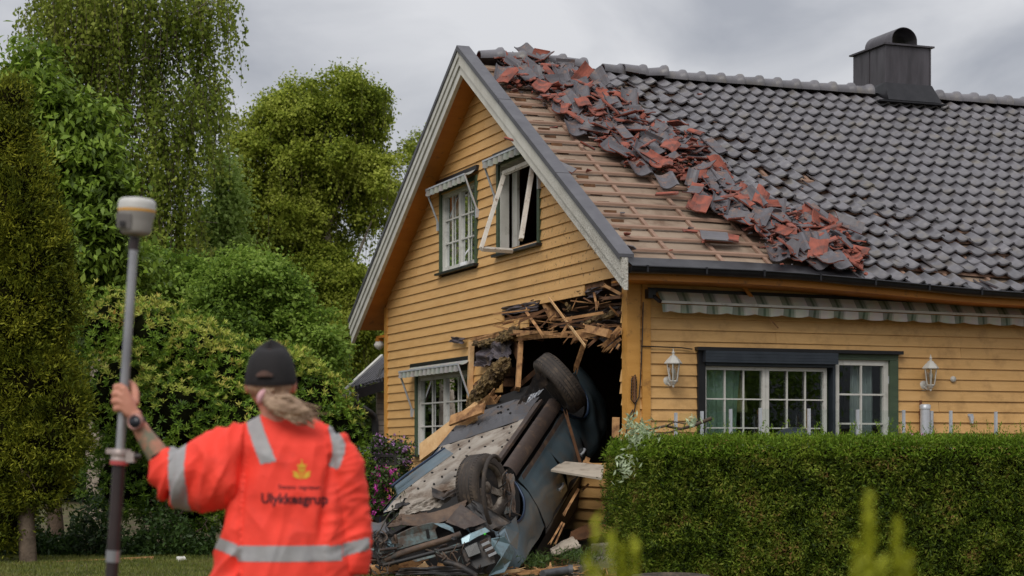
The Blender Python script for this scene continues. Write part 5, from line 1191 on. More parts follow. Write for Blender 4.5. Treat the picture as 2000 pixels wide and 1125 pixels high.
# ------------------------------------------------------------------ outbuilding behind the left corner
WB = mat('white_brick', S(150, 138, 128), S(126, 114, 104), 6, .9, bump=.3)
ob_ = empty('outbuilding', P(800, 885, 30) - Vector((0, 0, CH)), TH - R(4), 'low white brick outbuilding with a ribbed dark metal roof behind the gable corner', 'outbuilding')
bm_ = lambda px, py, Y: ob_.matrix_world.inverted() @ P(px, py, Y)
bpy.context.view_layer.update()
def obp(px, py, Y): return ob_.matrix_world.inverted() @ P(px, py, Y)
mb = MB(); a = obp(737, 800, 29.2); zt_ = obp(737, 772, 29.2).z
x0_ = a.x; 
for j in range(int(zt_ / .085) + 1):
    for i in range(12):
        xx = x0_ + i * .25 + (.12 if j % 2 else 0); 
        if i == 0 and j % 2: mb.box(x0_, x0_ + .11, a.y, a.y + .1, j * .085, j * .085 + .075)
        mb.box(xx, xx + .24, a.y, a.y + .1, j * .085, j * .085 + .075)
mb.box(x0_ + .005, x0_ + 3, a.y + .006, a.y + .12, 0, zt_ + .02, 1); mb.build('brick_wall', [WB, STONE], ob_)
mb = MB(); e0, e1, r0 = obp(682, 770, 28.6), obp(790, 740, 29.2), obp(750, 702, 31.0)
E0, E1, T0, T1 = P(680, 764, 28.5), P(800, 728, 29.2), P(752, 700, 31.0), P(860, 668, 31.6)
inv = ob_.matrix_world.inverted()
def rf(u, v):
    p = (E0 * (1 - u) + E1 * u) * (1 - v) + (T0 * (1 - u) + T1 * u) * v; q = inv @ p; q.z += .05 * (math.sin(u * 2 * math.pi * 18) > 0) + .03 * (1 - (v * 5) % 1) * 0; return q
mb.grid(rf, 176, 6, smooth=False); mb.grid(lambda u, v: rf(1 - u, v) - Vector((0, 0, .03)), 20, 2, smooth=False)
ro = mb.build('metal_roof', [mat('ribbed_roof', S(118, 116, 120), S(96, 94, 98), 6, .5, metal=.1)], ob_)
mb = MB(); q0, q1, q2 = inv @ E0, inv @ E1, inv @ T0
mb.bar(q0 + Vector((0, -.02, -.08)), q1 + Vector((0, -.02, -.08)), .03, .14, up=(0, 0, 1)); mb.build('fascia', [GUT], ob_)
mb = MB(); mb.bar(q0 + Vector((-.05, 0, -.03)), q2 + Vector((-.05, 0, .0)), .04, .13, up=(0, 0, 1)); mb.hexa([q0 + Vector(v) for v in ((-.1, -.06, -.05), (.1, -.02, -.25), (.12, .1, -.25), (-.1, .1, -.05), (-.1, -.06, .04), (.16, -.02, -.05), (.16, .1, -.05), (-.1, .1, .04))]); mb.build('barge_trim', [WHT], ob_)
mb = MB(); mb.tube([inv @ P(*p) for p in ((692, 768, 28.4), (694, 785, 28.4), (700, 793, 28.4), (722, 806, 28.8), (731, 814, 28.9), (733, 830, 28.9), (733, 900, 28.9), (733, 1000, 28.9))], .055, 12); mb.build('downpipe', [BLK], ob_)
mb = MB(); mb.tube([inv @ P(*p) for p in ((740, 738, 29.0), (744, 722, 29.4), (752, 712, 30.0))], .02, 6); mb.build('roof_hook', [BLK], ob_)
# ------------------------------------------------------------------ the person in the orange shirt, seen from behind
SKIN = mat('skin', S(196, 138, 116), S(182, 122, 100), 30, .55)
TATT = mat('tattooed_skin', S(176, 128, 104), S(160, 112, 92), 20, .55, dirt=S(116, 116, 96), dscale=13, damt=(.46, .56))
ORNG = mat('hi_vis_cloth', S(248, 72, 54), S(234, 62, 46), 5, .75, bump=.25, bscale=14, dirt=S(206, 60, 48), dscale=6, damt=(.55, .8))
REFL = mat('reflective_tape', S(158, 156, 156), S(142, 141, 142), 20, .45, spec=.3)
CAPB = mat('black_cap', S(30, 26, 27), S(22, 20, 21), 40, .85, bump=.2, bscale=200)
HAIR = mat('blond_hair', S(176, 146, 118), S(128, 100, 78), 34, .6, bump=.8, bscale=60, stretch=(1, 1, .25))
HAIRP = mat('ponytail_hair', S(184, 156, 130), S(116, 90, 72), 40, .6, bump=.9, bscale=60, stretch=(.25, 1, 1))
PINK = mat('pink_hair_tie', S(206, 160, 164), rough=.8)
PRINT = mat('dark_print', S(70, 18, 26), rough=.7); YPRINT = mat('yellow_print', S(214, 170, 50), rough=.7)
PY0 = 6.7; K = PY0 / F
proot = empty('person', (P(560, 0, PY0).x, PY0, 0), 0, 'person from behind in an orange reflective shirt and black cap, holding up a survey pole', 'person')
PR = Vector(proot.location)
def q(x, y, d=0): return Vector(((x - 1000) * K, PY0 + d * K, CH + (HZ - y) * K)) - PR
def loft(mb, rings, n=36):                       # rings: (cx, y, d, rx, rd) in photo pixels
    vs = [q(cx + rx * math.cos(2 * math.pi * k / n), y, d + rd * math.sin(2 * math.pi * k / n)) for cx, y, d, rx, rd in rings for k in range(n)]
    m = len(rings); mb.add(vs, [(i * n + k, i * n + (k + 1) % n, (i + 1) * n + (k + 1) % n, (i + 1) * n + k) for i in range(m - 1) for k in range(n)])
    mb.add(vs[:n], [tuple(range(n))[::-1]]); mb.add(vs[-n:], [tuple(range(n))])
def limb(mb, pts, n=20): mb.tube([q(*p[:3]) for p in pts], [p[3] * K for p in pts], n, smooth=True)
def egg(mb, x, y, d, rx, rd, rz, n=24):
    c = q(x, y, d); prof_ = [(math.sin(math.pi * i / 14), -math.cos(math.pi * i / 14)) for i in range(15)]
    vs = [c + Vector((r * rx * K * math.cos(2 * math.pi * k / n), r * rd * K * math.sin(2 * math.pi * k / n), h * rz * K)) for r, h in prof_ for k in range(n)]
    mb.add(vs, [(i * n + k, i * n + (k + 1) % n, (i + 1) * n + (k + 1) % n, (i + 1) * n + k) for i in range(14) for k in range(n)])
def remesh(mb, vox, smooth=2):
    me = bpy.data.meshes.new('tmp'); me.from_pydata(mb.v, [], mb.f); me.update()
    o = bpy.data.objects.new('tmp', me); col.objects.link(o)
    bm = bmesh.new(); bm.from_mesh(me); bmesh.ops.remove_doubles(bm, verts=bm.verts, dist=1e-5); bmesh.ops.recalc_face_normals(bm, faces=bm.faces); bm.to_mesh(me); bm.free()
    m = o.modifiers.new('r', 'REMESH'); m.mode = 'VOXEL'; m.voxel_size = vox; m.use_smooth_shade = True
    if smooth: s = o.modifiers.new('s', 'SMOOTH'); s.iterations = smooth; s.factor = .6
    dg = bpy.context.evaluated_depsgraph_get(); dg.update(); r = bpy.data.meshes.new_from_object(o.evaluated_get(dg)); bpy.data.objects.remove(o)
    for p in r.polygons: p.use_smooth = True
    return r
def hand(mb, wr, kn, thumb):
    """palm from wrist to knuckles; five separate finger chains"""
    for p in kn: limb(mb, [(wr[0], wr[1], wr[2], 12), ((wr[0] + p[0][0]) / 2, (wr[1] + p[0][1]) / 2, (wr[2] + p[0][2]) / 2, 11.5), (*p[0], 8)], 12)
    for p in kn: limb(mb, [(*pt, r) for pt, r in zip(p, (7.6, 7.2, 6.8, 6.2, 5.2))], 12)
    limb(mb, [(*pt, r) for pt, r in zip(thumb, (10, 8.5, 7.8, 6))], 12)
bd = MB()
egg(bd, 528, 742, 4, 44, 54, 60); egg(bd, 527, 768, 22, 34, 36, 36); egg(bd, 527, 752, 60, 6, 12, 12); egg(bd, 520, 788, 50, 16, 10, 10)       # skull, jaw, nose, chin
for s in (-1, 1): egg(bd, 528 + s * 46, 752, 6, 5, 12, 17)                                                   # ears
egg(bd, 512, 742, 52, 9, 6, 5); egg(bd, 544, 742, 52, 9, 6, 5); egg(bd, 528, 776, 56, 13, 5, 4)              # brows, lips
limb(bd, [(533, 775, 2, 33), (541, 800, -2, 32), (550, 830, -4, 40), (556, 850, 0, 50)])
loft(bd, [(560, 835, 0, 60, 30), (562, 870, 0, 86, 46), (562, 950, 0, 84, 52), (560, 1040, 0, 74, 48), (556, 1110, 0, 84, 54), (556, 1160, 0, 80, 56)])
limb(bd, [(495, 865, 0, 34), (430, 912, 4, 32), (352, 935, 8, 27), (330, 932, 8, 26)]); limb(bd, [(338, 940, 8, 25), (322, 908, 4, 24), (300, 876, 0, 21), (282, 848, -4, 17), (267, 820, -8, 14.5), (263, 806, -10, 14)])
limb(bd, [(640, 865, 0, 34), (672, 950, 4, 29), (684, 1020, 6, 24), (690, 1080, 4, 20), (690, 1135, 0, 15), (690, 1146, 0, 14)])
hand(bd, (264, 812, -10), [[(243, 756, -17), (229, 757, -10), (226, 759, 6), (234, 761, 20), (244, 762, 22)], [(240, 769, -18), (226, 770, -11), (223, 772, 6), (231, 774, 21), (242, 775, 23)], [(240, 783, -18), (225, 784, -11), (223, 786, 6), (230, 788, 20), (241, 788, 22)], [(243, 796, -17), (229, 798, -10), (227, 799, 5), (233, 800, 18), (242, 800, 20)]],
     [(262, 790, 0), (262, 768, 12), (256, 752, 18), (246, 745, 20)])
hand(bd, (690, 1142, 0), [[(680, 1180, -4), (677, 1196, -2), (677, 1210, 4), (680, 1220, 8), (682, 1226, 10)], [(687, 1183, -2), (686, 1201, 0), (686, 1216, 5), (688, 1228, 9), (690, 1232, 12)], [(695, 1182, 0), (696, 1199, 2), (696, 1213, 6), (697, 1223, 10), (698, 1228, 12)], [(702, 1178, 2), (704, 1192, 4), (704, 1203, 7), (704, 1211, 9), (704, 1216, 11)]],
     [(682, 1158, 8), (678, 1176, 16), (678, 1190, 20), (680, 1202, 22)])
for s in (-1, 1): limb(bd, [(556 + s * 38, 1150, 0, 48), (556 + s * 42, 1230, 2, 42), (556 + s * 44, 1320, 4, 30), (556 + s * 44, 1380, -2, 28), (556 + s * 44, 1460, -4, 18), (556 + s * 44, 1480, 2, 18), (556 + s * 46, 1482, 30, 14)])
bme = remesh(bd, .0040, 1); bme.materials.clear(); bme.materials.append(SKIN); bme.materials.append(TATT)
for p in bme.polygons:
    c = p.center; px = (c.x + PR.x) / K + 1000; py = HZ - (c.z - CH) / K
    if px < 345 and 832 < py < 960 and px > 272: p.material_index = 1
body = link('body', bme, proot)
ey = MB()
for s in (-1, 1): egg(ey, 528 + s * 15, 748, 49, 6, 6, 6, 12)
ey.build('eyes', [WHT], proot)
# shirt
jk = MB()
loft(jk, [(550, 803, 0, 38, 30), (553, 810, 0, 50, 36), (557, 820, 0, 74, 44), (560, 838, 0, 92, 54), (562, 870, 0, 106, 66), (565, 930, 0, 112, 74), (564, 1000, 0, 120, 80), (556, 1060, 0, 128, 86), (550, 1130, 0, 136, 90), (550, 1190, 0, 138, 92)], 48)
limb(jk, [(508, 858, 0, 42), (470, 880, 0, 58), (430, 916, 0, 74), (392, 934, 0, 64), (360, 940, 0, 56), (340, 938, 0, 44)], 28); limb(jk, [(350, 945, 0, 42), (332, 925, 2, 38), (318, 896, 0, 27), (315, 889, 0, 25)], 24)
limb(jk, [(640, 862, 0, 38), (664, 905, 0, 42), (678, 960, 2, 41), (686, 1020, 4, 36), (690, 1080, 4, 32), (689, 1120, 2, 27)], 24)
jme = remesh(jk, .0046, 6)
def pxy(c): return (c.x + PR.x) / K + 1000, HZ - (c.z - CH) / K
def ridge(v): return 1 - abs(noise.noise(v)) * 2
nr_ = [v.normal.copy() for v in jme.vertices]
for v, n_ in zip(jme.vertices, nr_):
    x, y = pxy(v.co); a = 0
    wt = sst(820, 900, y)
    a += .009 * wt * ridge(Vector((x / 38 + y / 130, y / 210, v.co.y * 4)))                 # long drop folds
    if x < 480: a += .016 * ridge(Vector(((x + y * .55) / 34, (y - x) / 130, 3)))              # sleeve folds radiating from the armpit
    if x > 640: a += .006 * ridge(Vector((x / 40, (y + x * .3) / 22, 5)))
    a += .016 * math.exp(-((x - (655 - (y - 880) * .12)) / 9) ** 2) * sst(860, 920, y) * sst(1070, 1010, y) * -1.6
    a += .012 * math.exp(-(((x - 478) - (y - 930) * -.05) / 8) ** 2) * sst(850, 900, y) * -1
    a -= .010 * math.exp(-((x - 590 - (y - 940) * .25) / 12) ** 2) * sst(980, 1040, y)
    a += .006 * ridge(Vector(((x - y * .5) / 60, (y + x * .5) / 70, 9))) * wt
    v.co += n_ * (a - .007)
jme.update(); jme.materials.clear(); jme.materials.append(ORNG)
shirt = link('shirt', jme, proot)
strips = [[(480, 819), (508, 808), (549, 901), (518, 906)], [(643, 826), (656, 838), (669, 852), (677, 868), (677, 882), (668, 912), (662, 916), (645, 909), (652, 890), (652, 864), (643, 840)],
          [(333, 860), (368, 860), (376, 1012), (343, 1012)], [(400, 1035), (472, 1060), (474, 1063), (672, 1063), (672, 1092), (474, 1092), (472, 1084), (400, 1062)], [(673, 1060), (722, 1048), (722, 1072), (673, 1085)]]
from mathutils.bvhtree import BVHTree
for i, st in enumerate(strips):
    idx = {}; V = []; Fc = []
    for p in jme.polygons:
        x, y = pxy(p.center)
        if inpoly(x, y, st) and (i >= 2 or p.normal.y < .1):
            if i in (0, 1) and p.center.y > .02: continue
            f = []
            for k in p.vertices:
                if k not in idx: idx[k] = len(V); V.append(jme.vertices[k].co + jme.vertices[k].normal * .0016)
                f.append(idx[k])
            Fc.append(f)
    me = bpy.data.meshes.new('reflective_band'); me.from_pydata(V, [], Fc); me.materials.append(REFL)
    for p in me.polygons: p.use_smooth = True
    link('reflective_band', me, shirt)
bvh = BVHTree.FromPolygons([v.co for v in jme.vertices], [tuple(p.vertices) for p in jme.polygons])
def stick(me):                                   # lay a flat print on the shirt's back
    for v in me.vertices:
        h = bvh.ray_cast(Vector((v.co.x, -2, v.co.z)), Vector((0, 1, 0)))
        v.co.y = (h[0].y if h[0] else -.1) - .0022
    me.update()
def text(name, s, x0, x1, base, m, off=0, capx=None):
    cu = bpy.data.curves.new('t', 'FONT'); cu.body = s; cu.size = 1; cu.offset = off; cu.resolution_u = 3
    o = bpy.data.objects.new('t', cu); col.objects.link(o); dg = bpy.context.evaluated_depsgraph_get(); dg.update(); me = bpy.data.meshes.new_from_object(o.evaluated_get(dg)); bpy.data.objects.remove(o)
    bm = bmesh.new(); bm.from_mesh(me); bmesh.ops.triangulate(bm, faces=bm.faces); bmesh.ops.subdivide_edges(bm, edges=bm.edges, cuts=1); bm.to_mesh(me); bm.free()
    xs_ = [v.co.x for v in me.vertices]; a, b = min(xs_), max(xs_); sc = (x1 - x0) / (b - a)
    for v in me.vertices:
        X, Y = x0 + (v.co.x - a) * sc, base - v.co.y * sc * (capx or 1); v.co = q(X, Y + (X - x0) * .02)
    me.materials.clear(); me.materials.append(m); stick(me); link(name, me, shirt)
text('lettering', 'Ulykkesgrup', 520, 646, 980, PRINT, .03, 1.05)
text('small_lettering', 'Statens vegvesen', 553, 632, 953, PRINT, .01)
em = MB()
def flat(pts): em.add([q(*p) for p in pts], [tuple(range(len(pts)))])
cxe = 597
flat([(cxe - 7, 913), (cxe - 9, 906), (cxe - 4, 908), (cxe, 902), (cxe + 4, 908), (cxe + 9, 906), (cxe + 7, 913)]); flat([(cxe - 1, 902), (cxe - 1, 897), (cxe + 1, 897), (cxe + 1, 902)])
flat([(cxe - 8, 915), (cxe + 8, 915), (cxe + 5, 920), (cxe - 5, 920)])
for s in (-1, 1):
    flat([(cxe + s * 2, 934), (cxe + s * 8, 921), (cxe + s * 18, 919), (cxe + s * 14, 925), (cxe + s * 17, 928), (cxe + s * 10, 933)][::s]); flat([(cxe, 936), (cxe + s * 1, 922), (cxe + s * 5, 920), (cxe + s * 1, 934)][::s])
bm = bmesh.new(); me = bpy.data.meshes.new('emblem'); me.from_pydata(em.v, [], em.f); bm.from_mesh(me); bmesh.ops.triangulate(bm, faces=bm.faces); bmesh.ops.subdivide_edges(bm, edges=bm.edges, cuts=1); bm.to_mesh(me); bm.free(); me.materials.append(YPRINT); stick(me); link('emblem', me, shirt)
# trousers and boots
tr = MB(); loft(tr, [(555, 1150, 0, 98, 66), (555, 1200, 0, 100, 68), (555, 1235, 0, 96, 64)])
for s in (-1, 1): limb(tr, [(555 + s * 42, 1210, 0, 55), (555 + s * 46, 1300, 2, 46), (555 + s * 46, 1380, 0, 42), (555 + s * 46, 1466, 0, 36)])
me = remesh(tr, .008, 4); me.materials.clear(); me.materials.append(ORNG); link('trousers', me, proot)
for s in (-1, 1):
    bt_ = MB(); limb(bt_, [(555 + s * 46, 1450, -4, 30), (555 + s * 46, 1476, 0, 26)]); egg(bt_, 555 + s * 48, 1480, 22, 22, 46, 14); me = remesh(bt_, .006, 2); me.materials.clear(); me.materials.append(CAPB); link('boot', me, proot)
# cap with the strap gap at the back
cp_ = MB()
def capf(u, v):                                  # v 0 rim .. 1 crown
    a = 2 * math.pi * u; zr = math.sin(v * math.pi / 2); rr_ = math.cos(v * math.pi / 2) ** .62
    back = max(0, -math.sin(a)) ** 6
    y0_ = 750 + 6 * math.sin(a) * -1 - 10 * max(0, math.sin(a))
    return q(528 + 50 * rr_ * math.cos(a), y0_ - 73 * zr, 4 + 62 * rr_ * math.sin(a))
cp_.grid(capf, 48, 14); cp_.grid(lambda u, v: q(528, 720, 4) + (capf(1 - u, v) - q(528, 720, 4)) * .97, 48, 14)
cp_.grid(lambda u, v: q(528 + (50 + v * 1.2) * math.cos(2 * math.pi * u), 750 - 6 * math.sin(2 * math.pi * u) - 10 * max(0, math.sin(2 * math.pi * u)) - 7 * v, 4 + (62 + v * 1.2) * math.sin(2 * math.pi * u)), 48, 2)
cap_ = cp_.build('cap', [CAPB], proot)
vz = MB(); vz.grid(lambda u, v: q(528 + (48 + 2 * v) * math.cos(math.pi * u) , 741 + 6 * v - 6 * math.sin(math.pi * u), 30 + (36 + 44 * v) * math.sin(math.pi * u)), 20, 6); vz.grid(lambda u, v: q(528 + (48 + 2 * v) * math.cos(math.pi * (1 - u)) , 743 + 6 * v - 6 * math.sin(math.pi * (1 - u)), 30 + (36 + 44 * v) * math.sin(math.pi * (1 - u))), 20, 6); vz.build('visor', [CAPB], cap_)
gp = MB(); gp.grid(lambda u, v: q(524 + 16 * (2 * u - 1), 738 - 19 * v * math.sin(math.pi * (.08 + .84 * u)) ** .6, -63.5 + 24 * v * v * 1.0 + 3 * (2 * u - 1) ** 2), 12, 6); gp.build('strap_gap', [mat('gap_hair', S(84, 56, 44), S(60, 42, 34), 30, .8)], cap_)
# hair: nape and ponytail
hr = MB(); egg(hr, 528, 752, -14, 45, 40, 34); egg(hr, 534, 772, -26, 34, 22, 18); limb(hr, [(520, 770, -46, 12), (534, 778, -52, 17)])
me = remesh(hr, .004, 3); me.materials.clear(); me.materials.append(HAIR)
for v in me.vertices: v.co += v.normal * .0022 * noise.noise(Vector((v.co.x * 60, v.co.y * 60, v.co.z * 260)))
hr_o = link('hair', me, proot)
pt = MB(); limb(pt, [(530, 782, -66, 13), (545, 792, -74, 19), (565, 796, -76, 20), (585, 800, -74, 17), (603, 806, -68, 12), (618, 812, -64, 6), (626, 815, -62, 2)]); limb(pt, [(540, 796, -70, 13), (556, 806, -76, 14), (580, 810, -74, 11), (604, 815, -68, 5)])
rh = random.Random(2)
for i in range(60):
    o1, o2 = rh.gauss(0, 5), rh.gauss(0, 8); limb(pt, [(530, 782 + o1, -70, 4), (550, 792 + o2, -82 + rh.gauss(0, 4), 3.4), (575, 797 + o2 * 1.4, -84 + rh.gauss(0, 5), 3), (598 + rh.gauss(0, 8), 808 + o2 * 1.2 + rh.gauss(0, 4), -74, 2.4), (612 + rh.gauss(0, 12), 815 + o2 + rh.gauss(0, 5), -66, .8)], 6)
pt.sm = [True] * len(pt.sm); pt.build('ponytail', [HAIRP], hr_o)
sc_ = MB(); sc_.lathe(q(520, 778, -56), (.9, -.35, -.3), [(.012, -.011), (.024, -.009), (.031, 0), (.024, .009), (.012, .011)], 20); sc_.build('hair_tie', [PINK], hr_o)
# watch
wt_ = MB(); axw = (q(267, 822, 0) - q(285, 852, 0)).normalized(); wt_.tube([q(272, 829, -8), q(269, 823, -9)], 17.5 * K, 20); wt_.build('strap', [CAPB], proot)
wt_ = MB(); wt_.lathe(q(270, 825, -20), (-.25, -1, .1), [(16.5 * K, 0), (17 * K, 4 * K), (16 * K, 8 * K), (12.5 * K, 9 * K), (12 * K, 8 * K), (.0001, 8 * K)], 24); o = wt_.build('watch', [mat('rose_metal', S(150, 112, 104), rough=.35, metal=.6)], proot)
wt_ = MB(); wt_.lathe(q(269.2, 824.6, -28.6), (-.25, -1, .1), [(12 * K, 0), (12 * K, .6 * K), (.0001, .7 * K)], 24); wt_.build('dial', [mat('dark_dial', S(28, 30, 38), rough=.15)], o)
# dark undersleeve edge at the cuff
cf = MB(); cf.tube([q(317, 889, 0) + Vector((0, 0, 0)), q(314.5, 884, 0)], 25.5 * K, 24, caps=False); cf.build('cuff_hem', [CAPB], shirt)
# ------------------------------------------------------------------ survey pole with receiver
RG = mat('receiver_grey', S(150, 146, 140), S(138, 134, 130), 8, .5); RG2 = mat('receiver_dark_grey', S(112, 108, 106), S(98, 94, 92), 8, .5); RW = mat('receiver_white', S(192, 190, 186), S(182, 180, 176), 8, .45)
YB = mat('amber_band', S(206, 150, 60), rough=.5); POLM = mat('pole_silver', S(170, 170, 172), S(140, 140, 144), 6, .3, metal=.6); CARB = mat('pole_black', S(52, 42, 42), S(40, 33, 34), 8, .4); CLMP = mat('clamp_grey', S(176, 166, 160), S(140, 120, 116), 14, .45, metal=.3); REDM = mat('red_band', S(170, 70, 70), rough=.6)
DP = 6.706
sp_ = empty('survey_pole', (P(200, 0, DP).x, DP, 0), 0, 'tall survey pole with a grey and amber satellite receiver on top, gripped by the person', 'survey pole')
SR = Vector(sp_.location); k2 = DP / F
def pl(x, y): return P(x, y, DP) - SR
topp, bot = pl(263, 458), pl(213, 1200); axp = (topp - bot).normalized(); gnd = bot + axp * (-(bot.z) / axp.z)
def ply(y): t = (y - 458) / (1200 - 458); return topp * (1 - t) + bot * t
mb = MB(); mb.tube([ply(485), ply(885)], 8.6 * k2, 20); mb.build('upper_pole', [POLM], sp_)
mb = MB(); mb.tube([ply(462), ply(488)], 10 * k2, 20); mb.build('pole_head', [CARB], sp_)
mb = MB(); mb.tube([ply(886), ply(1180)], 12.5 * k2, 20); mb.tube([ply(1181), ply(1181) * .0 + gnd + axp * .12], 10 * k2, 16); mb.build('lower_pole', [CARB], sp_)
mb = MB(); mb.tube([gnd + axp * .12, gnd + axp * .03, gnd], [9 * k2, 8 * k2, 1 * k2], 12); mb.tube([ply(1075), ply(1098)], 14 * k2, 16); mb.build('pole_tip', [POLM], sp_)
mb = MB(); c_ = ply(893); mb.lathe(c_ - axp * 14 * k2, axp, [(15 * k2, 0), (17 * k2, 2 * k2), (17 * k2, 12 * k2), (15.5 * k2, 14 * k2), (17 * k2, 16 * k2), (17 * k2, 26 * k2), (13 * k2, 30 * k2)], 20); mb.bar(c_ + Vector((-26 * k2, 0, 12 * k2)), c_ + Vector((22 * k2, 0, 10 * k2)), 8 * k2, 10 * k2); mb.bar(c_ + Vector((14 * k2, 0, 0)), c_ + Vector((30 * k2, 0, 0)), 26 * k2, 20 * k2); mb.build('clamp', [CLMP], sp_)
mb = MB(); mb.tube([c_ + Vector((22 * k2, -.005, 0)), c_ + Vector((42 * k2, -.005, 2 * k2))], [7 * k2, 5 * k2], 12); mb.build('clamp_knob', [CARB], sp_)
mb = MB(); mb.lathe(c_ - axp * 15 * k2, axp, [(18 * k2, 0), (18 * k2, 8 * k2)], 20); mb.build('red_band', [REDM], sp_)
hd = topp; ax2 = (axp + Vector((.0, 0, .4))).normalized()
c2 = pl(265, 459)
mb = MB(); mb.lathe(c2, ax2, [(22 * k2, 0), (27 * k2, 1.5 * k2), (30 * k2, 8 * k2), (31 * k2, 22 * k2), (33 * k2, 32 * k2), (35.5 * k2, 40 * k2), (36 * k2, 44 * k2)], 48); rb = mb.build('receiver_base', [RG], sp_)
mb = MB(); mb.lathe(c2, ax2, [(36.4 * k2, 44.2 * k2), (36.8 * k2, 49 * k2)], 48); mb.build('amber_band', [YB], sp_)
mb = MB(); mb.lathe(c2, ax2, [(36.3 * k2, 49.3 * k2), (36.5 * k2, 60 * k2), (35 * k2, 66 * k2), (30 * k2, 70 * k2), (16 * k2, 72.5 * k2), (.0001, 73 * k2)], 48); mb.build('receiver_dome', [RW], sp_)
mb = MB()
for x_, m_ in ((250, 0),): mb.hexa([pl(x_ - 15, 448) + Vector((0, -30 * k2, 0)), pl(x_ + 12, 450) + Vector((0, -32 * k2, 0)), pl(x_ + 12, 450) + Vector((0, -10 * k2, 0)), pl(x_ - 15, 448), pl(x_ - 17, 420) + Vector((0, -33 * k2, 0)), pl(x_ + 14, 422) + Vector((0, -36 * k2, 0)), pl(x_ + 14, 422) + Vector((0, -10 * k2, 0)), pl(x_ - 17, 420)])
o = mb.build('side_panel', [RG2], sp_)
mb = MB(); mb.bar(pl(241, 440) + Vector((0, -33.5 * k2, 0)), pl(251, 440.6) + Vector((0, -34.5 * k2, 0)), 9 * k2, 4 * k2, up=(0, -1, 0)); mb.build('socket', [BLK], sp_)
# ------------------------------------------------------------------ vegetation
BARK = mat('birch_bark', S(168, 156, 142), S(120, 106, 92), 6, .8, bump=.3, dirt=S(60, 50, 42), dscale=8, damt=(.55, .62)); BARKD = mat('dark_bark', S(92, 76, 62), S(58, 48, 40), 8, .9, bump=.5)
def add_leaves(name, V, Fc, m, parent=None, org=None): return npmesh(name, V, Fc, [m], parent, org)
def tree(name, label, cat, base, group=None): return empty(name, base, 0, label, cat, group)
def limbs(mb, p0, tips, r0, seed=0, sub=0, wob=.12):
    rr = random.Random(seed)
    for tp, st in tips:
        a = Vector(p0[0]) * (1 - st) + Vector(p0[1]) * st; b = Vector(tp); pts = [a]
        wob = wob * 1.0
        for i in range(1, 7): t = i / 6; pts.append(a.lerp(b, t) + Vector((rr.gauss(0, wob), rr.gauss(0, wob), rr.gauss(0, wob) + .35 * wob * math.sin(math.pi * t))) * (b - a).length * .22)
        r = r0 * (1 - st * .8); mb.tube(pts, [max(.006, r * (1 - .9 * i / 6)) for i in range(7)], 6)
        if sub:
            for i in (2, 3, 4, 5):
                for _ in range(sub):
                    c = pts[i]; d = Vector((rr.gauss(0, 1), rr.gauss(0, 1), rr.gauss(.2, .6))).normalized() * (b - a).length * .35
                    mb.tube([c, c + d * .5 + Vector((0, 0, .05)), c + d], [r * .3, r * .18, .005], 5)
def trunk(root, base, top, r, tips, m, seed, sub=2, name='trunk'):
    mb = MB(); rr = random.Random(seed); b, t = Vector(base), Vector(top); n = 8
    mb.tube([b.lerp(t, i / n) + Vector((rr.gauss(0, .05), rr.gauss(0, .05), 0)) * (i > 0) for i in range(n + 1)], [r * (1 - .8 * i / n) for i in range(n + 1)], 10)
    limbs(mb, (b, t), tips, r * .5, seed, sub); return mb.build(name, [m], root, org=root.location)
def crown(root, E, n_cl, per, rc, L, W_, m, flat=.6, shell=.8, droop=0, outw=.5, name='crown', amp=.3):
    pts, cc, d = clumps(E, n_cl, per, rc, flat, shell, amp)
    D = d * outw + rng.normal(size=pts.shape) * .7; D[:, 2] -= droop
    s = rng.uniform(.65, 1.25, len(pts)); V, Fc = leaves(pts, D, L * s, W_ * s, nrm=np.array([0, 0, 1.0]) + d * .6)
    return add_leaves(name, V, Fc, m, root, root.location)
def strands(root, starts, lo, hi, step, L, W_, m, sway=.06, name='crown', wide=.035, twigs=None, dn=1.0):
    C = []; D = []; tw = MB()
    for s0 in starts:
        ln = rng.uniform(lo, hi); n = int(ln / step); t = np.arange(n) * step
        az_ = rng.uniform(0, 6.28); out_ = rng.uniform(0, .25)
        x = s0[0] + math.cos(az_) * out_ * (1 - np.exp(-t * 2)) + sway * np.sin(t * 2.1 + az_) * .5; y = s0[1] + math.sin(az_) * out_ * (1 - np.exp(-t * 2)) + sway * np.cos(t * 1.7 + az_) * .5
        z = s0[2] - t * dn
        p = np.stack([x, y, z], 1) + rng.normal(size=(n, 3)) * wide; C.append(p)
        dd = rng.normal(size=(n, 3)) * .6; dd[:, 2] -= .8; D.append(dd)
        if twigs and rng.random() < .5: tw.tube([(x[i], y[i], z[i]) for i in range(0, n, max(1, n // 5))][:7] or [s0, s0], .004, 3, caps=False)
    C = np.concatenate(C); D = np.concatenate(D); s = rng.uniform(.6, 1.25, len(C)); V, Fc = leaves(C, D, L * s, W_ * s)
    o = add_leaves(name, V, Fc, m, root, root.location)
    if twigs: tw.build('hanging_twigs', [twigs], root, org=root.location)
    return o
g_ = lambda px, Y: Vector((P(px, 0, Y).x, Y, 0))
# --- lawn grass
GR = leafmat('grass_blades', [S(58, 66, 24), S(84, 92, 36), S(112, 112, 52), S(104, 96, 56)], 1.5)
n = 46000; X = rng.uniform(-6.5, -.2, n); Yg = rng.uniform(16.2, 20.6, n); C = np.stack([X, Yg, np.full(n, .015)], 1); D = rng.normal(size=(n, 3)) * .45; D[:, 2] = 1
V, Fc = leaves(C, D, rng.uniform(.03, .06, n), .006); o = add_leaves('grass', V, Fc, GR); tag(o, 'short mown lawn grass in front of the shrubs', 'grass', None, 'stuff')
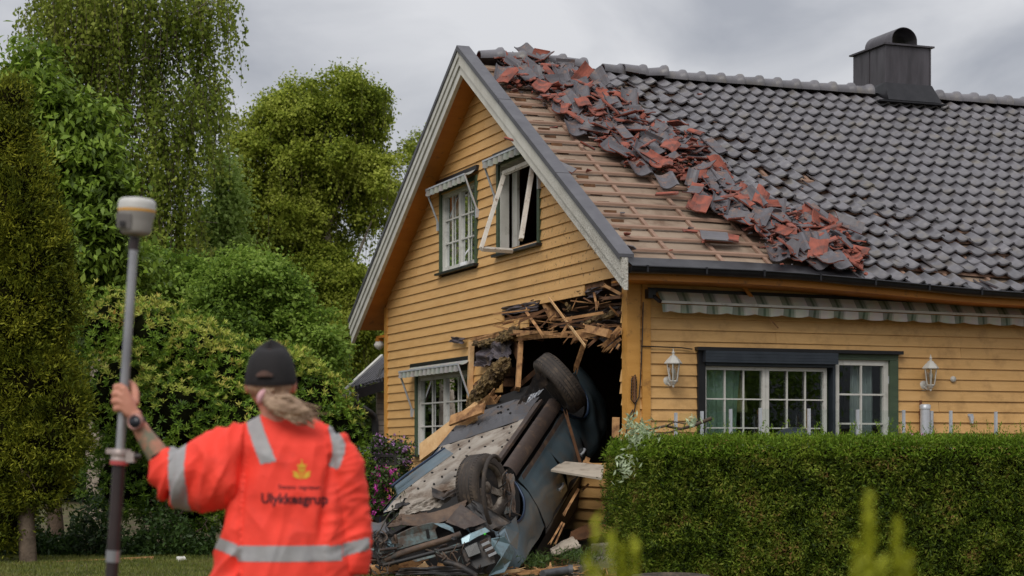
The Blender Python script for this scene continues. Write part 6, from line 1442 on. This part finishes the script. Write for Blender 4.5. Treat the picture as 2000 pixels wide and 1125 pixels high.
# --- distant wood behind everything
WD = leafmat('wood_leaves', [S(30, 36, 16), S(48, 58, 26), S(70, 82, 36), S(88, 98, 46)], .35)
E = [ell(60, 760, 260, 260, 44), ell(330, 780, 200, 210, 42), ell(560, 800, 190, 190, 40), ell(740, 820, 140, 170, 42), ell(-150, 700, 200, 300, 44), ell(440, 650, 120, 120, 46), ell(-420, 640, 330, 380, 47), ell(-900, 700, 400, 330, 44)]
pts, cc, d = clumps(E, 2300, 90, .5, .7, .8); D = d * .4 + rng.normal(size=pts.shape); s = rng.uniform(.6, 1.3, len(pts)); V, Fc = leaves(pts, D, .16 * s, .10 * s)
o = add_leaves('woodland', V, Fc, WD); tag(o, 'dark green wood closing the view behind the garden trees', 'woodland', None, 'stuff')
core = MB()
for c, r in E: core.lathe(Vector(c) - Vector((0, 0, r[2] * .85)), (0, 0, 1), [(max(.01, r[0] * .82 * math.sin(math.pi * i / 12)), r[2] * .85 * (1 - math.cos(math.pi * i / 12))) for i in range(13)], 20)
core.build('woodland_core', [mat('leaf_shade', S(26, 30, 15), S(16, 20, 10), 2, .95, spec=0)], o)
# --- weeping birch, left
BL = leafmat('weeping_birch_leaves', [S(66, 76, 28), S(100, 112, 40), S(130, 138, 56), S(154, 156, 76)], .6, trans=.45, spec=.15)
b1 = tree('birch_tree', 'tall weeping birch with long hanging strands at the upper left, over the receiver', 'tree', g_(190, 31))
YB1 = 31
Eb = [ell(150, 10, 110, 70, YB1), ell(230, -40, 150, 90, YB1), ell(390, 15, 75, 50, YB1), ell(120, 110, 80, 60, YB1), ell(230, 140, 90, 110, YB1), ell(350, 200, 80, 60, YB1 - .5), ell(400, 180, 40, 45, YB1), ell(330, 320, 70, 70, YB1 - .3), ell(240, 330, 90, 90, YB1), ell(300, 440, 90, 80, YB1), ell(360, 460, 50, 60, YB1)]
pts, cc, d = clumps(Eb, 2100, 1, .3, .6, .7)
strands(b1, cc, .4, 1.6, .042, .074, .052, BL, name='crown', twigs=BARKD, wide=.04)
# free hanging fringes seen against the sky
fr = []
for px, py, c in ((395, -10, 22), (430, -15, 22), (452, -20, 10), (340, 40, 16), (30, 80, 6), (430, 150, 14), (380, 130, 18), (440, 190, 8), (55, 40, 12), (300, 90, 20), (320, 150, 18)):
    for _ in range(c): fr.append(np.array(P(px + rng.normal() * 13, py + rng.normal() * 16, YB1 + rng.normal() * .3)))
strands(b1, fr, .3, 1.0, .04, .068, .048, BL, name='hanging_fringe', twigs=BARKD, wide=.03)
trunk(b1, g_(190, 31), P(175, -60, 31), .17, [(P(340, 200, 31), .45), (P(410, 175, 30.8), .42), (P(80, 40, 31), .6), (P(300, -20, 31), .6), (P(420, -30, 31), .68), (P(300, 380, 30.6), .3), (P(100, 150, 31.3), .5)], BARK, 4)
# --- second birch, middle
B2L = leafmat('birch_leaves', [S(74, 86, 28), S(116, 126, 42), S(152, 156, 62), S(178, 178, 88)], .9, trans=.45, spec=.15)
YB2 = 36
b2 = tree('birch_tree', 'broad birch with bare pale limbs standing left of the gable', 'tree', g_(610, YB2))
E2 = [ell(650, 190, 85, 42, YB2), ell(720, 215, 60, 38, YB2), ell(590, 240, 70, 50, YB2), ell(530, 250, 40, 34, YB2), ell(700, 300, 85, 70, YB2), ell(560, 330, 85, 70, YB2), ell(510, 330, 38, 60, YB2), ell(640, 350, 90, 90, YB2 + .5), ell(740, 390, 60, 80, YB2), ell(540, 430, 75, 70, YB2), ell(640, 480, 100, 90, YB2), ell(580, 560, 90, 80, YB2), ell(680, 600, 110, 100, YB2), ell(620, 700, 100, 90, YB2), ell(800, 330, 40, 50, YB2 + 1)]
_, cc_, d_ = clumps(E2, 150, 1, .1, .6, .92, .25); E3 = [(c, np.array((1, 1, .62)) * rng.uniform(.28, .62)) for c in cc_]
crown(b2, E3, 2600, 80, .15, .066, .048, B2L, .8, .6, .6, amp=.3)
pts, cc, d = clumps(E3, 1900, 1, .15, .6, .8); strands(b2, cc, .25, 1.1, .038, .064, .046, B2L, name='drooping_sprays', twigs=BARKD)
trunk(b2, g_(600, YB2), P(655, 200, YB2), .17, [(P(530, 300, YB2), .55), (P(720, 240, YB2), .6), (P(770, 350, YB2), .45)], BARK, 9, 0)
# --- slender aspen between
AL = leafmat('aspen_leaves', [S(110, 128, 58), S(144, 160, 82), S(168, 180, 104)], .8, trans=.45)
ap = tree('aspen_tree', 'slender pale green young tree in the gap between the two birches', 'tree', g_(435, 33)); E = [ell(432, 340, 26, 45, 33), ell(440, 400, 36, 50, 33), ell(420, 450, 36, 50, 33), ell(455, 480, 34, 40, 33), ell(430, 540, 60, 60, 33)]
crown(ap, E, 330, 34, .2, .085, .07, AL, .8, .7, .3); trunk(ap, g_(435, 33), P(434, 320, 33), .06, [(P(415, 400, 33), .5), (P(455, 420, 33), .55)], BARKD, 3, 1)
# --- green deciduous clump beneath
ML = leafmat('maple_leaves', [S(60, 78, 28), S(96, 118, 44), S(130, 150, 62), S(154, 168, 84)], .9, trans=.45, spec=.2)
mt_ = tree('small_tree', 'mid green bushy tree below the aspen, behind the rhododendron', 'tree', g_(490, 28)); E = [ell(500, 560, 85, 60, 28), ell(440, 590, 70, 70, 28), ell(560, 600, 40, 55, 28), ell(480, 660, 110, 70, 28), ell(350, 560, 60, 60, 28.5), ell(250, 540, 80, 60, 28.5), ell(600, 700, 70, 80, 28)]
crown(mt_, E, 1300, 60, .17, .07, .05, ML, .7, .75, .3, amp=.45); trunk(mt_, g_(490, 28), P(500, 560, 28), .09, [(P(440, 560, 28), .5), (P(550, 590, 28), .5)], BARKD, 5, 1)
# --- cherry tree, left, with big drooping leaves
CHL = leafmat('cherry_leaves', [S(56, 70, 24), S(86, 104, 34), S(116, 136, 46), S(148, 162, 72)], 1.0, spec=.3, rough=.5, trans=.35)
YC = 24.5
ch = tree('cherry_tree', 'broad leaved bright green tree between the dark conifer and the weeping birch', 'tree', g_(110, YC)); E = [ell(70, 140, 45, 50, YC), ell(60, 200, 60, 60, YC), ell(140, 240, 75, 60, YC), ell(180, 320, 70, 60, YC), ell(120, 360, 90, 90, YC), ell(210, 400, 50, 60, YC - .3), ell(170, 470, 80, 60, YC - .3), ell(240, 530, 60, 40, YC), ell(40, 300, 60, 100, YC), ell(120, 560, 90, 70, YC)]
crown(ch, E, 520, 42, .24, .125, .060, CHL, .55, .85, .75, .7); trunk(ch, g_(110, YC), P(80, 130, YC), .11, [(P(200, 330, YC), .5), (P(150, 220, YC), .7), (P(40, 250, YC), .6), (P(230, 420, YC), .4)], BARKD, 6, 2)
# --- conifer (false cypress), far left
TL_ = leafmat('cypress_sprays', [S(42, 50, 14), S(78, 84, 22), S(114, 114, 34), S(156, 150, 52)], 3.0, trans=.25, spec=.1)
YT = 19
cf_ = tree('cypress_tree', 'dark olive conifer filling the left edge of the picture', 'tree', g_(20, YT))
Et = [ell(20, 200, 42, 45, YT), ell(0, 280, 70, 80, YT), ell(50, 350, 50, 60, YT), ell(20, 430, 95, 90, YT), ell(60, 520, 80, 70, YT), ell(90, 480, 45, 60, YT), ell(10, 620, 110, 110, YT), ell(110, 590, 50, 80, YT), ell(60, 740, 95, 90, YT), ell(130, 800, 45, 60, YT - .1), ell(90, 860, 85, 70, YT), ell(10, 880, 90, 100, YT), ell(70, 950, 70, 50, YT), ell(0, 1020, 50, 60, YT), ell(-110, 600, 90, 420, YT)]
pts, cc, d = clumps(Et, 3000, 60, .085, 1.0, .84); D = d * .8 + rng.normal(size=pts.shape) * .5; D[:, 2] += .25; s = rng.uniform(.6, 1.4, len(pts)); V, Fc = leaves(pts, D, .050 * s, .014 * s)
add_leaves('crown', V, Fc, TL_, cf_, cf_.location)
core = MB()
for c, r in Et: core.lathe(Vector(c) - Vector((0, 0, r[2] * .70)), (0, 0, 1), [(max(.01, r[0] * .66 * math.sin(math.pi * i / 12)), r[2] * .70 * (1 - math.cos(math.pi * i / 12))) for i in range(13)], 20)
core.build('bough_shade_core', [mat('cypress_shade', S(32, 30, 14), S(18, 18, 9), 12, .95, spec=0, bump=.6)], cf_, org=cf_.location)  # solid dark lumps that paint the shade between the boughs
trunk(cf_, g_(55, YT), P(40, 300, YT), .09, [(P(90, 940, YT), .1), (P(40, 900, YT - .3), .1)], mat('grey_bark', S(124, 108, 92), S(84, 72, 60), 8, .9, bump=.5), 7, 1)
# --- rhododendron
RL = leafmat('rhododendron_leaves', [S(44, 60, 20), S(76, 100, 30), S(114, 138, 44), S(146, 160, 64)], 1.6, spec=.25, rough=.5, trans=.25)
RLY = leafmat('young_rosette_leaves', [S(122, 136, 48), S(158, 164, 70), S(178, 172, 88), S(176, 132, 72)], 1.6, spec=.2, rough=.5, trans=.3)
YR = 21.6
rh_ = tree('rhododendron', 'huge rhododendron thicket with pale tipped rosettes behind the person', 'shrub', g_(400, YR))
Er = [ell(215, 650, 75, 85, YR), ell(300, 660, 90, 75, YR), ell(380, 700, 90, 85, YR), ell(460, 730, 80, 70, YR), ell(540, 745, 80, 80, YR), ell(610, 790, 70, 80, YR), ell(660, 860, 55, 80, YR), ell(230, 780, 90, 110, YR - .3), ell(340, 820, 110, 110, YR - .3), ell(470, 850, 110, 110, YR - .2), ell(580, 900, 100, 100, YR), ell(260, 940, 100, 80, YR), ell(380, 960, 110, 80, YR), ell(520, 980, 110, 70, YR), ell(680, 940, 50, 70, YR)]
nros = 13000
pts, cc, d = clumps(Er, nros, 1, .01, .7, .86, .38)
up_ = unit(unit(d) * .9 + np.array([0, -.25, .65]))
nl = 10
C = []; Dv = []; Nn = []
ang = (np.arange(nl) / nl * 2 * np.pi)[None] + rng.uniform(0, 6.28, nros)[:, None]
a1 = unit(np.cross(up_, rng.normal(size=(nros, 3)))); a2 = np.cross(up_, a1)
tl = rng.uniform(.15, 1.1, (nros, nl, 1)); Dv = (a1[:, None] * np.cos(ang)[..., None] + a2[:, None] * np.sin(ang)[..., None]) * (1 - tl * .5) + up_[:, None] * tl
Dv = Dv / np.linalg.norm(Dv, axis=2, keepdims=True); Ls = rng.uniform(.04, .078, (nros, nl, 1)); C = cc[:, None] + Dv * Ls * .55
V, Fc = leaves(C.reshape(-1, 3), Dv.reshape(-1, 3), Ls.reshape(-1), (Ls * .24).reshape(-1), .2, nrm=np.repeat(up_, nl, 0) * 2)
yng = (d[:, 2] > .15) & (cc[:, 2] > CH + (HZ - 790) / F * YR + .9 * rng.normal(size=nros) * .35) & (rng.random(nros) < .6)
npmesh('crown', V, Fc, [RL, RLY], rh_, rh_.location, mi=np.repeat(yng, nl).astype(int))
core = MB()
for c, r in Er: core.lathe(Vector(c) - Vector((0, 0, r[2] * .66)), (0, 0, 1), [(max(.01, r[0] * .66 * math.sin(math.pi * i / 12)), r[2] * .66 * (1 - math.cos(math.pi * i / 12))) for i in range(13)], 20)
core.build('branch_shade_core', [mat('shrub_shade', S(26, 28, 14), S(15, 17, 9), 10, .95, spec=0, bump=.6)], rh_, org=rh_.location)  # solid near-black filling, colour standing for the shade inside the thicket
trunk(rh_, g_(330, 20.7), P(360, 950, 21.2), .06, [(P(430, 900, 21.0), .5), (P(300, 930, 20.9), .4), (P(410, 1020, 20.7), .1)], BARKD, 8, 1)
# shaded undergrowth at the foot of the thicket
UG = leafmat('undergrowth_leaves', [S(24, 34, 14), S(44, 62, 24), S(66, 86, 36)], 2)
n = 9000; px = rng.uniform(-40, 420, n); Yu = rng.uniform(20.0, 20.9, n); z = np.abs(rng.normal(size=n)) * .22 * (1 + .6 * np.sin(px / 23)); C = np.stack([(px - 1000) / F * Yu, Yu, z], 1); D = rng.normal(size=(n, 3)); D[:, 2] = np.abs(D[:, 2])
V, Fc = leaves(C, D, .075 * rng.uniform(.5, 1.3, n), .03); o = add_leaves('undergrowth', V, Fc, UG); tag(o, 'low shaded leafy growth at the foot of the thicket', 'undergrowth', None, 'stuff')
# things on the lawn edge
wboard('edge_plank', 'long weathered plank lying along the edge of the lawn', 'plank', [(30, 1110, 18.9), (300, 1096, 19.6)], .10, .02, RAW)
o = wplate('cloth_scrap', 'small blue scrap lying on the lawn beside the survey pole', 'scrap', ((142, 1112, 18.4), (144, 1107, 18.6), (160, 1107, 18.6), (161, 1112, 18.4)), mat('blue_cloth', S(100, 150, 206), rough=.8), .03, 5, 1)
o = wplate('cloth_scrap', 'small white scrap on the lawn between the pole and the person', 'scrap', ((344, 1095, 19.2), (346, 1088, 19.4), (362, 1090, 19.4), (364, 1095, 19.2)), WHT, .03, 5, 2)
# --- clipped thuja hedge, right
HL = leafmat('hedge_sprays', [S(30, 40, 12), S(54, 68, 18), S(84, 98, 26), S(124, 132, 48), S(140, 104, 66)], 4.5, trans=.2, spec=.12)
HLY = leafmat('toplit_young_hedge_sprays', [S(74, 98, 22), S(104, 128, 34), S(136, 148, 52)], 3, trans=.25, spec=.12)  # young shoots; along the hedge top this paler green also paints in overhead light
hb = Vector((1.06, 14.7, 0)); hv = Vector((math.cos(R(9)), math.sin(R(9)), 0)); hu = Vector((-math.sin(R(9)) - .08, math.cos(R(9)), 0)).normalized()
hg_ = empty('thuja_hedge', hb, 0, 'clipped green thuja hedge across the lower right in front of the deck', 'hedge')
HH = CH + (HZ - 859) / F * 14.9; HLn, HD = 6.4, 1.15
def hpt(a, b, c): return hb + hv * a + hu * b + Vector((0, 0, c))
n = 185000
kind = rng.random(n); a = rng.uniform(0, HLn, n); b = rng.uniform(0, HD, n); c = rng.uniform(0, HH, n)
a[: int(n * .78)] **= 1.0; m1 = kind < .66; m2 = (kind >= .66) & (kind < .86); m3 = kind >= .86
a = np.where(m1, HLn * rng.random(n) ** 1.25, a)
dep = np.abs(rng.normal(size=n)) * .05
lump = np.array([noise.noise(Vector((x * 1.6, z * 1.8, 2))) * .07 + noise.noise(Vector((x * 6, z * 6, 7))) * .06 + noise.noise(Vector((x * 17, z * 17, 3))) * .035 for x, z in zip(a, c)])
b = np.where(m1, dep - .03 - lump, b); c = np.where(m2, HH - dep + .03 + lump * .6, c); a = np.where(m3, dep - .03 - lump, a)
# rounded shoulders and a thinner foot at the left end
edge = np.clip((c - (HH - .12)) / .12, 0, 1); b = np.where(m1, b + edge ** 2 * .08, b); a = np.where(m3, a + edge ** 2 * .08 + .16 * np.clip((.45 - c) / .45, 0, 1), a)
hv_, hu_ = np.array(hv), np.array(hu); C = np.array(hb)[None] + a[:, None] * hv_ + b[:, None] * hu_ + c[:, None] * np.array([0, 0, 1.0])
nrm_ = np.where(m1[:, None], -hu_[None], np.where(m2[:, None], np.array([[0, 0, 1.0]]), -hv_[None]))
D = nrm_ * .55 + rng.normal(size=(n, 3)) * .6; D[:, 2] += .35; s = rng.uniform(.55, 1.35, n)
V, Fc = leaves(C, D, .034 * s, .010 * s, nrm=nrm_); 
sn = 1300; aa = rng.uniform(0, HLn, sn); st = [np.array(hpt(x, rng.uniform(0, .7), HH - .02)) for x in aa]; C2 = []; D2 = []
for s0 in st:
    ln = rng.uniform(.03, .10) + .10 * (rng.random() < .12); k_ = int(ln / .008); tdir = np.array([rng.normal() * .35, rng.normal() * .35, 1.0]); t = np.arange(k_)[:, None] * .008; C2.append(s0 + tdir * t + rng.normal(size=(k_, 3)) * .006); dd = rng.normal(size=(k_, 3)) * .5; dd[:, 2] += .9; D2.append(dd)
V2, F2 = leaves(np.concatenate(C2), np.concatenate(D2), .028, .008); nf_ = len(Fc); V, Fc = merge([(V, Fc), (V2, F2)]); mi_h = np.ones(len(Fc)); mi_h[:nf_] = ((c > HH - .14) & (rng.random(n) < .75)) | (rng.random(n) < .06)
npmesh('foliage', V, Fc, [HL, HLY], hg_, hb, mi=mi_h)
cr = MB(); cr.hexa([hpt(.07, .07, 0) - hb, hpt(HLn, .07, 0) - hb, hpt(HLn, HD - .05, 0) - hb, hpt(.07, HD - .05, 0) - hb, hpt(.09, .09, HH - .07) - hb, hpt(HLn, .09, HH - .07) - hb, hpt(HLn, HD - .07, HH - .07) - hb, hpt(.09, HD - .07, HH - .07) - hb]); cr.build('twig_shade_core', [mat('hedge_shade', S(34, 29, 18), S(20, 18, 10), 26, .95, spec=0, bump=.8)], hg_)  # closed dark block behind the sprays; its colour gives the shaded gaps
# --- fallen branch with silvery leaves on the hedge
SL = leafmat('silver_leaves', [S(120, 128, 96), S(160, 168, 138), S(190, 196, 170)], 3)
fb = empty('fallen_branch', P(1300, 845, 15.3), 0, 'broken branch with silvery leaves lying on the left end of the hedge', 'branch'); fo_ = fb.location
mb = MB(); Q = [P(*p, 15.2) - fo_ for p in ((1250, 846), (1272, 838), (1300, 832), (1330, 838), (1352, 832), (1390, 817))]; mb.tube(Q, [.006, .008, .011, .012, .014, .016], 7); mb.tube([P(1300, 832, 15.2) - fo_, P(1318, 824, 15.1) - fo_, P(1340, 828, 15.1) - fo_], .006, 5); mb.tube([P(1330, 838, 15.2) - fo_, P(1300, 846, 15.1) - fo_, P(1262, 858, 15.0) - fo_], .006, 5); mb.build('stem', [BARKD], fb)
C = []; 
for px_, py_, sx_, sy_, k_ in ((1245, 838, 14, 12, 120), (1262, 850, 16, 8, 110), (1232, 822, 6, 10, 40), (1355, 824, 8, 6, 36), (1222, 912, 10, 14, 70), (1270, 862, 12, 6, 40), (1240, 862, 10, 10, 50)):
    for _ in range(k_): C.append(np.array(P(px_ + rng.normal() * sx_, py_ + rng.normal() * sy_, (14.62 if py_ > 900 else 15.0) + rng.normal() * .08)))
C = np.array(C); D = rng.normal(size=C.shape); V, Fc = leaves(C, D, .055, .016); npmesh('leafage', V, Fc, [SL], fb, fo_)
# --- flowers: clematis by the gate, hanging basket, pink blooms
FLG = leafmat('climber_leaves', [S(36, 50, 22), S(62, 80, 36), S(88, 104, 50)], 3); 
def flowers(root, blobs, n, m, L, name):
    C = []
    for px_, py_, sx_, sy_, Y_ in blobs:
        for _ in range(n): C.append(np.array(P(px_ + rng.normal() * sx_, py_ + rng.normal() * sy_, Y_ + rng.normal() * .12)))
    C = np.array(C); Cs = []; Ds = []; k5 = 5
    for c in C:
        nn_ = unit(rng.normal(size=(1, 3)) + np.array([[0, -1.2, .3]]))[0]; a1_ = unit(np.cross(nn_, rng.normal(size=3))[None])[0]; a2_ = np.cross(nn_, a1_)
        for j in range(k5): t = j * 6.283 / k5; dd = a1_ * math.cos(t) + a2_ * math.sin(t) + nn_ * .25; Cs.append(c + dd * L * .5); Ds.append(dd)
    V, Fc = leaves(np.array(Cs), np.array(Ds), L, L * .7, .1); return npmesh(name, V, Fc, [m], root, root.location)
def leafblob(root, blobs, n, m, L, name='leafage'):
    C = np.concatenate([np.stack([(rng.normal(size=n) * sx_ + px_ - 1000) / F * Y_, Y_ + rng.normal(size=n) * .15, CH + (HZ - (py_ + rng.normal(size=n) * sy_)) / F * Y_], 1) for px_, py_, sx_, sy_, Y_ in blobs]); D = rng.normal(size=C.shape)
    V, Fc = leaves(C, D, L, L * .55); return npmesh(name, V, Fc, [m], root, root.location)
VIO = leafmat('violet_petals', [S(150, 96, 156), S(186, 134, 190), S(210, 170, 212)], 4); MAG = leafmat('magenta_petals', [S(150, 36, 120), S(196, 56, 156), S(214, 104, 182)], 4)
hbk = empty('hanging_basket', P(775, 890, 22.6), 0, 'trailing pale violet flowers in a basket at the left foot of the gable', 'flower basket'); bl = [(745, 880, 14, 12, 22.6), (775, 875, 15, 9, 22.6), (760, 900, 16, 12, 22.6), (740, 865, 6, 6, 22.6), (785, 895, 10, 16, 22.6), (790, 930, 6, 20, 22.7), (735, 900, 8, 14, 22.5)]
leafblob(hbk, bl, 420, FLG, .045); flowers(hbk, bl[:5] + bl[6:], 48, VIO, .028, 'violet_flowers'); mb = MB(); mb.lathe(P(785, 905, 22.5) - hbk.location, (0, 0, 1), [(.05, -.02), (.08, .05), (.085, .06), (.08, .06)], 16); mb.build('pot', [RW], hbk)
cl = empty('clematis', g_(740, 21.6), 0, 'magenta clematis climbing the black garden gate beside the car', 'climber'); bl = [(738, 940, 14, 14, 21.6), (745, 975, 16, 16, 21.6), (740, 1000, 14, 14, 21.5), (728, 985, 8, 14, 21.5), (755, 930, 12, 10, 21.6), (756, 1005, 8, 14, 21.5), (740, 1040, 14, 20, 21.5)]
leafblob(cl, bl, 330, FLG, .05); flowers(cl, bl[:6], 20, MAG, .042, 'magenta_flowers'); mb = MB()
for i in range(5): mb.tube([g_(735 + i * 6, 21.6) - cl.location, P(730 + i * 8, 1000, 21.6) - cl.location, P(738 + i * 6, 920, 21.6) - cl.location], .006, 5)
mb.build('stem', [BARKD], cl)
pk = empty('pink_flowers', P(1800, 860, 16.9), 0, 'pink blooms peeping over the hedge beneath the grey tube', 'flowers'); leafblob(pk, [(1795, 860, 22, 4, 16.9)], 150, FLG, .03); flowers(pk, [(1785, 856, 10, 3, 16.9), (1800, 853, 8, 3, 16.9)], 16, leafmat('pink_petals', [S(196, 130, 170), S(220, 170, 200)], 4), .025, 'blooms')
for i, (px_, py_, Y_, sx_, sy_, lab) in enumerate(((1052, 1096, 17.4, 15, 9, 'tufts of dark grass growing by the rear of the car nose'), (1130, 1085, 17.3, 26, 8, 'sparse weeds among the rubble by the concrete blocks'), (800, 1020, 18.4, 20, 25, 'green weeds hidden behind the crushed nose'))):
    t = empty('weed_tuft', P(px_, py_, Y_), 0, lab, 'weeds'); C = np.stack([(rng.normal(size=500) * sx_ + px_ - 1000) / F * Y_, Y_ + rng.normal(size=500) * .2, CH + (HZ - (py_ + rng.normal(size=500) * sy_)) / F * Y_], 1); D = rng.normal(size=C.shape) * .7; D[:, 2] += .6; V, Fc = leaves(C, D, .07, .009); npmesh('blades', V, Fc, [FLG], t, t.location)
# --- black iron gate, and the parked car behind it
gt_ = empty('garden_gate', g_(725, 21.9), 0, 'black wrought iron garden gate with scrolls beyond the person', 'gate'); go_ = gt_.location
mb = MB(); Yg_ = 21.9
for i in range(13): mb.tube([P(688 + i * 6.5, 906, Yg_) - go_, P(688 + i * 6.5, 1052, Yg_) - go_], .007, 5)
mb.build('bars', [BLK], gt_); mb = MB()
for y_ in (890, 906, 948, 1050): mb.bar(P(680, y_, Yg_) - go_, P(772, y_, Yg_) - go_, .02, .03)
mb.bar(P(680, 888, Yg_) - go_, P(680, 1090, Yg_) - go_, .03, .03, up=(0, 1, 0)); mb.bar(P(772, 888, Yg_) - go_, P(772, 1090, Yg_) - go_, .03, .03, up=(0, 1, 0)); mb.build('frame', [BLK], gt_); mb = MB()
for i in range(5): c_ = P(692 + i * 18, 898, Yg_) - go_; mb.tube([c_ + Vector((math.cos(t) * .035 * (1 - t / 12), 0, math.sin(t) * .035 * (1 - t / 12))) for t in np.linspace(0, 9, 20)], .005, 5)
mb.build('scroll', [BLK], gt_)
pc_ = empty('parked_car', g_(700, 27), 0, 'dark green car parked beyond the gate beside the outbuilding', 'car'); po = pc_.location
CG = mat('dark_green_paint', S(72, 92, 92), S(60, 78, 80), 3, .3, metal=.4, coat=.6)
def carsec(u, v):                                # length u across the picture, half section v
    k_ = [(0, 0.45), (.04, .66), (.2, .76), (.30, .82), (.42, 1.16), (.6, 1.22), (.78, 1.18), (.9, .86), (.97, .8), (1, .5)]; zt = np.interp(u, [a for a, b in k_], [b for a, b in k_]); a = math.pi * v; w_ = .74 * (1 - .12 * max(0, math.sin(a) - .6))
    return (-2.2 + 3.7 * u, -math.cos(a) * w_ * (1 if abs(math.cos(a)) < .99 else 1), .22 + (zt - .22) * min(1, math.sin(a) ** .45))
mb = MB(); mb.grid(carsec, 40, 18); cb_ = mb.build('body', [CG], pc_); cb_.rotation_euler = (0, 0, R(25))
mb = MB(); mb.grid(lambda u, v: (lambda p: (p[0], p[1] * 1.012, p[2] * 1.0))(carsec(.34 + .44 * u, .13 + .12 * v)), 14, 4); mb.grid(lambda u, v: (lambda p: (p[0] - .0, p[1] * .98, p[2] + .012))(carsec(.30 + .10 * u, .25 + .5 * v)), 4, 12); o = mb.build('windows', [mat('car_glass', S(30, 36, 38), rough=.08, spec=.8)], pc_); o.rotation_euler = (0, 0, R(25))
for xw in (-1.5, .75):
    for yw in (-.70, .62):
        mb = MB(); mb.lathe((xw, yw - .05, .27), (0, 1, 0), [(.15, .0), (.27, .01), (.27, .14), (.15, .15)], 24); o = mb.build('tyre', [RUB], pc_); o.rotation_euler = (0, 0, R(25))
        mb = MB(); mb.lathe((xw, yw - .055, .27), (0, 1, 0), [(.15, .0), (.15, .16), (.02, .165)], 12); r2 = mb.build('rim', [RIM], o)
# --- foreground shoots, strongly out of focus
SH = leafmat('young_shoots', [S(110, 112, 20), S(150, 150, 34), S(176, 170, 50)], 3, trans=.3); SHS = mat('shoot_stem', S(150, 110, 40), S(120, 84, 30), 6, .7)
def shoots(label, tips, Y_, hb_, dens=1.0):
    t = empty('young_conifer', g_(tips[0][0], Y_), 0, label, 'conifer'); o_ = t.location; C = []; D = []; mb = MB()
    for px_, py_, w_ in tips:
        top = P(px_, py_, Y_ + rng.normal() * .04); base = np.array(top) - np.array([rng.normal() * .02, 0, top.z]); mb.tube([Vector(base) - o_, (Vector(base) + Vector(top)) / 2 - o_ + Vector((.006, 0, 0)), Vector(top) - o_], [.008, .005, .002], 6)
        n = int(3600 * dens); tt = rng.random(n) ** .75; zz = top.z * (1 - tt); spread = (w_ / F * Y_) * (.12 + 1.2 * np.clip((top.z - zz) / .35, 0, 1)); p = np.stack([top.x + rng.normal(size=n) * spread * .5, top.y + rng.normal(size=n) * spread * .5, zz], 1); C.append(p); dd = rng.normal(size=(n, 3)) * .5; dd[:, 2] += .9; D.append(dd)
    V, Fc = leaves(np.concatenate(C), np.concatenate(D), .030, .009); npmesh('foliage', V, Fc, [SH], t, o_); mb.build('stem', [SHS], t, org=o_)
shoots('yellow green young conifer tips blurred in the foreground before the hedge', [(1697, 965, 17), (1752, 1020, 15), (1675, 1066, 22), (1722, 1085, 26), (1772, 1075, 16)], 2.7, 0, .5)
shoots('blurred yellow green shoots at the bottom by the left end of the hedge', [(1165, 1010, 12), (1192, 1020, 12), (1240, 1050, 13), (1150, 1070, 13), (1216, 1066, 13)], 2.8, 0, .12)

# --- what the window panes look out on: the house across the garden and a tree, out of the picture at the right
nh = empty('neighbour_house', (17.5, 7.5, 0), R(38), 'dark roofed house across the garden, mirrored in the balcony door', 'house')
mb = MB(); mb.box(-5, 5, -3, 3, 0, 1.6); mb.build('wall', [WHT], nh); mb = MB(); mb.poly([(-5.4, -3.5, 1.55), (-5.4, 3.5, 1.55), (-5.4, 0, 3.1)], (10.8, 0, 0)); mb.build('roof', [GUT], nh)
nt2 = empty('garden_tree', (9.5, 12.5, 0), 0, 'leafy tree across the garden, mirrored dark in the side windows', 'tree'); E = [(np.array((9.5, 12.5, 2.6)), np.array((1.5, 1.5, 1.3))), (np.array((8.6, 11.5, 2.2)), np.array((1.0, 1.0, .9)))]
crown(nt2, E, 160, 60, .3, .10, .07, ML, .7, .8, .2); mb = MB(); mb.tube([(0, 0, 0), (0, 0, 2.4)], [.14, .06], 8); mb.build('trunk', [BARKD], nt2)
